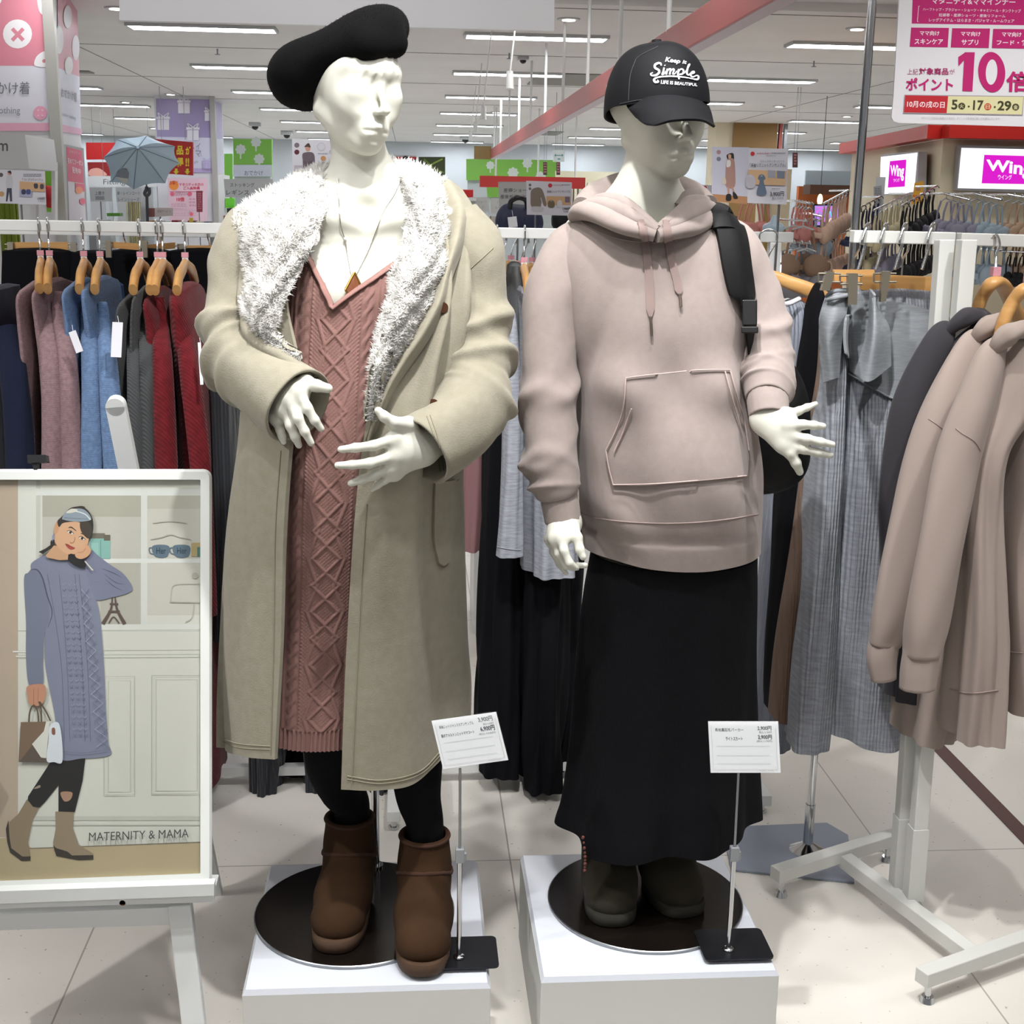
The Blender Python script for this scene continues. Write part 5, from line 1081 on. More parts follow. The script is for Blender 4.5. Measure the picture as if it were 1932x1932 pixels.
garment('coat', 'black coat hanging between the grey sweatshirt and the grey skirts', 'coat', [(541, 1538, 1548, YS+.04, .02, .03), (570, 1526, 1552, YS+.04, .05, .05), (660, 1506, 1552, YS+.04, .08, .08), (760, 1494, 1540, YS+.04, .08, .08), (950, 1464, 1512, YS+.04, .08, .08), (1250, 1445, 1490, YS+.04, .08, .08), (1330, 1443, 1488, YS+.04, .08, .08)], BLK, 3, .004, 1)
garment('long_skirt', 'brown ribbed knit skirt hanging beside the grey ribbed skirts', 'skirt', [(600, 1545, 1560, YS-.02, .04, .04), (720, 1532, 1562, YS-.02, .06, .06), (850, 1508, 1552, YS-.02, .07, .07), (1050, 1482, 1530, YS-.02, .07, .07), (1345, 1451, 1500, YS-.02, .08, .08)], BRN, 3, .004, 1)
YK = 2.80
t, sf = garment('long_skirt', 'long grey ribbed skirt with folded waist, left of the two under the clips', 'skirt', [(560, 1560, 1600, YK, .03, .04), (600, 1548, 1592, YK, .04, .04), (640, 1549, 1588, YK, .05, .05), (730, 1552, 1590, YK, .06, .06), (850, 1532, 1588, YK, .07, .07), (1100, 1512, 1572, YK, .08, .08), (1340, 1490, 1556, YK, .08, .08), (1400, 1484, 1552, YK, .08, .08)], GH, 3, .006, 1)
q = MB(GS); q.grid(net([[(1558, 562, YK-.06), (1580, 552, YK-.08), (1602, 556, YK-.07)], [(1549, 590, YK-.07), (1572, 600, YK-.10), (1596, 600, YK-.08)], [(1546, 628, YK-.06), (1562, 640, YK-.10), (1588, 650, YK-.08)], [(1553, 722, YK-.08), (1570, 716, YK-.10), (1584, 712, YK-.09)]], 30, 20), .006, GS); q.tube([P(1560, 560, YK-.05), P(1572, 550, YK-.07), P(1596, 548, YK-.07), P(1600, 556, YK-.08), P(1576, 562, YK-.10), P(1562, 566, YK-.08)], .005, 8, res=30); q.build('folded_waist', t)
t, sf = garment('long_skirt', 'long grey ribbed skirt with smooth jersey waist, right one under the clips', 'skirt', [(548, 1604, 1772, YK+.02, .03, .04), (600, 1600, 1772, YK+.02, .05, .05), (700, 1600, 1768, YK+.02, .06, .07), (850, 1578, 1752, YK+.02, .08, .08), (1100, 1566, 1740, YK+.02, .10, .10), (1300, 1548, 1730, YK+.02, .11, .10), (1405, 1540, 1722, YK+.02, .12, .10)], GH, 5, .006, 1.2, zb=lambda tt: P(1620, 1398, YK-.06)[2]+.012*np.sin(3*tt)+0*tt)
q = MB(GS); patch_on(q, sf, [[(1603, 552), (1680, 566), (1768, 590)], [(1596, 640), (1680, 650), (1766, 660)], [(1606, 700), (1660, 742), (1764, 770)]], GS, .004, 24, 24, .005); q.tube([sf.at(x, y, .005) for x, y in cr([(1606, 706), (1640, 728), (1680, 750), (1720, 758)], 24)], .0025, 8); q.build('jersey_waist', t)
q = MB(GS); q.grid(net([[(1640, 545, YK-.05), (1650, 560, YK-.09), (1656, 580, YK-.05)], [(1636, 620, YK-.06), (1650, 630, YK-.12), (1678, 618, YK-.06)], [(1612, 704, YK-.08), (1640, 720, YK-.12), (1682, 690, YK-.07)]], 24, 16), .006, GS); q.build('waist_fold', t)
gr2 = 'wooden clip hangers on the right rack'
t = clip_hanger(1625, 1778, 532, YK+.0, 'wide wooden clip hanger with nickel clips on the right rack', False, 30, 6, gr2, zr=1.5)
t2 = clip_hanger(1574, 1650, 520, YK+.06, 'wooden clip hanger behind the front clips on the right rack', False, 22, 0, gr2, zr=1.5)
for tt, (a, b, c, d) in ((t, ((1601, 516), (1617, 575), (1619, 516), (1600, 575))), (t, ((1665, 512), (1662, 570), (1681, 512), (1672, 568))), (t2, ((1560, 512), (1550, 548), (1575, 514), (1566, 548)))):
    x0, y0 = a; q = MB(BRASS); Yc = YK-.09; q.prism([P(*a, Yc), P(*c, Yc), P(max(b[0], d[0]), d[1], Yc), P(min(b[0], d[0]), b[1], Yc)], (0, .014, 0)); q.tube([P(x0-16, y0+4, Yc+.01), P(x0+26, y0+4, Yc+.01)], .0022, 8); q.tube([P(x0-16, y0+20, Yc+.01), P(x0+26, y0+20, Yc+.01)], .0022, 8); q.tube([P(x0-16, y0+4, Yc+.01), P(x0-16, y0+20, Yc+.01)], .0022, 8); q.build('clip', tt)
# T-shaped rack on the right
WH2 = mat('rack_offwhite', 'd4d5d1', .4); t = thing('clothes_rack', 'off-white floor rack with double post and H-shaped base on the right', 'clothes rack', tuple(G(1710, 1690)))
bA, bB = G(1580, 1612, .05), G(1850, 1815, .05)
q = MB(WH2); q.bar(bA, bB, .034, .032); q.build('base_bar', t, bevel=.002)
for a, b in (((1462, 1650), (1690, 1578)), ((1738, 1845), (1990, 1755))):
    A, B = G(*a, .06), G(*b, .06); q = MB(WH2); q.bar(A, B, .034, .032); o = q.build('foot_bar', t, bevel=.002)
    for f in (.06, .94): c = A+(B-A)*f; q = MB(CHROME); q.cyl([c[0], c[1], 0], [c[0], c[1], .045], .007); q.cyl([c[0], c[1], 0], [c[0], c[1], .012], .016, .012); q.build('leveller', o)
for (px, py), tx in (((1696, 1672), 1782), ((1722, 1694), 1824)):
    A = G(px, py, .06); A[2] = .06; B = P(tx, 452, A[1]+.02); q = MB(WH2); q.bar(A, B, .032, .032, up=(0, 1, 0)); q.build('post', t, bevel=.002)
    A2 = A+(B-A)*.12; q = MB(WH2); q.bar(A, A2, .037, .037, up=(0, 1, 0)); q.build('socket', t, bevel=.001)
YT = 2.70
q = MB(WH2); q.bar(P(1607, 446, YT), P(1798, 450, YT), .03, .026); q.build('rail', t, bevel=.002); q = MB(WH2); q.bar(P(1808, 451, YT-.02), P(2060, 458, YT-.02), .03, .026); q.build('rail', t, bevel=.002)
# hoodies hanging at the right edge
gh = 'hoodies on the right rack'; HO2 = mat('mauve_beige_sweat', '9c8e87', .9, bump=('noise', 500, .12), sheen=.12)
for px, lab in ((1630, 'first'), (1664, 'second'), (1700, 'third'), (1752, 'fourth')):
    t = thing('rail_hook', 'chrome hanger hook over the right rail, %s from the chrome pole' % lab, 'hook', tuple(P(px, 440, YT)), 'chrome hooks on the right rail'); c = P(px, 446, YT); q = MB(CHROME)
    q.tube([c+[-.012, -.026, -.014], c+[-.010, -.024, .0], c+[0, -.012, .022], c+[.012, .006, .026], c+[.018, .022, .012], c+[.01, .022, -.03], c+[0, .02, -.07]], .0035, 10, res=30); q.build('wire', t)
def big_hanger(px, py, Y, label, rot, w=.38):
    c = P(px, py, Y); t = thing('clothes_hanger', label, 'hanger', tuple(c), 'curved wooden hangers on the right rack')
    ca, sa = math.cos(rot), math.sin(rot); L = lambda a, b, z: np.array([c[0]+a*ca-b*sa, c[1]+a*sa+b*ca, c[2]+z]); h = w/2
    q = MB(WOOD); q.tube([L(-h, -.02, -.10), L(-h*.7, -.012, -.055), L(-h*.35, 0, -.012), L(-h*.12, .004, .006), L(0, .005, .010), L(h*.12, .004, .006), L(h*.35, 0, -.012), L(h*.7, -.012, -.055), L(h, -.02, -.10)], [(.012, .018), (.012, .018), (.013, .020), (.013, .02), (.013, .019), (.013, .02), (.013, .020), (.012, .018), (.012, .018)], 16, res=60); q.build('wooden_body', t)
    q = MB(CHROME); q.tube([L(0, .005, .02), L(0, .005, .07), L(.012, 0, .10), L(.002, -.014, .118), L(-.012, -.026, .10)], .0032, 10, res=30); q.build('hook', t); q = MB(PINKTAG); q.box(L(0, .005, .042), (.016, .018, .018)); q.build('size_chip', t)
def px_hanger(label, pts, hook, r=.017):
    t = thing('clothes_hanger', label, 'hanger', tuple(P(*pts[len(pts)//2])), 'curved wooden hangers on the right rack'); q = MB(WOOD); q.tube([P(*p) for p in pts], [(r*.72, r)]*len(pts), 16, res=60); q.build('wooden_body', t)
    q = MB(CHROME); q.tube([P(*p) for p in hook], .0032, 10, res=30); q.build('hook', t); c = P(*hook[1]); q = MB(PINKTAG); q.box(c, (.016, .018, .018)); q.build('size_chip', t)
px_hanger('curved wooden hanger in the left mauve-beige hoodie of the right rack', [(1832, 640, 2.62), (1840, 600, 2.62), (1854, 558, 2.61), (1872, 534, 2.59), (1888, 535, 2.62), (1902, 556, 2.66), (1925, 610, 2.72)], [(1879, 528, 2.6), (1878, 512, 2.6), (1880, 480, 2.62), (1886, 462, 2.64), (1880, 444, 2.66), (1866, 452, 2.67)])
px_hanger('curved wooden hanger at the right photo edge', [(1884, 650, 2.48), (1894, 606, 2.48), (1912, 568, 2.48), (1934, 545, 2.47), (1956, 548, 2.50), (1975, 580, 2.54), (1990, 620, 2.6)], [(1942, 540, 2.48), (1942, 524, 2.48), (1944, 490, 2.5), (1950, 466, 2.54), (1944, 446, 2.6)])
def hoodie_g(label, rows, m, sl, cuffs, n=5, ph=0, collar=None, hem=None, seams=()):
    t, sf = garment('hoodie', label, 'hoodie', rows, m, n, .008, ph, group=gh, sleeves=(), hem=hem)
    for s_, c_ in zip(sl, cuffs):
        q = MB(m); sleeve(s_, m, q, 36, 80, lambda tt, v: .05*np.sin(3*tt+9*v+ph)+.04*np.sin(4*tt-15*v)*v, .02, flat=.75); o = q.build('sleeve', t); sq = surf_of(q)
        for sm_ in seams: q = MB(HS); seam_on(q, sq, sm_, HS, .0013, 20, .0002); q.build('shoulder_seam', o)
        q = MB(m); sleeve(c_, m, q, 32, 16, lambda tt, v: .02*np.sin(9*tt), .03, flat=.75); q.build('cuff', o)
    if collar:
        for j, cc in enumerate(collar): q = MB(m); q.tube([P(*p[:3]) for p in cc], [p[3] for p in cc], 16, res=40, disp=lambda tt, v: .12*np.sin(2*tt+9*v)+.06*np.sin(5*tt)); q.build('hood', t)
    return t, sf
hoodie_g('charcoal hoodie on the right rack, beside the grey ribbed skirt', [(588, 1828, 1862, 2.61, .03, .06), (612, 1790, 1880, 2.61, .06, .08), (650, 1754, 1880, 2.61, .08, .09), (700, 1728, 1870, 2.61, .06, .09), (810, 1700, 1850, 2.61, .06, .09), (1000, 1688, 1820, 2.61, .06, .09), (1310, 1672, 1780, 2.61, .06, .09)], CHS, [[(1800, 620, 2.58, .015), (1770, 645, 2.56, .032), (1722, 760, 2.555, .042), (1700, 900, 2.555, .042), (1690, 1100, 2.555, .038)]], [[(1690, 1100, 2.555, .034), (1686, 1180, 2.555, .034)]], 4, .5, [[(1784, 628, 2.56, .012), (1812, 606, 2.55, .017), (1838, 594, 2.56, .016), (1854, 602, 2.60, .012)]])
hoodie_g('mauve-beige hoodie on the right rack, left of the two beige ones', [(610, 1860, 1900, 2.60, .05, .06), (650, 1815, 1905, 2.60, .08, .08), (720, 1785, 1900, 2.60, .09, .09), (850, 1760, 1880, 2.60, .09, .09), (1100, 1720, 1850, 2.60, .10, .10), (1380, 1698, 1790, 2.58, .09, .09)], HO2, [[(1850, 632, 2.54, .016), (1826, 660, 2.52, .030), (1784, 760, 2.50, .044), (1748, 870, 2.49, .046), (1712, 1020, 2.48, .045), (1682, 1160, 2.47, .042), (1668, 1215, 2.47, .036)]], [[(1670, 1205, 2.47, .032), (1664, 1240, 2.465, .032), (1668, 1282, 2.46, .026)]], 4, 1.5, [[(1834, 648, 2.53, .012), (1856, 622, 2.51, .018), (1880, 606, 2.52, .018), (1898, 612, 2.58, .014)]], seams=([(1752, 790), (1764, 798), (1780, 810), (1796, 822)],))
hoodie_g('mauve-beige hoodie in the middle of the right rack, its hem hanging lowest', [(632, 1892, 1935, 2.46, .04, .06), (680, 1850, 1945, 2.45, .07, .08), (760, 1822, 1950, 2.44, .08, .09), (850, 1806, 1890, 2.43, .08, .09), (980, 1806, 1878, 2.42, .07, .09), (1200, 1798, 1888, 2.42, .08, .10), (1382, 1790, 1880, 2.42, .08, .10)], HO2, [
    [(1888, 650, 2.41, .016), (1868, 676, 2.39, .032), (1838, 770, 2.375, .042), (1805, 880, 2.37, .046), (1776, 1020, 2.36, .046), (1750, 1160, 2.355, .046), (1740, 1235, 2.355, .040)]],
    [[(1739, 1225, 2.355, .036), (1734, 1262, 2.355, .037), (1731, 1298, 2.355, .036)]], 5, 2.5, [[(1870, 668, 2.39, .012), (1890, 642, 2.375, .018), (1914, 624, 2.375, .019), (1940, 622, 2.42, .015)]], hem=(HS, [(1792, 1300), (1830, 1308), (1884, 1302)]), seams=([(1803, 808), (1816, 818), (1838, 832), (1850, 850)],))
hoodie_g('mauve-beige hoodie at the right photo edge with its pocket in view', [(630, 1912, 2000, 2.50, .05, .06), (680, 1900, 2040, 2.50, .09, .08), (850, 1870, 2040, 2.50, .11, .09), (1100, 1868, 2040, 2.50, .12, .10), (1322, 1880, 2040, 2.50, .12, .10)], HO2, [], [], 4, 3.1, None, hem=(HS, [(1885, 1226), (1905, 1230), (1930, 1232)]))
# ================================================================== POSTER ON THE EASEL
pa, pb = P(190, 1684, 2.15), P(190, 886, 2.35); pn = nrm(np.cross(np.array([1., 0, 0]), pb-pa)); pn = pn if pn[1] < 0 else -pn
PO = thing('framed_poster', 'framed fashion poster of a woman in a blue-grey knit dress, standing on the easel', 'poster', tuple(pa))
S = Sheet(pa, pn); S.step = .00003
def rrect(x0, y0, x1, y1, r, sk=0, n=6):
    o = []
    for cx, cy, a0 in ((x1-r, y0+r, -90), (x1-r, y1-r, 0), (x0+r, y1-r, 90), (x0+r, y0+r, 180)):
        for a in np.linspace(a0, a0+90, n): x = cx+r*math.cos(math.radians(a)); y = cy+r*math.sin(math.radians(a)); o.append((x, y-(sk*(x-x0)/(x1-x0) if cy > (y0+y1)/2 else 0)))
    return o
OUT = rrect(-190, 885, 400, 1692, 16, 22); MID = rrect(-184, 890, 395, 1686, 12, 22); INN = rrect(-168, 905, 378, 1668, 2, 20)
q = MB(mat('poster_frame_white', 'dfe3e0', .3)); lv = lambda pts, off: [S.pt(x, y, off) for x, y in pts]
q.loft([lv(OUT, -.010), lv(OUT, .006), lv(MID, .012), lv(INN, .011), lv(INN, .001)], q.cur, caps=(True, False), smooth=False); q.build('frame', PO)
Bk = lambda x, y: (x*.2588, 850+y*.2588); Hd = lambda x, y: (x*.1346, 900+y*.1346); Lg = lambda x, y: (x*.2122, 1250+y*.2122)
S.poly([(-168, 905), (378, 905), (378, 1650), (-168, 1668)], 'd5d4cb')
S.rect(-168, 905, 34, 1580, 'b9a795'); S.rect(34, 905, 68, 1230, 'dad9d2'); S.rect(68, 905, 76, 1230, 'c6c5bd'); S.rect(80, 935, 266, 1178, 'c0bcb4'); S.rect(80, 935, 266, 975, 'aeaa9d'); S.rect(278, 937, 378, 1160, 'c9c5bc'); S.rect(278, 935, 378, 960, 'bcb8ac')
S.rect(68, 922, 378, 935, 'd9dad6'); S.rect(266, 922, 278, 1178, 'd6d7d2'); S.rect(180, 1054, 378, 1062, 'dddeda'); S.rect(190, 1062, 264, 1176, 'b5b1a6'); S.rect(34, 1178, 378, 1190, 'd9d9d3')
for y, c in ((1190, 'bdbcb2'), (1228, 'c2c1b8'), (1236, 'cfcec6'), (1242, 'b8b7ad')): S.line([(34, y), (378, y-2)], 1.2, c)
S.rect(24, 1228, 50, 1231, 'e0dfd8'); S.rect(30, 1237, 50, 1240, 'dcdbd3')
for x0, x1, y0, y1 in ((196, 254, 1276, 1502), (286, 380, 1274, 1500)):
    for k, c in ((0, 'bcbbb0'), (3, 'd9d8d0'), (8, 'c4c3ba')): S.line([(x0+k, y1-k), (x0+k, y0+k), (x1-k, y0+k), (x1-k, y1-k), (x0+k, y1-k)], 1.4, c)
S.rect(56, 1540, 378, 1548, 'c3c2b9'); S.rect(56, 1556, 378, 1558, 'b4b3a9'); S.poly([(-168, 1600), (34, 1578), (60, 1601), (378, 1589), (378, 1650), (-168, 1668)], 'b6a585'); S.poly([(56, 1600), (378, 1588), (378, 1590.5), (56, 1602)], '7c7364')
# shelf props: blue jars, cups, glass stands, tower
S.rect(170, 1012, 208, 1054, '86b3ab'); S.rect(168, 1006, 198, 1016, '716c60'); S.rect(196, 1009, 208, 1020, '675f52'); S.line([(190, 1018), (190, 1052)], 1, '5f8f8a'); S.rect(172, 1024, 186, 1050, '94bfb7')
for cx in (303, 342): S.curve([(cx-15, 1030), (cx+15, 1030), (cx+12, 1050), (cx-10, 1050)], '5f7383'); S.line([(cx-13, 1034), (cx-21, 1034), (cx-20, 1043), (cx-12, 1046)], 2, '5f7383', n=14); S.text('Her', (cx-8, 1033, cx+10, 1045), '2d3c4a', .01)
S.rect(361, 1024, 378, 1050, 'b59f72'); S.rect(372, 1032, 378, 1050, '4f7a70')
S.line([(288, 987), (320, 984), (352, 987)], 1.2, 'a39e96', n=12); S.line([(284, 1018), (305, 1014), (322, 1009), (340, 1014), (360, 1018)], 1.6, 'aaa59c', n=20); S.line([(320, 1136), (378, 1137)], 2, 'aaa79a'); S.line([(322, 1134), (325, 1108), (340, 1102), (378, 1102)], 1.2, 'b3b0a4', n=20); S.circ(368, 1086, 6, 'b0ad9f'); S.line([(366, 1140), (362, 1165), (350, 1174)], 1.6, 'b3b0a4', n=12)
for a in (((212, 1126), (209, 1150), (194, 1177)), ((217, 1126), (221, 1150), (235, 1177))): S.line(a, [2.5, 4.5, 7], '5d4c46', n=14)
S.rect(204, 1152, 226, 1156, '5d4c46'); S.rect(207, 1138, 223, 1141, '5d4c46'); S.line([(205, 1176), (214, 1164), (225, 1176)], 2.4, '5d4c46', n=12)
# figure: legs, boots
S.poly([Lg(*p) for p in ((470, 850), (760, 840), (735, 1050), (665, 1330), (520, 1325), (520, 1090), (400, 1240), (350, 1290), (240, 1270), (250, 1190), (400, 960))], '1d1a18')
S.curve([Lg(*p) for p in ((540, 1155), (640, 1155), (625, 1220), (570, 1232))], 'a8856d'); S.curve([Lg(*p) for p in ((300, 1120), (350, 1090), (358, 1110), (320, 1122))], '9c8b7c')
S.poly([Lg(*p) for p in ((240, 1215), (300, 1290), (345, 1295), (290, 1400), (250, 1600), (270, 1720), (190, 1730), (90, 1640), (70, 1560), (80, 1420), (160, 1350))], '8f7e67')
S.poly([Lg(*p) for p in ((52, 1480), (75, 1400), (85, 1560), (100, 1650), (200, 1725), (272, 1725), (270, 1762), (190, 1765), (90, 1690), (65, 1600))], '3a332c')
S.poly([Lg(*p) for p in ((492, 1325), (655, 1330), (650, 1480), (700, 1620), (830, 1700), (820, 1735), (640, 1740), (560, 1690), (480, 1680), (472, 1600), (495, 1480))], '94836d'); S.poly([Lg(*p) for p in ((472, 1620), (500, 1650), (600, 1680), (640, 1715), (830, 1712), (830, 1752), (700, 1758), (600, 1740), (500, 1720))], '39322b')
# dress
DR = '7f8399'; S.curve([Bk(*p) for p in ((330, 765), (410, 795), (505, 800), (560, 830), (640, 890), (700, 1080), (735, 1260), (760, 1600), (775, 1932), (790, 2130), (800, 2220), (600, 2245), (430, 2235), (400, 1932), (330, 1560), (330, 1200), (300, 1000), (240, 900), (225, 830), (280, 785))], DR)
S.curve([Bk(*p) for p in ((240, 860), (290, 880), (335, 1000), (360, 1200), (325, 1350), (315, 1550), (310, 1710), (215, 1715), (190, 1500), (190, 1250), (175, 940), (205, 890))], '757a8f'); S.line([Bk(*p) for p in ((225, 870), (270, 870), (310, 930), (345, 1060), (380, 1180), (350, 1290))], [1, 2.4, 2.6, 2.6, 2, 1], '4d5064', n=30)
S.curve([Bk(*p) for p in ((660, 725), (720, 770), (800, 830), (900, 900), (965, 1000), (930, 1040), (820, 1070), (700, 1085), (650, 960), (620, 880), (600, 800))], '7b7e96')
for a in (((760, 900), (840, 960), (900, 975)), ((770, 940), (830, 990), (890, 1020)), ((740, 860), (820, 890), (880, 920))): S.line([Bk(*p) for p in a], [.6, 1.8, .6], '555870', n=14)
for x0, x1 in ((345, 450), (430, 490), (545, 600), (575, 640)): S.line([Bk(x0, 900), Bk((x0+x1)/2, 1200), Bk(x1, 1600), Bk(x1+20, 2120)], 1.1, '666a80', n=40)
for k in range(26):
    y = 960+k*44; cx = 470+k*3.2
    for dx in (-5, 38, 78): S.line([Bk(cx+dx-12, y+8), Bk(cx+dx, y+22), Bk(cx+dx+14, y+6)], 1.2, '666a80' if k % 2 else '9498ad')
for k in range(9):
    y = 1010+k*128; x = 590+k*13; w = 60+k*4
    S.line([Bk(x, y), Bk(x+w, y+64), Bk(x+8, y+128)], 1.3, '9ca0b4'); S.line([Bk(x+w, y), Bk(x+8, y+64), Bk(x+w, y+128)], 1.3, '6b6f85')
S.line([Bk(430, 2190), Bk(600, 2205), Bk(798, 2180)], 1.0, '6d7187', n=10)
# hand and bag
S.curve([Lg(*p) for p in ((245, 210), (395, 200), (398, 330), (340, 385), (262, 370), (245, 300))], 'c08a6f'); S.line([Lg(300, 230), Lg(300, 370)], .8, '9a6850'); S.line([Lg(340, 230), Lg(338, 360)], .8, '9a6850')
for a in (((255, 580), (265, 440), (300, 380), (335, 440), (345, 560)), ((370, 570), (365, 420), (350, 350), (400, 420), (450, 520))): S.line([Lg(*p) for p in a], 3, '5f4d3b', n=24)
S.poly([Lg(*p) for p in ((185, 530), (420, 525), (435, 880), (165, 882))], '7b6350'); S.poly([Lg(*p) for p in ((200, 850), (285, 735), (380, 850), (440, 850), (440, 888), (165, 884))], '5e5148'); S.poly([Lg(*p) for p in ((410, 525), (443, 522), (410, 850), (365, 845), (285, 725), (390, 610))], 'd8d7cf'); S.curve([Lg(*p) for p in ((445, 560), (530, 555), (556, 870), (480, 885), (415, 870), (430, 700))], 'd9dee6'); S.curve([Lg(*p) for p in ((462, 585), (488, 585), (490, 640), (462, 635))], '8a5a4a')
# head: neck, ponytail, face, hair, band, features
S.poly([Hd(*p) for p in ((540, 1050), (640, 1000), (740, 930), (760, 990), (700, 1010), (600, 1080))], '2a2320'); S.curve([Hd(*p) for p in ((710, 900), (760, 880), (760, 970), (715, 985))], '2a2320')
S.poly([Hd(*p) for p in ((755, 960), (900, 980), (960, 1070), (950, 1160), (830, 1165), (660, 1130), (640, 1100))], 'c79b79'); S.curve([Hd(*p) for p in ((800, 700), (900, 640), (1100, 630), (1230, 800), (1230, 930), (1130, 1050), (980, 1085), (860, 1030), (770, 900))], 'd3a583')
S.curve([Hd(*p) for p in ((760, 700), (800, 620), (825, 640), (820, 740), (780, 800), (760, 790))], 'c89671')
S.curve([Hd(*p) for p in ((860, 560), (1000, 430), (1180, 430), (1290, 560), (1305, 750), (1250, 870), (1230, 800), (1130, 640), (900, 640), (830, 700), (805, 620))], '2c2622')
S.curve([Hd(*p) for p in ((1130, 640), (1250, 640), (1290, 760), (1245, 860), (1180, 820), (1130, 740))], '40372e'); S.curve([Hd(*p) for p in ((1060, 420), (1140, 405), (1195, 425), (1150, 450), (1080, 445))], '3a302b')
S.curve([Hd(*p) for p in ((870, 580), (930, 480), (1080, 440), (1200, 470), (1280, 590), (1150, 625), (1000, 620), (900, 600))], '8d98a3'); S.line([Hd(930, 500), Hd(1050, 480), Hd(1190, 520), Hd(1270, 600)], 2, 'd4dade', n=14); S.curve([Hd(*p) for p in ((930, 500), (1000, 445), (1090, 460), (1020, 500))], 'd2cfc4'); S.line([Hd(900, 570), Hd(1050, 580), Hd(1230, 590)], 1.2, '6d7885', n=10)
S.line([Hd(960, 712), Hd(1000, 705), Hd(1070, 755)], [1.2, 2.4, 1], '3d2c22', n=12); S.line([Hd(1130, 790), Hd(1170, 800), Hd(1215, 840)], [1, 2, 1], '3d2c22', n=8)
for x, y in ((985, 778), (1148, 862)): S.curve([Hd(x-42, y-14), Hd(x, y-22), Hd(x+45, y+18), Hd(x, y+20)], 'e8dcd0'); S.circ(*Hd(x+2, y-1), 2.5, '3a2a20'); S.line([Hd(x-45, y-18), Hd(x, y-28), Hd(x+48, y+14)], 1.2, '2c1f19', n=10)
S.line([Hd(1050, 840), Hd(1040, 900), Hd(1000, 925), Hd(980, 905)], 1, 'a97a5e', n=14)
S.curve([Hd(*p) for p in ((915, 935), (960, 945), (990, 965), (1050, 995), (1000, 1015), (950, 990))], 'a8443c'); S.line([Hd(920, 940), Hd(985, 970), Hd(1050, 995)], .8, '6f2a28', n=10)
S.line([Hd(765, 800), Hd(740, 830), Hd(735, 900)], 1.6, '7d82b5', n=8); S.curve([Hd(*p) for p in ((1200, 940), (1275, 1020), (1230, 1110), (1130, 1150), (1050, 1110), (1080, 1040), (1150, 1030))], 'd0a07d'); S.line([Hd(1090, 1060), Hd(1160, 1050), Hd(1200, 1000)], 1, 'a97757', n=10)
S.curve([Hd(*p) for p in ((980, 1080), (1040, 1090), (1090, 1150), (1180, 1170), (1200, 1260), (1080, 1250), (960, 1170))], '1d1d1f'); S.poly([Hd(*p) for p in ((1180, 1180), (1200, 1180), (1315, 1310), (1290, 1310))], 'd9d2c4')
S.text('MATERNITY & MAMA', [(168, 1571), (356, 1564), (356, 1580), (168, 1587)], '4c4c4c', 0)
S.fin('poster_print', PO)
q = MB(film('clear_film', 5)); q.prism([S.pt(x, y, .010) for x, y in INN], pn*.0008); q.build('clear_cover', PO)
q = MB(BLACKP); c = S.pt(68, 866, 0.0); q.prism([S.pt(x, y, .012) for x, y in ((51, 858), (86, 858), (88, 872), (52, 874))], -pn*.02); q.prism([S.pt(x, y, .008) for x, y in ((60, 874), (72, 874), (70, 888), (64, 888))], -pn*.012); thing_c = thing('binder_clip', 'small black clip on the top edge of the poster frame', 'clip', tuple(c)); q.build('clip_body', thing_c, bevel=.0015)
EW = mat('easel_white_wood', 'd9dcdd', .4); E_ = thing('easel', 'white wooden easel carrying the framed poster', 'easel', tuple(G(200, 2050)))
yl = pa[1]
q = MB(EW); q.prism([P(-190, 1688, yl-.045), P(404, 1668, yl-.045), P(404, 1690, yl-.045), P(-190, 1712, yl-.045)], (0, .02, 0)); q.prism([P(-190, 1700, yl-.03), P(404, 1682, yl-.03), P(404, 1702, yl-.03), P(-190, 1720, yl-.03)], (0, .06, 0)); q.build('ledge', E_, bevel=.002)
q = MB(EW); q.prism([P(-150, 1732, yl), P(325, 1712, yl), P(325, 1745, yl), P(-150, 1760, yl)], (0, .02, 0)); q.build('cross_bar', E_, bevel=.002)
q = MB(EW); a_, b_ = P(341, 1714, yl+.005), P(368, 1945, yl-.02); d_ = nrm(b_-a_); f_ = G(0, 0, 0) if False else b_+d_*((0-b_[2])/d_[2]); q.bar(a_-d_*.01, f_, .042, .022, up=(0, 1, 0)); q.build('leg', E_, bevel=.003)
a2 = P(-90, 1714, yl+.005); b2 = np.array([a2[0]-.06, f_[1], 0.0]); q = MB(EW); q.bar(a2+(a2-b2)*.8, b2, .042, .022, up=(0, 1, 0)); q.build('leg', E_, bevel=.003)
q = MB(EW); top = P(219, 765, 2.47); tb = np.array([top[0]+.10, 2.75, 0.0]); q.bar(top, tb, .036, .02, up=(0, 1, 0)); x_, y_, z_ = frame(tb-top, (0, 1, 0)); q.cyl(top-y_*.01, top+y_*.01, .018, n=20); q.build('mast', E_)
q = MB(mat('wood_peg', 'a5714a', .5)); c = P(231, 1704, yl-.03); q.cyl(c, c+[0, .012, 0], .0055, n=16); q.build('peg', E_)
# ================================================================== BACKGROUND OF THE SHOP
def YZ(px, py, z): d = ray(px, py); return (z-HC)*d[1]/d[2]
rb = random.Random(11)
# hanging white signboard
t = thing('hanging_signboard', 'large blank white signboard hanging from the ceiling above the beret', 'signboard', tuple(P(635, 40, 5.0)))
q = MB(mat('signboard_white', 'ebecf2', .45)); S = Sheet(P(635, 40, 5.0)); q.prism([S.pt(225, 38), S.pt(225, -150), S.pt(1046, -150), S.pt(1046, 58)], (0, .03, 0)); q.build('panel', t, bevel=.002)
for x in (300, 960): q = MB(STEEL); a = P(x, -140, 5.01); q.cyl(a, [a[0], a[1], CZ], .003, n=8); q.build('suspension_wire', t)
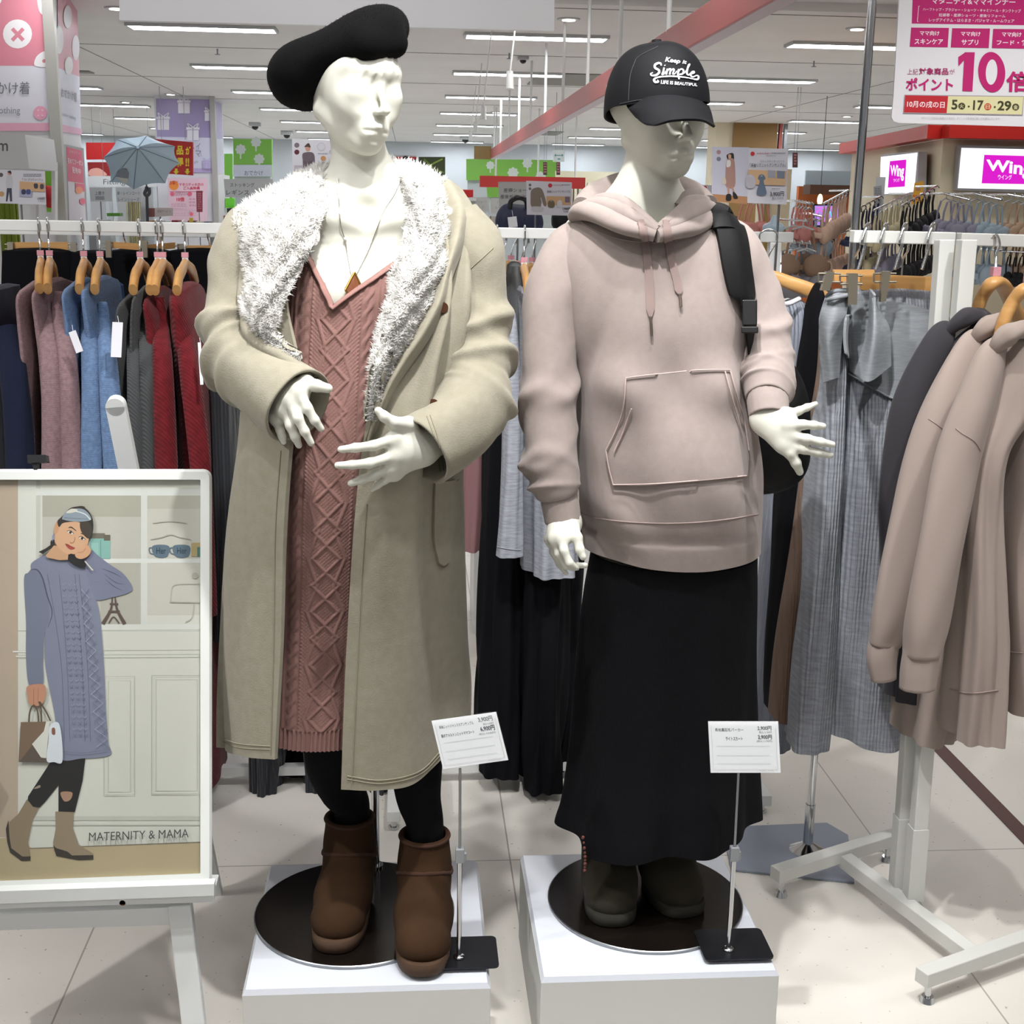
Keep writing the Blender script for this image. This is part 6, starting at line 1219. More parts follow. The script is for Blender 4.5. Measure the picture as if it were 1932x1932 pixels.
# red fascia beam along the aisle with white rods
RB = mat('red_fascia', 'a33c38', .4); X0 = 1.2; RBD = mat('red_fascia_bright', 'b32a26', .4); GOLDM = mat('gold_fascia_end', '8d7440', .45)
t = thing('fascia_beam', 'long red fascia beam running down the aisle under the ceiling', 'beam', (X0, 10, 2.2))
q = MB(RB); q.box((X0, 11.5, 2.31), (.02, 17.0, .135)); q.box((X0+.035, 11.5, 2.25), (.07, 17.0, .02), mat('beam_soffit', 'b9a8b4', .4)); q.build('panel', t, bevel=.003)
q = MB(GOLDM); q.box((X0-.12, 20.1, 2.33), (.26, .03, .19)); q.build('end_panel', t)
for y in (5.1, 6.3, 7.75, 9.14, 10.6, 12.0, 13.45, 14.9, 16.4, 17.9, 19.3): q = MB(WHITE); q.cyl((X0, y, 2.37), (X0, y, CZ), .012, n=10); q.build('rod', t)
a, b = P(905, 344, 19.9), P(1104, 344, 19.9); t = thing('fascia_beam', 'short red fascia beam crossing behind the grey sweater price card', 'beam', tuple(a))
q = MB(RBD); q.box((a+b)/2, (b[0]-a[0], .05, .165)); q.build('panel', t)
for f in (.15, .55, .9): c = a+(b-a)*f; q = MB(WHITE); q.cyl(c+[0, 0, .08], [c[0], c[1], CZ], .014, n=8); q.build('rod', t)

# pillars -------------------------------------------------------------------
PW = mat('pillar_white', 'dcdde2', .5); PT = mat('pillar_trim_metal', 'b4b4b0', .35, .3)
def vpoly(S, pts, c, **k): S.poly(pts, c, **k)
t = thing('pillar', 'big square pillar with pink button artwork at the left photo edge', 'pillar', (-3.4, 8.7, 0))
xa, xb, xc = P(90, 250, 8.6)[0], P(106, 250, 8.62)[0], P(152, 250, 10.5)[0]
q = MB(PW); q.prism([(xa-2.0, 8.6, 0), (xb, 8.6, 0), (xc, 10.5, 0), (xa-2.0, 10.5, 0)], (0, 0, CZ)); q.build('column', t)
q = MB(PT); q.box(((xa+xb)/2+.03, 8.60, CZ/2), (abs(xb-xa)+.02, .05, CZ)); q.build('corner_trim', t)
S = Sheet((0, 8.592, 0)); S.step = .0004
S.poly([(-200, -140), (92, -140), (92, 233), (-200, 233)], 'dadbe6'); S.poly([(-200, -140), (92, -140), (92, 124), (-200, 124)], 'd98a9c'); S.poly([(-200, 232), (98, 232), (99, 247), (-200, 247)], 'e2a9c1')
S.circ(33, 64, 27.5, 'efeef2'); S.line([(23, 54), (44, 76)], 7, 'd98a9c'); S.line([(44, 54), (23, 76)], 7, 'd98a9c'); S.curve([(66, 124), (68, 108), (80, 98), (92, 97), (92, 124)], 'efeef2'); S.circ(83, 115, 3.5, 'd98a9c'); S.curve([(70, -20), (92, -20), (92, 30), (76, 24), (70, 0)], 'efeef2'); S.circ(-6, 0, 9, 'efeef2')
S.circ(76, 213, 13, 'e6a3bd'); 
for dx, dy in ((-4, -5), (4, -5), (-4, 5), (4, 5)): S.circ(76+dx, 213+dy, 2, 'efc7d6')
S.text('かけ着', (-6, 154, 56, 178), '6c7077', 0); S.text('othing', (-2, 202, 38, 218), '8e9299', 0); S.fin('artwork', t)
n2 = nrm((10.5-8.6, -(xc-xb), 0)); n2 = n2 if n2[0] > 0 else -n2; S = Sheet((xb, 8.6, 0)+n2*.004, n2); S.step = .0007
S.poly([(108, -60), (144, -40), (150, 145), (110, 128)], 'cf8fa0'); S.poly([(110, 128), (150, 145), (153, 248), (113, 240)], 'd6d8e8'); S.poly([(113, 234), (154, 243), (155, 255), (114, 248)], 'dfaac6')
S.circ(112, 75, 8, 'ece9ee', ry=27); S.circ(143, 90, 7, 'e6e3ea', ry=24); S.circ(130, 124, 8, 'ece9ee', ry=17); S.circ(128, 32, 8, 'e6e3ea', ry=22); S.text('おでかけ着', [(116, 165), (145, 175), (145, 193), (116, 183)], '6f7279', .01); S.text('outdoor clothing', [(116, 211), (143, 220), (143, 228), (116, 219)], '8d909a', 0); S.fin('side_artwork', t)
# pink poster on the pillar side
q = MB(STEEL); S2 = Sheet((xb, 8.6, 0)+n2*.01, n2); q.prism([S2.pt(120, 272), S2.pt(158, 280), S2.pt(166, 426), S2.pt(128, 432)], -n2*.008); tp = thing('sale_poster', 'narrow pink sale poster in a metal frame on the pink pillar', 'poster', tuple(S2.pt(145, 425))); q.build('frame', tp)
S2.step = .0008; S2.poly([(125, 277), (155, 284), (158, 346), (128, 342)], 'c8325f'); S2.poly([(128, 342), (158, 346), (163, 422), (131, 428)], 'dcd6de'); S2.text('マタニティ', [(131, 283), (150, 287), (150, 292), (131, 288)], 'f2c9d4', 0); S2.text('初めてクーポン', [(127, 297), (156, 303), (157, 314), (128, 308)], 'f6dbe3', .02); S2.text('配布中', [(136, 314), (152, 318), (153, 330), (137, 326)], 'f6dbe3', .02)
S2.poly([(142, 345), (159, 347), (160, 362), (143, 360)], 'd64a6b'); S2.circ(149, 359, 7, 'e88a5a'); S2.circ(156, 380, 6, 'd9506f'); S2.fin('print', tp)

t = thing('pillar', 'square pillar with violet gift artwork behind the blue umbrella', 'pillar', (-3.4, 19.3, 0)); ya = 19.0; xa, xb = P(293, 250, ya)[0], P(400, 250, ya)[0]; xd = P(421, 250, ya+1.5)[0]
q = MB(PW); q.prism([(xa, ya, 0), (xb, ya, 0), (xd, ya+1.5, 0), (xa, ya+1.5, 0)], (0, 0, CZ)); q.build('column', t); q = MB(PT); q.box((xb+.02, ya, CZ/2), (.07, .08, CZ)); q.build('corner_trim', t)
S = Sheet((0, ya-.01, 0)); S.step = .001
S.poly([(294, 186), (397, 188), (400, 260), (296, 258)], '9d93bd'); S.poly([(296, 258), (400, 260), (402, 320), (298, 318)], 'cfd0e4'); S.poly([(298, 316), (402, 318), (402, 326), (298, 324)], 'b5a8d2')
def gift(x, y, s=1, c='e2e1ea', c2='9d93bd'):
    S.rect(x-11*s, y, x+11*s, y+20*s, c); S.rect(x-12.5*s, y-5*s, x+12.5*s, y, c); S.line([(x, y-5*s), (x, y+20*s)], 1.2*s, c2); S.line([(x-12*s, y), (x+12*s, y)], .8*s, c2)
    for f in (-1, 1): S.line([(x, y-5*s), (x+f*10*s, y-12*s), (x+f*6*s, y-4*s), (x, y-5*s)], 1.8*s, c, n=14)
gift(308, 225); gift(347, 194); gift(364, 245); gift(395, 212, .8); S.text('ベビー', (340, 268, 366, 290), '777a84', .0); S.text('イ', (370, 270, 378, 282), '777a84', .01); S.text('マ', (369, 284, 379, 296), '777a84', .01); S.text('newborn and gift', (330, 303, 374, 309), '8f929c', 0); gift(390, 306, .6, 'b5a8d2', 'cfd0e4'); S.fin('artwork', t)
n3 = nrm((1.5, -(xd-xb), 0)); S = Sheet((xb, ya, 0)+n3*.01, n3); S.poly([(404, 190), (418, 196), (421, 262), (405, 262)], 'b3aad0'); S.poly([(405, 262), (421, 262), (423, 322), (407, 330)], 'd8d9ea'); S.fin('side_artwork', t)
# pink membership poster on violet pillar, red vertical banner, wall signs
def flat(name, label, cat, pts, Y, col, draw=None, thick=.02, group=None, n=(0, -1, 0)):
    t, S = sign(name, label, cat, pts, Y, mat('panel_'+col, col, .5), draw or (lambda S: None), thick, n, group)
    xs_ = [p[0] for p in pts]; ym, yb = min(p[1] for p in pts), max(p[1] for p in pts)
    if name in ('restroom_sign', 'sale_board', 'fitting_room_sign', 'wall_banner', 'fascia_sign'):
        for f in (.2, .8): a = P(min(xs_)+(max(xs_)-min(xs_))*f, ym+1, Y+thick*.5); q = MB(STEEL); q.cyl(a, [a[0], a[1], CZ], .004, n=6); q.build('suspension_wire', t)
    elif name in ('aisle_sign', 'category_sign', 'shelf_sign', 'vertical_banner', 'discount_tag', 'table_card', 'membership_poster'):
        a = P((min(xs_)+max(xs_))/2, yb-1, Y+thick+.01); q = MB(STEEL); q.cyl(a, [a[0], a[1], 0], .006, n=8); q.build('stem', t)
    elif name in ('wall_board', 'wall_picture', 'menu_board'):
        a, b = P(min(xs_)+2, yb-1, Y+thick+.03), P(max(xs_)-2, yb-1, Y+thick+.03); q = MB(WALLM); q.box(((a[0]+b[0])/2, a[1], (a[2]+.2)/2), (abs(b[0]-a[0]), .05, a[2]+.2)); q.build('backing_wall', t)
    return t, S
def d1(S):
    S.step = .0007; S.circ(328, 350, 9, 'e08a3a'); S.text('お得だ', (320, 341, 336, 349), 'c23a2c', .02); S.text('マタニティの方の', (338, 345, 384, 351), 'c82c50', .02); S.text('ご入会特典', (346, 352, 377, 358), 'c82c50', .02); S.rect(320, 361, 384, 362, 'c26a7c')
    S.text('10倍', (333, 372, 348, 380), 'd03a50', .03); S.circ(325, 366, 4, 'd8607a'); S.circ(358, 366, 4, 'd8607a'); smallprint(S, 331, 363, 352, 370, 2, 'b98a97', rb); smallprint(S, 323, 384, 352, 392, 2, 'c7a3af', rb); smallprint(S, 357, 374, 370, 392, 3, 'c79aa8', rb); smallprint(S, 323, 396, 370, 410, 3, 'd0b4bd', rb); S.circ(361, 404, 3.5, 'd8607a')
flat('membership_poster', 'pink membership poster with 10x points standing on the violet pillar', 'poster', [(316, 336), (391, 336), (391, 418), (320, 418)], 18.8, 'dfbfcd', d1)
flat('vertical_banner', 'narrow dark red banner in front of the pink membership poster', 'banner', [(370, 360), (382, 360), (382, 400), (371, 400)], 16.0, '7d3040', lambda S: smallprint(S, 373, 364, 380, 396, 8, 'a8626c', rb), .01)
def d2(S):
    S.step = .0007; S.text('商', (300, 272, 326, 290), 'e0c63a', .03); S.text('品', (333, 275, 346, 292), 'e0c63a', .04); S.text('が', (350, 276, 360, 292), 'e0c63a', .04); S.text('得', (333, 297, 346, 315), 'e0c63a', .04); S.text('!!', (350, 298, 357, 314), 'e0c63a', .04)
    for x in (332, 353): S.poly([(x-2, 318), (x+3, 318), (x+3, 323), (x+6, 323), (x+.5, 330), (x-5, 323), (x-2, 323)], 'd8c435')
flat('sale_board', 'red board with yellow characters and down arrows behind the umbrella', 'sign', [(290, 262), (364, 268), (364, 331), (290, 326)], 17.5, 'a8211f', d2, .05)
flat('fascia_sign', 'plain red fascia panel left of the umbrella', 'sign', [(162, 269), (230, 269), (230, 300), (163, 301)], 22, 'c01e1e', None, .1)
flat('wall_picture', 'dark red wall picture with a soft pink shape below the red fascia', 'picture', [(165, 306), (208, 306), (208, 332), (167, 332)], 22, '8e1c20', lambda S: S.curve([(169, 331), (170, 320), (185, 317), (197, 324), (200, 331)], 'e3a79a'), .1)
flat('fitting_room_sign', 'white fascia reading Fitting above the fitting room', 'sign', [(166, 332), (312, 332), (312, 352), (168, 354)], 21.5, 'd3d4d4', lambda S: S.text('Fitting', (195, 338, 236, 351), '5e6266', .0), .1)
flat('aisle_sign', 'grey aisle sign below the Fitting fascia, left one', 'sign', [(169, 354), (211, 354), (211, 380), (171, 380)], 12, 'a7a9aa', lambda S: (S.text('上履き', (179, 361, 197, 368), '55585c', .01), S.rect(180, 370, 197, 377, '7d8083')), .01)
flat('aisle_sign', 'grey aisle sign for umbrellas and raincoats under the umbrella, right one', 'sign', [(218, 354), (267, 354), (267, 381), (220, 381)], 12, 'a7a9aa', lambda S: (S.text('傘・レインコート', (221, 361, 264, 368), '55585c', .01), S.text('レインシューズ', (223, 373, 263, 380), '55585c', .01)), .01)
t = thing('fitting_room_cabinet', 'tall white cabinet doors under the Fitting sign', 'cabinet', tuple(P(230, 430, 20)))
for x0, x1 in ((166, 200), (201, 214), (216, 244), (246, 290), (292, 312)): q = MB(mat('cabinet_white', 'd0d2d6', .5)); a, b = P(x0, 352, 20), P(x1, 440, 20); q.box(((a[0]+b[0])/2, 20.1, (a[2])/2), (b[0]-a[0]-.02, .05, a[2])); q.build('door', t)
q = MB(mat('cream_curtain', 'c9c29c', .9)); a, b = P(240, 372, 19.9), P(268, 430, 19.9); xs = np.linspace(a[0], b[0], 40); q.grid([[(x, 19.85+.05*math.sin(i*1.3), z) for i, x in enumerate(xs)] for z in (.3, a[2])], .01); q.build('curtain', t)
# white room-name box at the left edge, mirror post, green drape
t = thing('sign_box', 'grey box sign ending in the letter m at the left photo edge', 'sign', tuple(P(40, 320, 7.6)))
q = MB(mat('grey_box_sign', 'c3c5c8', .5)); S = Sheet(P(20, 290, 7.6)); q.prism([S.pt(-120, 252), S.pt(47, 254), S.pt(55, 318), S.pt(-120, 318)], (0, .6, 0)); q.build('box', t); S.step = .001; S.text('m', (-4, 270, 15, 285), '50545a', .01); S.fin('lettering', t)
t = thing('curtain', 'olive green drape behind the rail at the left photo edge', 'curtain', tuple(P(18, 450, 7.5))); q = MB(mat('olive_drape', '6f7f2a', .9)); xs = np.linspace(P(2, 420, 7.5)[0], P(32, 420, 7.5)[0], 30); za = P(18, 382, 7.5)[2]; q.grid([[(x, 7.5+.03*math.sin(i*1.4), z) for i, x in enumerate(xs)] for z in (.4, za)], .01); q.build('cloth', t)
t = thing('doorway_frame', 'white mirror frame beside the grey box sign', 'frame', tuple(P(80, 420, 8.3))); q = MB(PW)
for x0, x1, y0, y1 in ((60, 68, 306, 440), (97, 104, 310, 440), (60, 104, 306, 316)): S = Sheet(P(80, 360, 8.3)); q.prism([S.pt(x0, y0), S.pt(x1, y0), S.pt(x1, y1), S.pt(x0, y1)], (0, .06, 0))
q.build('frame', t)
q = MB(mat('lime_panel', '7fc241', .5)); S = Sheet(P(80, 360, 8.5)); q.prism([S.pt(85, 320), S.pt(97, 320), S.pt(97, 400), S.pt(88, 400)], (0, .03, 0)); q.build('lime_panel', t); q = MB(mat('red_cloth', 'b0282c', .8)); q.tube([P(88, 372, 8.45), P(92, 355, 8.45), P(95, 372, 8.45), P(93, 392, 8.45)], [.01, .03, .04, .015], 10, res=14); q.build('red_cloth', t)

# green tree boards
GRN = '7ab648'
def trees(S, L_): 
    S.step = .001
    for x, y, s in L_:
        S.poly([(x+s*(7.6+.8*math.cos(8*a))*math.cos(a), y+s*(7.6+.8*math.cos(8*a))*math.sin(a)) for a in np.linspace(0, 2*np.pi, 48, endpoint=False)], 'cfd8d2')
        S.rect(x-1.1*s, y+7*s, x+1.1*s, y+14*s, 'cfd8d2')
def d3(S): trees(S, [(454, 282, 1.25), (483, 268, 1.25), (489, 300, 1.25)]); S.rect(440, 311, 513, 333, 'cfd6e2'); S.text('おでかけ', (461, 322, 496, 331), '6c7078', .005)
flat('wall_board', 'lime green tree board above the leggings sign, left of the beret', 'wall board', [(440, 262), (513, 263), (513, 333), (441, 332)], 21, GRN, d3, .08)
flat('wall_board', 'narrow lime green board at the edge of the violet pillar', 'wall board', [(423, 290), (438, 290), (438, 396), (424, 396)], 22, '6fae3e', None, .1)
def d4(S): trees(S, [(925, 312, 1.0), (968, 326, 1.3), (1020, 333, 1.2), (995, 308, 1.2)])
flat('wall_board', 'wide lime green tree board behind the red beam in the centre', 'wall board', [(880, 300), (1052, 302), (1052, 340), (880, 340)], 26, GRN, d4, .1)
flat('wall_board', 'lime green panel below the short red beam', 'wall board', [(918, 350), (945, 350), (945, 372), (920, 372)], 24, GRN, None, .1)
t, S = flat('shelf_sign', 'grey shelf sign for stockings and leggings left of the fleece hood', 'sign', [(422, 338), (515, 338), (515, 372), (425, 372)], 14, 'b5b7b8', lambda S: (S.text('ストッキング', (434, 345, 480, 353), '4e5256', .01), S.text('レギンス', (427, 358, 470, 368), '4e5256', .01)), .01)
# shelving with bright packs under the leggings sign
t = thing('shelving', 'white shelving with small packs left of the fleece hood', 'shelving', tuple(P(430, 410, 15))); q = MB(WHITE); S = Sheet(P(440, 390, 15)); q.prism([S.pt(412, 330), S.pt(424, 330), S.pt(424, 440), S.pt(414, 440)], (0, .4, 0)); q.prism([S.pt(424, 402), S.pt(470, 402), S.pt(470, 406), S.pt(424, 406)], (0, .4, 0)); q.cyl(P(418, 438, 15.2), P(418, 438, 15.2)*[1, 1, 0], .03, n=8); q.build('frame', t)
q = MB(mat('lime_pack', '6fd23a', .5)); q.prism([S.pt(425, 374), S.pt(442, 374), S.pt(442, 393), S.pt(425, 392)], (0, .1, 0)); q.build('back_panel', t)
def smallbox(name, label, cat, x0, y0, x1, y1, Y, c, group=None, dep=.12):
    a, b = P(x0, y1, Y), P(x1, y0, Y); q = MB(mat('panel_'+c, c, .6)); q.box(((a[0]+b[0])/2, Y+dep/2, (a[2]+b[2])/2), (abs(b[0]-a[0]), dep, abs(b[2]-a[2]))); return q.build(name, None, label, cat, group, bevel=.003, origin=((a[0]+b[0])/2, Y+dep/2, min(a[2], b[2])))
smallbox('box', 'black pack on the white shelving left of the fleece hood', 'box', 428, 393, 440, 401, 14.9, '1f2022'); smallbox('box', 'brown cardboard box under the white shelving', 'box', 422, 407, 448, 424, 14.8, '8a6238')
# cream slatted screen, exit sign, pictures far behind
t = thing('slatted_screen', 'cream vertical slatted screen between the price card and the capped head', 'screen', tuple(P(1110, 420, 25)))
q = MB(mat('cream_screen', 'cfc8ae', .7)); a, b = P(1050, 322, 25), P(1165, 420, 25); q.box(((a[0]+b[0])/2, 25.2, a[2]/2), (b[0]-a[0], .06, a[2])); q.build('back_panel', t)
q = MB(mat('cream_slat', 'd9d3bd', .7))
for i in range(14): x = a[0]+(b[0]-a[0])*(i+.5)/14; q.box((x, 25.1, a[2]/2-.1), (.05, .08, a[2]-.2))
q.build('slats', t)
def d5(S): S.step = .0007; S.line([(1047, 293), (1062, 293)], 1.2, '2f9aa0'); S.poly([(1046, 293), (1049, 290), (1049, 296)], '2f9aa0'); S.poly([(1063, 293), (1060, 290), (1060, 296)], '2f9aa0'); S.rect(1052, 299, 1057, 301, '2f9aa0')
flat('restroom_sign', 'small white hanging sign with a teal double arrow', 'sign', [(1044, 283), (1065, 283), (1065, 305), (1044, 305)], 17, 'e9f2f2', d5, .04)
flat('wall_picture', 'red and black picture left of the red beam end, behind the coat shoulder', 'picture', [(744, 296), (786, 296), (786, 316), (746, 316)], 24, 'a82226', lambda S: (S.circ(765, 300, 6, '1d1d1f'), S.curve([(770, 310), (785, 300), (790, 315)], '1d1d1f')), .05)
flat('wall_picture', 'dark green foliage picture behind the coat shoulder', 'picture', [(790, 296), (840, 296), (840, 330), (792, 330)], 24, '37421f', lambda S: (S.line([(795, 325), (815, 310), (835, 300)], 3, '7f9a2e', n=10), S.line([(800, 300), (820, 318), (838, 326)], 3, '5e7a22', n=10)), .05)
flat('category_sign', 'grey sign for maternity shorts and body care behind the navy bag', 'sign', [(940, 343), (1015, 343), (1015, 400), (942, 400)], 7.5, 'b8babb', lambda S: (S.text('産褥ショーツ', (950, 355, 1002, 363), '4a4d52', .01), S.text('産後ボディケア', (944, 367, 1000, 375), '4a4d52', .01)), .01)
flat('category_sign', 'pale grey category sign beside the coat shoulder', 'sign', [(888, 372), (922, 372), (922, 400), (888, 400)], 9, 'bfc1c1', lambda S: (S.text('ー・ショーツ', (894, 378, 918, 383), '777a7e', .0), S.text('フトップ', (894, 389, 913, 394), '777a7e', .0)), .01)
flat('category_sign', 'pale grey category sign left of the navy bag', 'sign', [(926, 374), (962, 374), (962, 402), (926, 402)], 9, 'c2c4c4', lambda S: (S.text('パジャマ', (938, 379, 958, 384), '777a7e', .0), S.text('ルームウェア', (934, 389, 960, 394), '777a7e', .0)), .01)
smallbox('box', 'red and yellow pack behind the coat shoulder', 'box', 862, 358, 893, 372, 9, 'c8262a')
for a_, b_, y_, Y_, l_ in ((884, 945, 425, 6.48, 'near'), (858, 898, 373, 8.98, 'far')):
    t = thing('display_shelf', 'narrow white shelf with packs beside the coat shoulder, %s one' % l_, 'shelf', tuple(P(a_, y_, Y_)*[1, 1, 0])); a, b = P(a_, y_, Y_), P(b_, y_, Y_); q = MB(WHITE); q.box(((a[0]+b[0])/2, Y_+.12, a[2]-.01), (b[0]-a[0], .3, .02)); q.build('shelf_board', t); q = MB(WHITE); q.box(((a[0]+b[0])/2, Y_+.2, a[2]/2-.01), (.04, .04, a[2]-.02)); q.build('support', t)
for i, (x0, x1, y0, y1, c, l) in enumerate(((905, 925, 412, 424, '8e2c30', 'red'), (926, 940, 408, 424, 'a7a49c', 'grey'), (896, 906, 404, 414, 'a96d3c', 'brown'))): smallbox('box', '%s pack behind the centre rail near the coat shoulder' % l, 'box', x0, y0, x1, y1, 6.5, c)

# ------------------------------------------------------------------ product price cards above the racks
def garment_shape(S, x, y, w, h, c, c2=None, kind='top'):
    if kind == 'top': S.curve([(x-w*.18, y), (x+w*.18, y), (x+w*.5, y+h*.25), (x+w*.52, y+h*.85), (x+w*.34, y+h*.9), (x+w*.32, y+h), (x-w*.32, y+h), (x-w*.34, y+h*.9), (x-w*.52, y+h*.85), (x-w*.5, y+h*.25)], c)
    else: S.curve([(x-w*.2, y), (x+w*.2, y), (x+w*.4, y+h*.2), (x+w*.22, y+h*.35), (x+w*.5, y+h), (x-w*.5, y+h), (x-w*.22, y+h*.35), (x-w*.4, y+h*.2)], c)
    S.line([(x-w*.1, y+2), (x, y+h*.06), (x+w*.1, y+2)], max(.6, w*.04), c2 or 'efeef0', n=8)
PCARD = mat('product_card', 'dcdbe6', .4, coat=.4)
def pcard(name, label, pts, Y, draw, post=None):
    t, S = sign(name, label, 'price card', pts, Y, PCARD, draw, .003, (0, -1, .05), 'product price cards above the racks')
    if post: 
        q = MB(STEEL); a = P(*post[0], Y+.012); q.cyl(a, [a[0], a[1], 0], .003, n=8); q.build('stem', t)
    return t
def c1(S):
    S.step = .0001; S.poly([(1344, 277), (1413, 278), (1410, 382), (1344, 378)], 'cfcfe0'); S.poly([(1344, 366), (1410, 371), (1410, 385), (1344, 380)], 'bb8a62'); S.circ(1356, 287, 4.2, 'b08c93'); S.circ(1356, 300, 4.2, '7d8096')
    S.curve([(1373, 291), (1383, 289), (1385, 300), (1383, 312), (1376, 306), (1371, 296)], '2a2424'); S.curve([(1374, 292), (1379, 292), (1379, 299), (1375, 300)], 'd2a48c'); S.curve([(1372, 302), (1384, 300), (1387, 320), (1386, 352), (1370, 352), (1369, 325)], 'b58d84'); S.curve([(1372, 303), (1378, 303), (1378, 313), (1371, 315)], 'e6e2e0'); S.curve([(1363, 336), (1368, 334), (1370, 346), (1363, 347)], 'd8d0c2')
    S.line([(1374, 352), (1375, 368)], 3, 'c8967c'); S.line([(1381, 352), (1386, 366)], 3, 'c8967c'); S.curve([(1371, 367), (1379, 367), (1379, 378), (1370, 378)], '26201f'); S.curve([(1383, 362), (1389, 366), (1392, 374), (1384, 374)], '26201f')
    S.circ(1420, 290, 4, 'c9303c'); S.text('お得な価格で', (1428, 288, 1455, 291), 'b0475a', 0); smallprint(S, 1456, 288, 1482, 291, 1, '8a8a98', rb); smallprint(S, 1446, 293, 1464, 295, 1, '8a8a98', rb); S.text('ストレスなくゆったりと', (1434, 302, 1480, 306), '77787f', 0); S.text('「長袖リブニットアンサンブル」', (1415, 308, 1482, 315), '4e4f57', .01)
    S.poly([(1412, 320), (1484, 323), (1482, 350), (1410, 348)], 'd9b58e'); garment_shape(S, 1416, 330, 17, 25, 'c2c0cc'); garment_shape(S, 1437, 330, 18, 36, '66768c', kind='dress'); S.poly([(1449, 321), (1463, 322), (1463, 336), (1449, 335)], 'a7aab8'); S.poly([(1466, 322), (1481, 323), (1480, 337), (1466, 336)], '7d879b')
    S.text('3,900円', (1453, 361, 1479, 371), '45464c', .02); S.text('税込 4,290円', (1457, 372, 1478, 376), '5e5f66', .01); smallprint(S, 1456, 355, 1472, 358, 1, '9a9aa5', rb); smallprint(S, 1468, 380, 1476, 382, 1, 'b5b5bf', rb)
pcard('product_card', 'product card with a walking woman and a 3,900 price right of the cap', [(1343, 277), (1487, 281), (1484, 386), (1343, 380)], 3.3, c1, ((1470, 384), (1468, 432)))
def c2(S):
    S.step = .0001; S.circ(1000, 349, 2.6, '6d6a6c'); S.circ(1000, 356, 2.6, '77706e'); S.curve([(1008, 355), (1018, 354), (1025, 362), (1031, 386), (1026, 388), (1020, 372), (1020, 390), (1003, 390), (1001, 372), (1002, 360)], '85776c'); S.curve([(1004, 390), (1024, 391), (1023, 400), (1005, 399)], 'c9c7d0'); S.line([(1019, 372), (1022, 384)], .8, '5e534b'); S.circ(1038, 350, 4, 'c9303c'); S.text('やわらかい', (1044, 348, 1062, 351), 'b0475a', 0); smallprint(S, 1060, 348, 1075, 351, 1, '8a8a98', rb); S.text('長袖ニットアンサンブル', (1032, 359, 1076, 364), '5a5b62', 0)
    S.poly([(1031, 370), (1076, 371), (1076, 387), (1031, 386)], 'd3aa80'); garment_shape(S, 1040, 378, 12, 14, '6f664e'); garment_shape(S, 1056, 378, 9, 14, 'd6d3d8'); S.rect(1066, 371, 1075, 382, '7d6f80'); S.text('3,900円', (1061, 391, 1076, 397), '45464c', .02); S.text('4,290円', (1063, 398, 1075, 401), '66676e', .01)
pcard('product_card', 'product card with a brown sweater above the navy bag', [(993, 341), (1079, 344), (1079, 407), (994, 405)], 4.2, c2, ((1010, 405), (1008, 440)))
def c3(S):
    S.step = .0001; S.circ(560, 274, 4.8, '7a7078'); S.circ(560, 287, 4.8, '5b2030'); S.curve([(576, 275), (584, 274), (585, 284), (578, 285)], 'c99a86'); S.curve([(574, 277), (582, 270), (586, 278), (580, 277)], '4a3830'); S.curve([(572, 289), (590, 288), (594, 302), (590, 318), (574, 320), (571, 302)], '6a5c66'); S.line([(573, 305), (580, 308), (590, 304)], 3, '5c4f59', n=8); S.circ(606, 277, 8, 'c7c5cf'); S.circ(606, 277, 6.5, 'd9d8e2'); S.circ(610, 299, 5, 'c98d58'); smallprint(S, 600, 289, 618, 292, 1, '9a9aa5', rb); S.text('おうち', (634, 273, 645, 277), '6a6b73', 0); S.text('「長袖ニットアンサンブル」', (622, 284, 678, 292), '4e4f57', .01); S.rect(555, 312, 572, 330, 'b9b3bd'); S.rect(626, 306, 680, 328, 'd0c2c4')
pcard('product_card', 'product card with a seated woman in grey behind the mannequin neck', [(551, 262), (690, 266), (690, 334), (552, 330)], 4.0, c3, ((600, 330), (600, 425)))
def c4(S):
    S.step = .0001; S.circ(2, 330, 4, '5a5458'); S.circ(18, 327, 4, 'c99a86'); S.curve([(14, 324), (20, 322), (21, 328)], '33282a'); S.curve([(13, 333), (22, 332), (24, 345), (22, 356), (12, 354)], 'c9cad2'); S.poly([(13, 355), (22, 355), (23, 380), (19, 380), (17, 362), (14, 380), (11, 380)], '3a3e52'); S.circ(3, 366, 5, 'c79a6c'); smallprint(S, 44, 328, 78, 334, 2, '8a8a98', rb); S.text('「リブパンツ」', (42, 336, 80, 341), '5a5b62', 0); S.poly([(37, 342), (84, 345), (84, 362), (37, 360)], 'd3aa80'); S.poly([(37, 358), (60, 359), (60, 372), (37, 371)], 'a9abc8'); S.curve([(64, 347), (71, 347), (71, 355), (65, 355)], '3b3548'); S.curve([(76, 348), (82, 348), (82, 356), (76, 356)], '4a4150'); S.curve([(41, 358), (48, 358), (48, 366), (41, 366)], '32365a'); S.curve([(50, 358), (57, 358), (57, 366), (50, 366)], '3f4a86'); S.text('2,900円', (70, 372, 84, 377), '45464c', .02); S.text('3,190円', (72, 378, 84, 381), '66676e', 0)
pcard('product_card', 'product card with a woman in trousers at the left photo edge', [(-20, 319), (84, 323), (87, 386), (-20, 383)], 4.1, c4, ((40, 386), (40, 440)))
def c5(S): S.step = .0001; S.circ(1330, 354, 3.6, 'c9303c'); S.rect(1318, 370, 1344, 386, '8fa0c6'); S.text('「産後ケア」', (1322, 362, 1342, 368), '5a5b62', 0); S.circ(1305, 360, 4, '3a2a28'); S.curve([(1301, 363), (1309, 363), (1310, 374), (1300, 374)], '9a3a44')
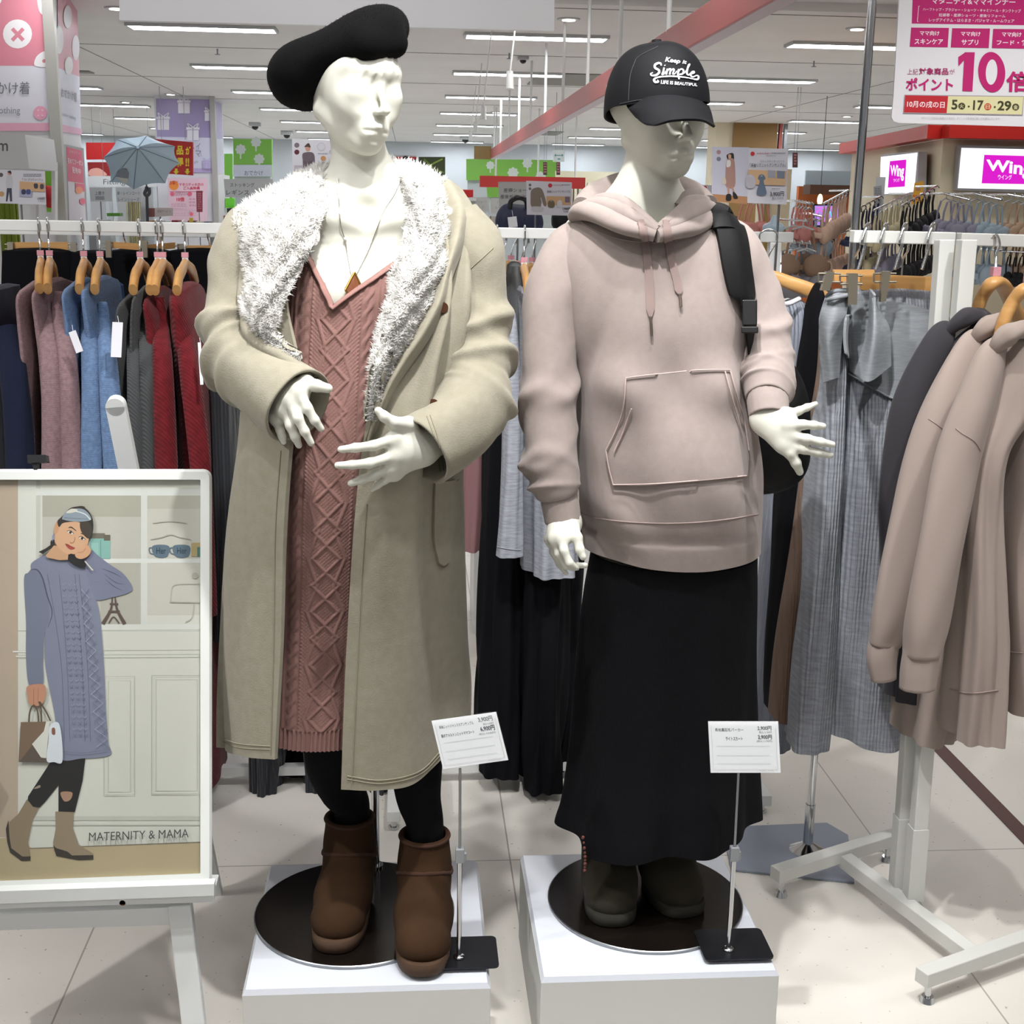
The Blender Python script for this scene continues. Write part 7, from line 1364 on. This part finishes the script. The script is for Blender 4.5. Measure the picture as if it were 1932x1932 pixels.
pcard('product_card', 'product card half hidden by the capped mannequin chin', [(1282, 346), (1345, 350), (1345, 392), (1284, 388)], 4.4, c5, ((1330, 388), (1330, 430)))
# navy bag and black bag on the shelf behind the centre rail
t = thing('sling_bag', 'navy and black nylon bag with a white tag on the shelf behind the centre rail', 'bag', tuple(P(980, 432, 4.6)))
S_ = SDF(P(940, 434, 4.6)+[-.02, -.02, -.03], P(1018, 388, 4.8)+[.05, .12, .08], .006); S_.cap(P(955, 412, 4.66), P(1004, 414, 4.66), .036, .036, .01); S_.cap(P(952, 424, 4.66), P(1008, 425, 4.66), .030, .030, .02); S_.cap(P(960, 400, 4.66), P(1000, 404, 4.66), .03, .03, .02); q = MB(mat('navy_nylon', '1c2140', .6, bump=('noise', 60, .5, .004))); into(q, S_); q.build('bag_body', t)
q = MB(BLACKP); q.tube([P(962, 396, 4.64), P(964, 380, 4.62), P(978, 373, 4.6), P(992, 378, 4.62), P(996, 396, 4.64)], .009, 10, res=24); q.build('handle', t); swing_tag(966, 409, 4.55, 17, 20, rot=-.12, parent=t)
S_ = SDF(P(1050, 436, 4.7)+[-.02, -.02, -.03], P(1110, 395, 4.9)+[.05, .12, .08], .008); S_.cap(P(1062, 415, 4.76), P(1100, 412, 4.76), .045, .045, .01); q = MB(MATS['black_nylon']); into(q, S_); q.build('bag', None, 'black nylon bag on the shelf beside the mauve shoulder', 'bag', origin=P(1080, 432, 4.76))
t = thing('display_shelf', 'narrow white shelf behind the centre rail carrying bags', 'shelf', tuple(P(1000, 440, 4.8))); a, b = P(880, 434, 4.7), P(1140, 436, 4.7); q = MB(WHITE); q.box(((a[0]+b[0])/2, 4.75, a[2]-.008), (b[0]-a[0], .34, .016)); q.build('shelf_board', t)
for f in (a[0]+.05, b[0]-.05): q = MB(WHITE); q.box((f, 4.75, a[2]/2-.01), (.03, .3, a[2]-.02)); q.build('side_panel', t)

# blue umbrella on a stand ---------------------------------------------------------
t = thing('umbrella', 'open pale blue children\'s umbrella with a clear window, displayed above the rack', 'umbrella', tuple(P(277, 420, 9.0)))
Cc = P(260, 278, 8.75); H_ = P(277, 352, 9.25); ax_ = nrm(Cc-H_); Rr = .30; UM = mat('pale_blue_nylon', 'a9c0d2', .55, bump=('noise', 200, .05)); x_, y_, z_ = frame(ax_)
rim = [(195, 297), (209, 344), (252, 358), (312, 346), (339, 308), (330, 276), (277, 256), (221, 263)]
dep = [8.75, 8.85, 8.98, 9.0, 8.98, 8.9, 8.85, 8.78]; RP = [P(x, y, Y+.12) for (x, y), Y in zip(rim, dep)]
q = MB(UM)
for i in range(8):
    A, B = RP[i], RP[(i+1) % 8]; rows_ = []
    for u in np.linspace(0.02, 1, 12):
        a_ = Cc+(A-Cc)*u+ax_*.10*math.sin(u*math.pi)*.5; b_ = Cc+(B-Cc)*u+ax_*.10*math.sin(u*math.pi)*.5; rows_.append([a_+(b_-a_)*w-(((a_+b_)/2-Cc)*.07*u*u)*math.sin(w*math.pi) for w in np.linspace(0, 1, 8)])
    q.grid(rows_, .002, UM)
can = q.build('canopy', t); su = surf_of(q)
q = MB(mat('umbrella_seam', '70859a', .6)); 
for p_ in rim: seam_on(q, su, [(260, 278), ((260+p_[0])/2, (278+p_[1])/2), (260+(p_[0]-260)*.96, 278+(p_[1]-278)*.96)], q.cur, .0022, 14, .002)
q.build('seam', can)
q = MB(mat('window_film', '6c7482', .15, .2)); pw_ = [(219, 332), (222, 322), (230, 317), (239, 318), (243, 326), (242, 336)]; q.add([su.at(x, y, .004) for x, y in pw_], [list(range(6))], None, False); q.build('window', can); q = MB(mat('window_film_light', 'c2c4bd', .3)); q.add([su.at(x, y, .004) for x, y in ((219, 333), (241, 336), (239, 346), (230, 342))], [[0, 1, 2, 3]], None, False); q.build('window_lower', can)
q = MB(STEEL); q.cyl(Cc+ax_*.02, H_, .006, n=10); q.build('shaft', t); q = MB(mat('dark_handle', '3c4148', .4)); q.tube([H_, P(276, 358, 9.25), P(273, 365, 9.25), P(277, 369, 9.25), P(282, 364, 9.25), P(281, 354, 9.25)], .012, 10, res=24); q.cyl(P(277, 366, 9.25), P(279, 440, 9.25), .010, n=10); q.build('handle', t)
t = thing('display_table', 'low display table with small goods behind the left rail', 'table', tuple(P(300, 440, 9.4))); a, b = P(166, 424, 9.4), P(420, 428, 9.4); q = MB(mat('table_grey', 'a4a6a8', .5)); q.box(((a[0]+b[0])/2, 9.6, a[2]-.02), (b[0]-a[0], .7, .04)); q.build('table_top', t)
for f in (a[0]+.05, b[0]-.05): q = MB(STEEL); q.box((f, 9.6, a[2]/2-.02), (.05, .6, a[2]-.04)); q.build('leg', t)
cols = ['8f3a3c', 'b0b2b8', '70503c', 'c8c2b0', '4a5568', 'a3564e', '8d9096', 'b98f5e', 'cfcfd6', '5d6a50']
for i in range(16):
    x0 = 172+i*15.2; w = rb.uniform(8, 13); hh = rb.uniform(5, 11); smallbox('folded_goods', '%s goods pack, %s from the left on the low display table' % (['dark red', 'light grey', 'brown', 'cream', 'slate', 'brick red', 'mid grey', 'tan', 'pale lilac', 'moss green'][i % 10], ['first', 'second', 'third', 'fourth', 'fifth', 'sixth', 'seventh', 'eighth', 'ninth', 'tenth', 'eleventh', 'twelfth', 'thirteenth', 'fourteenth', 'fifteenth', 'sixteenth'][i]), 'goods', x0, 424-hh+i*.2, x0+w, 424+i*.2, 9.35, cols[i % 10], 'small goods on the low display table', .15)
flat('table_card', 'small card with a photo on the low display table', 'card', [(279, 392), (326, 392), (326, 407), (280, 410)], 9.3, 'b9b0b0', lambda S: (S.rect(279, 393, 292, 409, '7d4f4c'), S.text('名前サービス', (297, 396, 322, 401), '6e666a', 0)), .01)
flat('lime_tray', 'lime green tray card on the low display table', 'card', [(201, 402), (226, 402), (226, 408), (202, 408)], 9.32, '4f8a34', None, .1)
flat('yellow_tag', 'small yellow tag card near the pink membership poster', 'card', [(357, 411), (364, 411), (364, 419), (357, 419)], 9.3, 'd7b93c', None, .01)

# ceiling fittings -------------------------------------------------------------------
for i, (x, y, l) in enumerate(((481, 237, 'left of the beret'), (541, 253, 'under the beret, above the product card'), (987, 112, 'in the centre of the ceiling'), (878, 262, 'beside the mannequin neck'))):
    Yc = YZ(x, y-6, CZ); c = np.array([P(x, y-6, Yc)[0], Yc, CZ]); t = thing('security_camera', 'small dome security camera on the ceiling %s' % l, 'camera', tuple(c), 'dome cameras on the ceiling'); r = 10/2430*Yc
    q = MB(LAMPN); q.box(c-[0, 0, r*.35], (r*2, r*2, r*.7)); q.build('mount', t, bevel=.01); q = MB(BLACKP); q.ell(c-[0, 0, r*.75], (r*.6, r*.6, r*.55), 14); q.build('dome', t)
for i, (x, y, l) in enumerate(((219, 14, 'left of the blank signboard'), (322, 177, 'above the violet pillar'), (237, 192, 'between the pillars'), (1073, 35, 'right of the blank signboard'), (1048, 72, 'over the centre'), (936, 211, 'beside the red beam'), (1617, 53, 'left of the pink sale sign'), (1470, 200, 'above the brown column'), (1598, 219, 'beside the chrome pole'))):
    Yc = YZ(x, y, CZ); c = np.array([P(x, y, Yc)[0], Yc, CZ]); t = thing('downlight', 'round downlight in the ceiling, %s' % l, 'ceiling light', tuple(c), 'round downlights'); q = MB(LAMPN); q.cyl(c-[0, 0, .012], c, .085, .09, 24); q.build('ring', t); q = MB(emat('downlight_glow', 'fffaf0', 9)); q.cyl(c-[0, 0, .016], c-[0, 0, .012], .05, .05, 20); q.build('lens', t)
for i, (x, y, l) in enumerate(((962, 150, 'nearest one'), (912, 212, 'second one'), (897, 240, 'third one'), (888, 256, 'farthest one'))):
    Yc = 8.6+i*2.6; c = P(x, y, Yc); t = thing('track_lamp', 'white track spotlight left of the red beam, %s' % l, 'spotlight', tuple(c), 'track spotlights'); s = 1.0
    q = MB(WHITE); q.cyl(c+[0, .02, .05], c-[0, 0, .06], .022, .026, 18); q.build('head', t); q = MB(WHITE); q.cyl(c+[0, .0, .04], [c[0]+.06, c[1], CZ], .006, n=8); q.build('arm', t)
for x, y, l in ((410, 92, 'left'), (961, 100, 'centre'), (1536, 115, 'right')):
    Yc = YZ(x, y, CZ); c = np.array([P(x, y, Yc)[0], Yc, CZ]); t = thing('sprinkler', 'small ceiling sprinkler, %s one' % l, 'sprinkler', tuple(c), 'ceiling sprinklers'); q = MB(STEEL); q.cyl(c, c-[0, 0, .05], .008, n=8); q.cyl(c-[0, 0, .05], c-[0, 0, .056], .025, n=12); q.build('head', t)
for x0, x1, y0, y1, l in ((995, 1150, 138, 160, 'over the red beam'), (970, 1050, 247, 254, 'beyond the red beam'), (150, 178, 133, 137, 'beside the pink pillar')):
    ya_, yb_ = YZ((x0+x1)/2, y1, CZ), YZ((x0+x1)/2, y0, CZ); xa_, xb_ = P(x0, y0, ya_)[0], P(x1, y0, ya_)[0]; t = thing('ceiling_vent', 'grey slotted air vent in the ceiling %s' % l, 'vent', ((xa_+xb_)/2, (ya_+yb_)/2, CZ), 'ceiling air vents')
    q = MB(mat('vent_grey', '77756f', .6)); q.box(((xa_+xb_)/2, (ya_+yb_)/2, CZ-.006), (xb_-xa_, abs(yb_-ya_), .012)); q.build('frame', t)

# ------------------------------------------------------------------ right side: sale sign on its chrome stand
pb_ = np.array([.992, 2.888, 0]); t = thing('sign_stand', 'chrome pole stand on a blue-grey plate, holding the pink sale sign', 'sign stand', tuple(pb_))
q = MB(mat('blue_grey_plate', '8b93a4', .35, .3)); q.prism([G(1362, 1560, .006), G(1560, 1552, .006), G(1600, 1575, .006), G(1612, 1664, .006), G(1380, 1640, .006)], (0, 0, -.005)); q.build('base', t)
q = MB(CHROME); q.cyl(pb_+[0, 0, .006], (.992, 2.888, 2.75), .0095, n=20); q.cyl(pb_+[0, 0, .006], pb_+[0, 0, .13], .0125, n=20); q.cyl(pb_+[0, 0, .006], pb_+[0, 0, .025], .045, .013, 24); q.build('pole', t)
ts = thing('sale_sign', 'white and magenta sale sign offering 10x points, top right', 'sign', tuple(P(1820, 230, 2.84)))
S = Sheet(P(1820, 120, 2.84)); S.step = .00006; q = MB(mat('sign_white', 'dfdde2', .35)); k_ = rrect(0, 0, 1, 1, .1); 
q.prism([S.pt(*p) for p in [(1700, -60), (2100, -50), (2080, 243), (1696, 232), (1686, 229), (1682, 221), (1686, 180)]], (0, .006, 0)); q.build('panel', ts)
q = MB(CHROME); q.cyl(P(1640, -100, 2.888), P(2080, -90, 2.86), .005, n=10); q.build('crossbar', ts)
MG = 'b8136a'; MM = lambda x, y: (1640+x*.15114, y*.15114)
def rr4(a, b, c, d, col): S.poly([MM(*a), MM(*b), MM(*c), MM(*d)], col)
rr4((550, -300), (2600, -280), (2600, 325), (530, 295), MG); S.text('マタニティ&ママインナー', [MM(780, -30), MM(1825, -15), MM(1825, 70), MM(780, 48)], 'e9d9e4', .02)
S.text('ハーフトップ・ブラジャー・ショーツ・キャミソール・タンクトップ', [MM(670, 95), MM(1895, 115), MM(1890, 160), MM(668, 135)], 'e9d9e4', .01); S.text('妊婦帯・産褥ショーツ・産後リフォーム', [MM(870, 165), MM(1700, 180), MM(1698, 220), MM(868, 208)], 'e9d9e4', .01); S.text('レッグアイテム・はらまき・パジャマ・ルームウェア', [MM(748, 225), MM(1812, 240), MM(1808, 285), MM(745, 272)], 'e9d9e4', .01)
S.line([MM(632, 75), MM(618, 75), MM(600, 272), MM(618, 273)], 1, 'e9d9e4')
for i, (x, a, b) in enumerate(((505, 'ママ向け', 'スキンケア'), (1018, 'ママ向け', 'サプリ'), (1530, 'ママ向け', 'フード・飲料'))):
    y = 344+i*8; rr4((x+18, y), (x+490, y+4), (x+474, y+248), (x, y+240), MG); S.text(a, [MM(x+128, y+38), MM(x+372, y+42), MM(x+370, y+102), MM(x+126, y+98)], 'efe3ea', .02); x1, x2 = ((x+62, x+418) if i != 1 else (x+135, x+345)); x2 = x+530 if i == 2 else x2; S.text(b, [MM(x1, y+138), MM(x2, y+142), MM(x2-4, y+212), MM(x1-4, y+208)], 'efe3ea', .02)
S.text('上記', [MM(478, 855), MM(612, 858), MM(608, 932), MM(474, 930)], 'a8557f', 0); S.text('対象商品', [MM(622, 845), MM(990, 848), MM(988, 935), MM(620, 932)], 'a51a62', .02); S.text('が', [MM(1003, 862), MM(1068, 862), MM(1066, 925), MM(1001, 925)], 'a8557f', 0); S.text('ポイント', [MM(460, 968), MM(1050, 975), MM(1046, 1135), MM(455, 1130)], MG, .03)
rr4((1190, 652), (1318, 652), (1288, 1140), (1163, 1136), MG); rr4((1112, 712), (1200, 652), (1230, 700), (1114, 828), MG)
oc = [(MM(1530+168*math.cos(a)-(1 if 1 else 0)*12*math.sin(a)*-1, 900+252*math.sin(a))) for a in np.linspace(0, 2*np.pi, 40, endpoint=False)]; S.poly(oc, MG); oc = [(MM(1527+72*math.cos(a)+8*math.sin(a)*-1, 900+158*math.sin(a))) for a in np.linspace(0, 2*np.pi, 36, endpoint=False)]; S.poly(oc, 'dfdde2')
S.text('倍', [MM(1715, 885), MM(2010, 895), MM(2000, 1150), MM(1705, 1145)], MG, .03)
rr4((442, 1182), (1932, 1200), (1915, 1440), (424, 1415), '9a8f9a'); rr4((450, 1190), (985, 1200), (966, 1412), (432, 1404), 'b8202a'); rr4((985, 1200), (1925, 1208), (1905, 1430), (966, 1412), 'd9d3a4')
S.text('10月の戌の日', [MM(475, 1255), MM(945, 1268), MM(940, 1350), MM(470, 1340)], 'f0dfe2', .02); S.text('5', [MM(1030, 1245), MM(1105, 1245), MM(1100, 1370), MM(1025, 1368)], '3d3a20', .03); S.text('17', [MM(1300, 1252), MM(1430, 1254), MM(1425, 1380), MM(1292, 1376)], '3d3a20', .03); S.text('29', [MM(1605, 1258), MM(1775, 1260), MM(1770, 1385), MM(1598, 1382)], '3d3a20', .03)
for x, y, c, s_ in ((1155, 1325, '3d3a20', '火'), (1480, 1332, 'b8402a', '日'), (1828, 1336, '4a462a', '金')): S.circ(*MM(x, y), 6.6, c); S.text(s_, [MM(x-26, y-26), MM(x+26, y-25), MM(x+25, y+26), MM(x-27, y+26)], 'dcd6a8', .01)
for x, y in ((1243, 1330), (1568, 1335)): S.circ(*MM(x, y), 1.8, '3d3a20')
S.text('※ポイントは商品が重複する場合は、ポイント対象商品の高い方を優先いたします。', [MM(650, 1462), MM(1640, 1470), MM(1638, 1490), MM(648, 1480)], '8f8c94', 0); S.fin('print', ts)
# ------------------------------------------------------------------ cream corner shop with light boxes on the right
CRM = mat('cream_shop_wall', 'd5cab0', .7); Yc = 8.9; z0 = P(1780, 262, Yc)[2]; z1 = P(1780, 236, Yc)[2]; Y2 = YZ(1608, 291, z0); A = P(1780, 262, Yc); Bq = P(1608, 291, Y2); Cq = P(2100, 268, Yc)
q = MB(CRM); q.prism([(A[0], A[1], 0), (Bq[0], Bq[1], 0), (Bq[0]+3, Bq[1], 0), (A[0]+3, A[1]+.02, 0)], (0, 0, z0)); q.prism([(A[0], A[1], 0), (Cq[0]+1, A[1], 0), (Cq[0]+1, A[1]+1, 0), (A[0]+.3, A[1]+1, 0)], (0, 0, z0)); struct('wall_shop', q)
nL = nrm((-(Bq[1]-A[1]), (Bq[0]-A[0]), 0)); nL = nL if nL.dot(A*[1, 1, 0]) < 0 else -nL; dL = nrm((A-Bq)*[1, 1, 0])
RF = mat('red_shop_fascia', 'b5251f', .35); t = thing('shop_fascia', 'bright red fascia wrapping the cream corner shop at the right', 'fascia', (A[0], A[1], z0)); q = MB(RF)
q.prism([A+nL*.12+[0, -.02, 0], Bq+nL*.12, Bq+nL*.012, A+nL*.012], (0, 0, z1-z0)); q.prism([A+[-.02, -.14, 0], Cq*[1, 0, 0]+[1, A[1]-.14, z0], Cq*[1, 0, 0]+[1, A[1]-.012, z0], A+[-.02, -.012, 0]], (0, 0, z1-z0)); q.build('panel', t)
LBX = emat('light_box_face', 'f6f7ff', 1.25); LBM = emat('light_box_magenta', 'd821c8', 1.0); LBW = emat('light_box_lettering', 'fbf6ff', 1.2)
def lightbox(label, fr, face, mg, wq, kq, O, n):
    S = Sheet(O, n); t = thing('light_box', label, 'lit sign', tuple(S.pt(*fr[2])), 'lit shop signs'); q = MB(mat('light_box_frame', 'a4a3a6', .4, .4)); q.prism([S.pt(*p) for p in fr], -n*.06); q.build('frame', t); S.step = .001
    S.poly(face, LBX); S.poly(mg, LBM); S.text('Wing', wq, LBW, .03); S.text('ウイング', kq, LBW, .0); S.fin('lit_face', t)
lightbox('smaller lit Wing sign on the left face of the cream corner', [(1664, 291), (1733, 286), (1731, 366), (1661, 368)], [(1662, 296), (1731, 288), (1725, 362), (1659, 367)], [(1679, 304), (1710, 301), (1707, 352), (1675, 354)], [(1680, 312), (1706, 310), (1705, 342), (1679, 336)], [(1686, 337), (1697, 336), (1697, 343), (1686, 344)], A*[1, 1, 0]+nL*.10, nL)
lightbox('larger lit Wing sign on the right face of the cream corner', [(1811, 274), (2060, 280), (2060, 368), (1804, 359)], [(1814, 279), (2050, 284), (2050, 360), (1807, 355)], [(1857, 292), (1965, 295), (1962, 348), (1852, 346)], [(1861, 301), (1950, 305), (1946, 341), (1861, 327)], [(1883, 329), (1909, 330), (1909, 339), (1883, 339)], (0, A[1]-.08, 0), np.array([0, -1., 0]))
flat('discount_tag', 'orange and yellow 20 percent tag on the cream wall between lit signs', 'tag', [(1726, 345), (1743, 341), (1740, 382), (1720, 386)], 8.6, 'e3a93a', lambda S: (S.text('20%', (1722, 368, 1737, 378), 'd2451f', .02), S.rect(1728, 353, 1737, 360, 'b5876a')), .004)
# brown column, cream panels, orange shop
t = thing('pillar', 'brown and cream column right of the cap, behind the product card', 'pillar', tuple(P(1420, 500, 22)*[1, 1, 0])); a, b = P(1384, 250, 22)[0], P(1467, 250, 22)[0]; q = MB(mat('brown_column', '8a6a3c', .6)); q.box(((a+b)/2, 22.3, CZ/2), (b-a, .6, CZ)); q.build('column', t); a2 = P(1352, 250, 22)[0]; q = MB(CRM); q.box(((a+a2)/2, 22.35, CZ/2), (a-a2, .6, CZ)); q.build('side_panel', t); q = MB(mat('red_edge', 'a9564e', .5)); q.box((b+.06, 22.05, CZ/2), (.05, .1, CZ)); q.build('edge_strip', t); q = MB(STEEL); q.box((b+.16, 22.1, CZ/2), (.05, .1, CZ)); q.build('metal_edge', t)
t = thing('partition', 'cream partition panel left of the orange shop', 'partition', tuple(P(1480, 500, 11)*[1, 1, 0])); a, b = P(1441, 380, 11)[0], P(1500, 380, 11)[0]; z_ = P(1480, 318, 11)[2]; q = MB(CRM); q.box(((a+b)/2, 11.2, z_/2), (b-a, .1, z_)); q.build('panel', t); q = MB(mat('brass_strip', 'a08a4e', .4, .5)); q.box((a+.25*(b-a), 11.13, z_/2), (.03, .03, z_)); q.build('brass_strip', t)
t = thing('shop', 'orange lit shop front with a dark brown lintel beyond the bras', 'shop front', tuple(P(1560, 440, 17)*[1, 1, 0])); q = MB(mat('orange_wall', 'b5622f', .7)); a, b = P(1505, 360, 17.4)[0], P(1625, 360, 17.4)[0]; z_ = P(1550, 352, 17.4)[2]; q.box(((a+b)/2, 17.4, z_/2), (b-a, .1, z_)); q.build('back_wall', t); q = MB(mat('dark_brown_lintel', '4d2c17', .6)); zc = P(1550, 358, 17)[2]; q.box(((a+b)/2, 17, zc), (b-a, .3, .12)); q.build('lintel', t)
q = MB(mat('frosted_glass_strip', 'b4c2ca', .3)); zc = P(1550, 336, 17)[2]; q.box(((a+b)/2, 17.1, zc), (b-a, .04, .19)); q.build('glass_strip', t)
c = P(1547, 377, 16.6); q = MB(emat('lamp_shade_glow', 'ffd9a0', 3)); q.ell(c, (.035, .035, .075), 14); t = thing('pendant_lamp', 'glowing pendant lamp in the orange shop', 'lamp', tuple(c)); q.build('shade', t); q = MB(BLACKP); q.cyl(c+[0, 0, .07], [c[0], c[1], CZ], .004, n=6); q.build('cord', t)
t = thing('neon_screen', 'lit pink and violet neon screen in the orange shop', 'screen', tuple(P(1560, 426, 16.4))); S = Sheet(P(1560, 405, 16.4)); S.step = .001; q = MB(BLACKP); q.prism([S.pt(1535, 385), S.pt(1584, 385), S.pt(1584, 427), S.pt(1535, 427)], (0, .05, 0)); q.build('frame', t); c = S.pt(1560, 427); q = MB(BLACKP); q.box((c[0], c[1]+.05, c[2]/2), (.25, .05, c[2])); q.build('stand', t)
S.poly([(1537, 388), (1582, 388), (1582, 425), (1537, 425)], emat('screen_violet', 'b48ae0', 1.0)); S.line([(1541, 392), (1579, 392)], 1.2, emat('screen_pink', 'f05ad0', 1.3)); S.line([(1545, 408), (1541, 400), (1548, 396), (1553, 404), (1549, 412), (1556, 418)], 1.6, emat('screen_pink', 'f05ad0', 1.3), n=20); S.line([(1558, 400), (1562, 408), (1566, 399), (1569, 409)], 1.5, emat('screen_cyan', '60d8f0', 1.3), n=16); S.line([(1556, 414), (1562, 420), (1568, 412), (1575, 420)], 1.5, emat('screen_yellow', 'f2e070', 1.3), n=16); S.fin('lit_face', t)
flat('menu_board', 'grey wall panel beside the smaller lit Wing sign', 'panel', [(1649, 352), (1663, 350), (1666, 392), (1650, 392)], 8.8, '9a9ca2', lambda S: smallprint(S, 1651, 355, 1662, 388, 8, '7a7c83', rb), .01)
flat('wall_banner', 'small dark vertical banner right of the product card', 'banner', [(1496, 288), (1505, 288), (1505, 316), (1496, 316)], 15.5, '3d1e22', lambda S: smallprint(S, 1498, 291, 1503, 313, 4, '8a5a58', rb), .02)
for x0, l in ((1025, 'left'), (1050, 'right')): flat('wall_banner', 'small dark vertical banner beside the green board, %s one' % l, 'banner', [(x0, 306), (x0+7, 306), (x0+7, 330), (x0, 330)], 22, '46262a', lambda S: smallprint(S, x0+1, 308, x0+6, 328, 4, '9a6a66', rb), .02)
# white rail end with lit stand beside the mauve sleeve, small white shoe-like display form
t = thing('display_form', 'pale blue glossy display form on the rail end beside the backpack strap', 'display form', tuple(P(1458, 432, 3.5))); S_ = SDF(P(1440, 434, 3.5)-[.03, .03, .01], P(1476, 404, 3.6)+[.03, .06, .03], .004); S_.cap(P(1446, 430, 3.55), P(1472, 430, 3.55), .012, .012, .01); S_.cap(P(1460, 428, 3.55), P(1461, 410, 3.55), .016, .007, .012); q = MB(mat('pale_blue_gloss', 'bcd3e4', .2)); into(q, S_); q.build('form', t)
t = thing('lit_display', 'bright white lit panel between the mauve sleeve and the bras', 'lit panel', tuple(P(1465, 540, 6))); q = MB(emat('panel_glow', 'f2f5ff', 2.0)); S = Sheet(P(1465, 500, 6)); q.prism([S.pt(1457, 461), S.pt(1474, 461), S.pt(1474, 495), S.pt(1456, 495)], (0, .03, 0)); q.prism([S.pt(1455, 502), S.pt(1474, 500), S.pt(1474, 532), S.pt(1455, 540)], (0, .03, 0)); q.build('lit_face', t); c = S.pt(1465, 538); q = MB(WHITE); q.box((c[0], c[1]+.06, .66), (.06, .04, 1.32)); q.build('stand', t)
# ------------------------------------------------------------------ bras on wall arms
def bra(m, name, loc):
    t = thing(name, 'bra', 'bra', loc); c = np.array(loc, float); q = MB(m)
    for s in (-1, 1):
        q.ell(c+[s*.065, -.015, -.16], (.060, .034, .055), 14); q.tube([c+[s*.07, 0, -.12], c+[s*.06, .005, -.06], c+[s*.045, .0, -.005]], .006, 6)
        q.tube([c+[s*.12, 0, -.165], c+[s*.15, .03, -.16], c+[s*.10, .06, -.155]], [(.006, .018)]*3, 8)
    q.box(c+[0, -.008, -.165], (.03, .012, .02)); q.build('cups', t)
    q = MB(BLACKP if m.name[:5] in ('black', 'navy_') else mat('clear_clip_hanger', 'b9bdc2', .25)); q.tube([c+[-.05, 0, -.004], c+[0, 0, .012], c+[.05, 0, -.004]], .004, 6); q.tube([c+[0, 0, .012], c+[0, 0, .035], c+[0, -.018, .045], c+[0, -.03, .03]], .003, 6); q.build('clip_hanger', t); return t
FB = lambda n, c: mat(n, c, .8, bump=('noise', 120, .5, .003))
BC = {'navy': FB('navy_lace', '2c3150'), 'cream': FB('cream_lace', 'd8cda8'), 'black': FB('black_lace', '17171b'), 'grey lilac': FB('lilac_lace', '9d9bb0'), 'pale blue': FB('blue_lace', 'a9bccb'), 'beige': FB('beige_lace', 'c3a58c'), 'peach': FB('peach_lace', 'd9b8a4'), 'coral pink': FB('coral_lace', 'd08c86'), 'brown': FB('brown_satin', '8f7460'), 'grey': FB('grey_satin', '84838c')}
protos = {}
def brarow(c, x0, y0, Y0_, x1, y1, Y1_, n, rot, where, sc=1.0):
    dy_ = 10 if 'lower' in where or 'lowest' in where else 27; y0 -= dy_; y1 -= dy_
    arm = thing('garment_rail', 'sloping chrome rail of the %s bras %s' % (c, where), 'rail', tuple(P(x1, y1, Y1_)), 'sloping rails on the shop wall'); q = MB(CHROME); q.cyl(P(x0, y0, Y0_), P(x1, y1, Y1_), .006, n=8); e = P(x0, y0, Y0_); q.cyl(e, e+[0, .35, .0], .006, n=8); q.build('rod', arm)
    for i in range(n):
        f = (i+.5)/n; a = P(x0, y0, Y0_)*(1-f)+P(x1, y1, Y1_)*f-[0, 0, .035*sc]; lab = '%s bra, %s from the wall end, %s' % (c, ['first', 'second', 'third', 'fourth', 'fifth', 'sixth', 'seventh'][i], where)
        if c not in protos: o = protos[c] = bra(BC[c], 'bra', tuple(a))
        else: o = clone(protos[c], tuple(a))
        o.rotation_euler[2] = rot+rb.uniform(-.12, .12); o.scale = (sc,)*3; o['label'] = lab; o['group'] = '%s bras %s' % (c, where)
up, lo_ = 'upper right wall rack', 'lower right wall rack'
brarow('navy', 1662, 398, 8.0, 1612, 424, 7.2, 6, 1.1, up, .95); brarow('cream', 1716, 392, 8.0, 1648, 424, 7.2, 7, 1.1, up, .95); brarow('black', 1768, 378, 8.0, 1700, 416, 7.2, 7, 1.1, up, .95); brarow('grey lilac', 1780, 392, 7.6, 1830, 404, 7.4, 4, .5, up, 1.0); brarow('pale blue', 1838, 392, 7.6, 1890, 404, 7.4, 4, .5, up, 1.1); brarow('beige', 1902, 394, 7.6, 1960, 404, 7.4, 4, .5, up, 1.1)
brarow('navy', 1650, 446, 8.0, 1612, 458, 7.2, 4, 1.1, lo_, .9); brarow('cream', 1668, 446, 8.0, 1632, 458, 7.3, 4, 1.1, lo_, .9); brarow('grey lilac', 1692, 448, 8.0, 1666, 460, 7.3, 4, 1.1, lo_, .9); brarow('black', 1762, 446, 8.0, 1706, 462, 7.2, 7, 1.1, lo_, 1.0); brarow('pale blue', 1840, 456, 7.6, 1890, 460, 7.4, 4, .5, lo_, 1.1); brarow('beige', 1904, 456, 7.6, 1960, 460, 7.4, 4, .5, lo_, 1.1); brarow('black', 1900, 484, 7.4, 1960, 488, 7.3, 5, .9, 'lowest rail at photo edge', .8)
lf = 'left of chrome pole'
brarow('coral pink', 1500, 406, 7.4, 1530, 412, 7.2, 5, .9, lf, .9); brarow('peach', 1600, 386, 7.8, 1552, 412, 7.2, 7, 1.1, lf, .9); brarow('peach', 1600, 446, 7.8, 1548, 462, 7.2, 6, 1.1, 'lower rail, left of chrome pole', .9); brarow('brown', 1492, 442, 7.2, 1524, 444, 7.0, 2, .2, lf, 1.25); brarow('grey', 1488, 484, 7.1, 1530, 486, 7.0, 3, .2, lf, 1.2); brarow('pale blue', 1528, 430, 7.4, 1552, 436, 7.3, 3, .6, lf, .9); brarow('coral pink', 1412, 396, 7.6, 1440, 400, 7.5, 3, .3, 'beside backpack strap', 1.0)
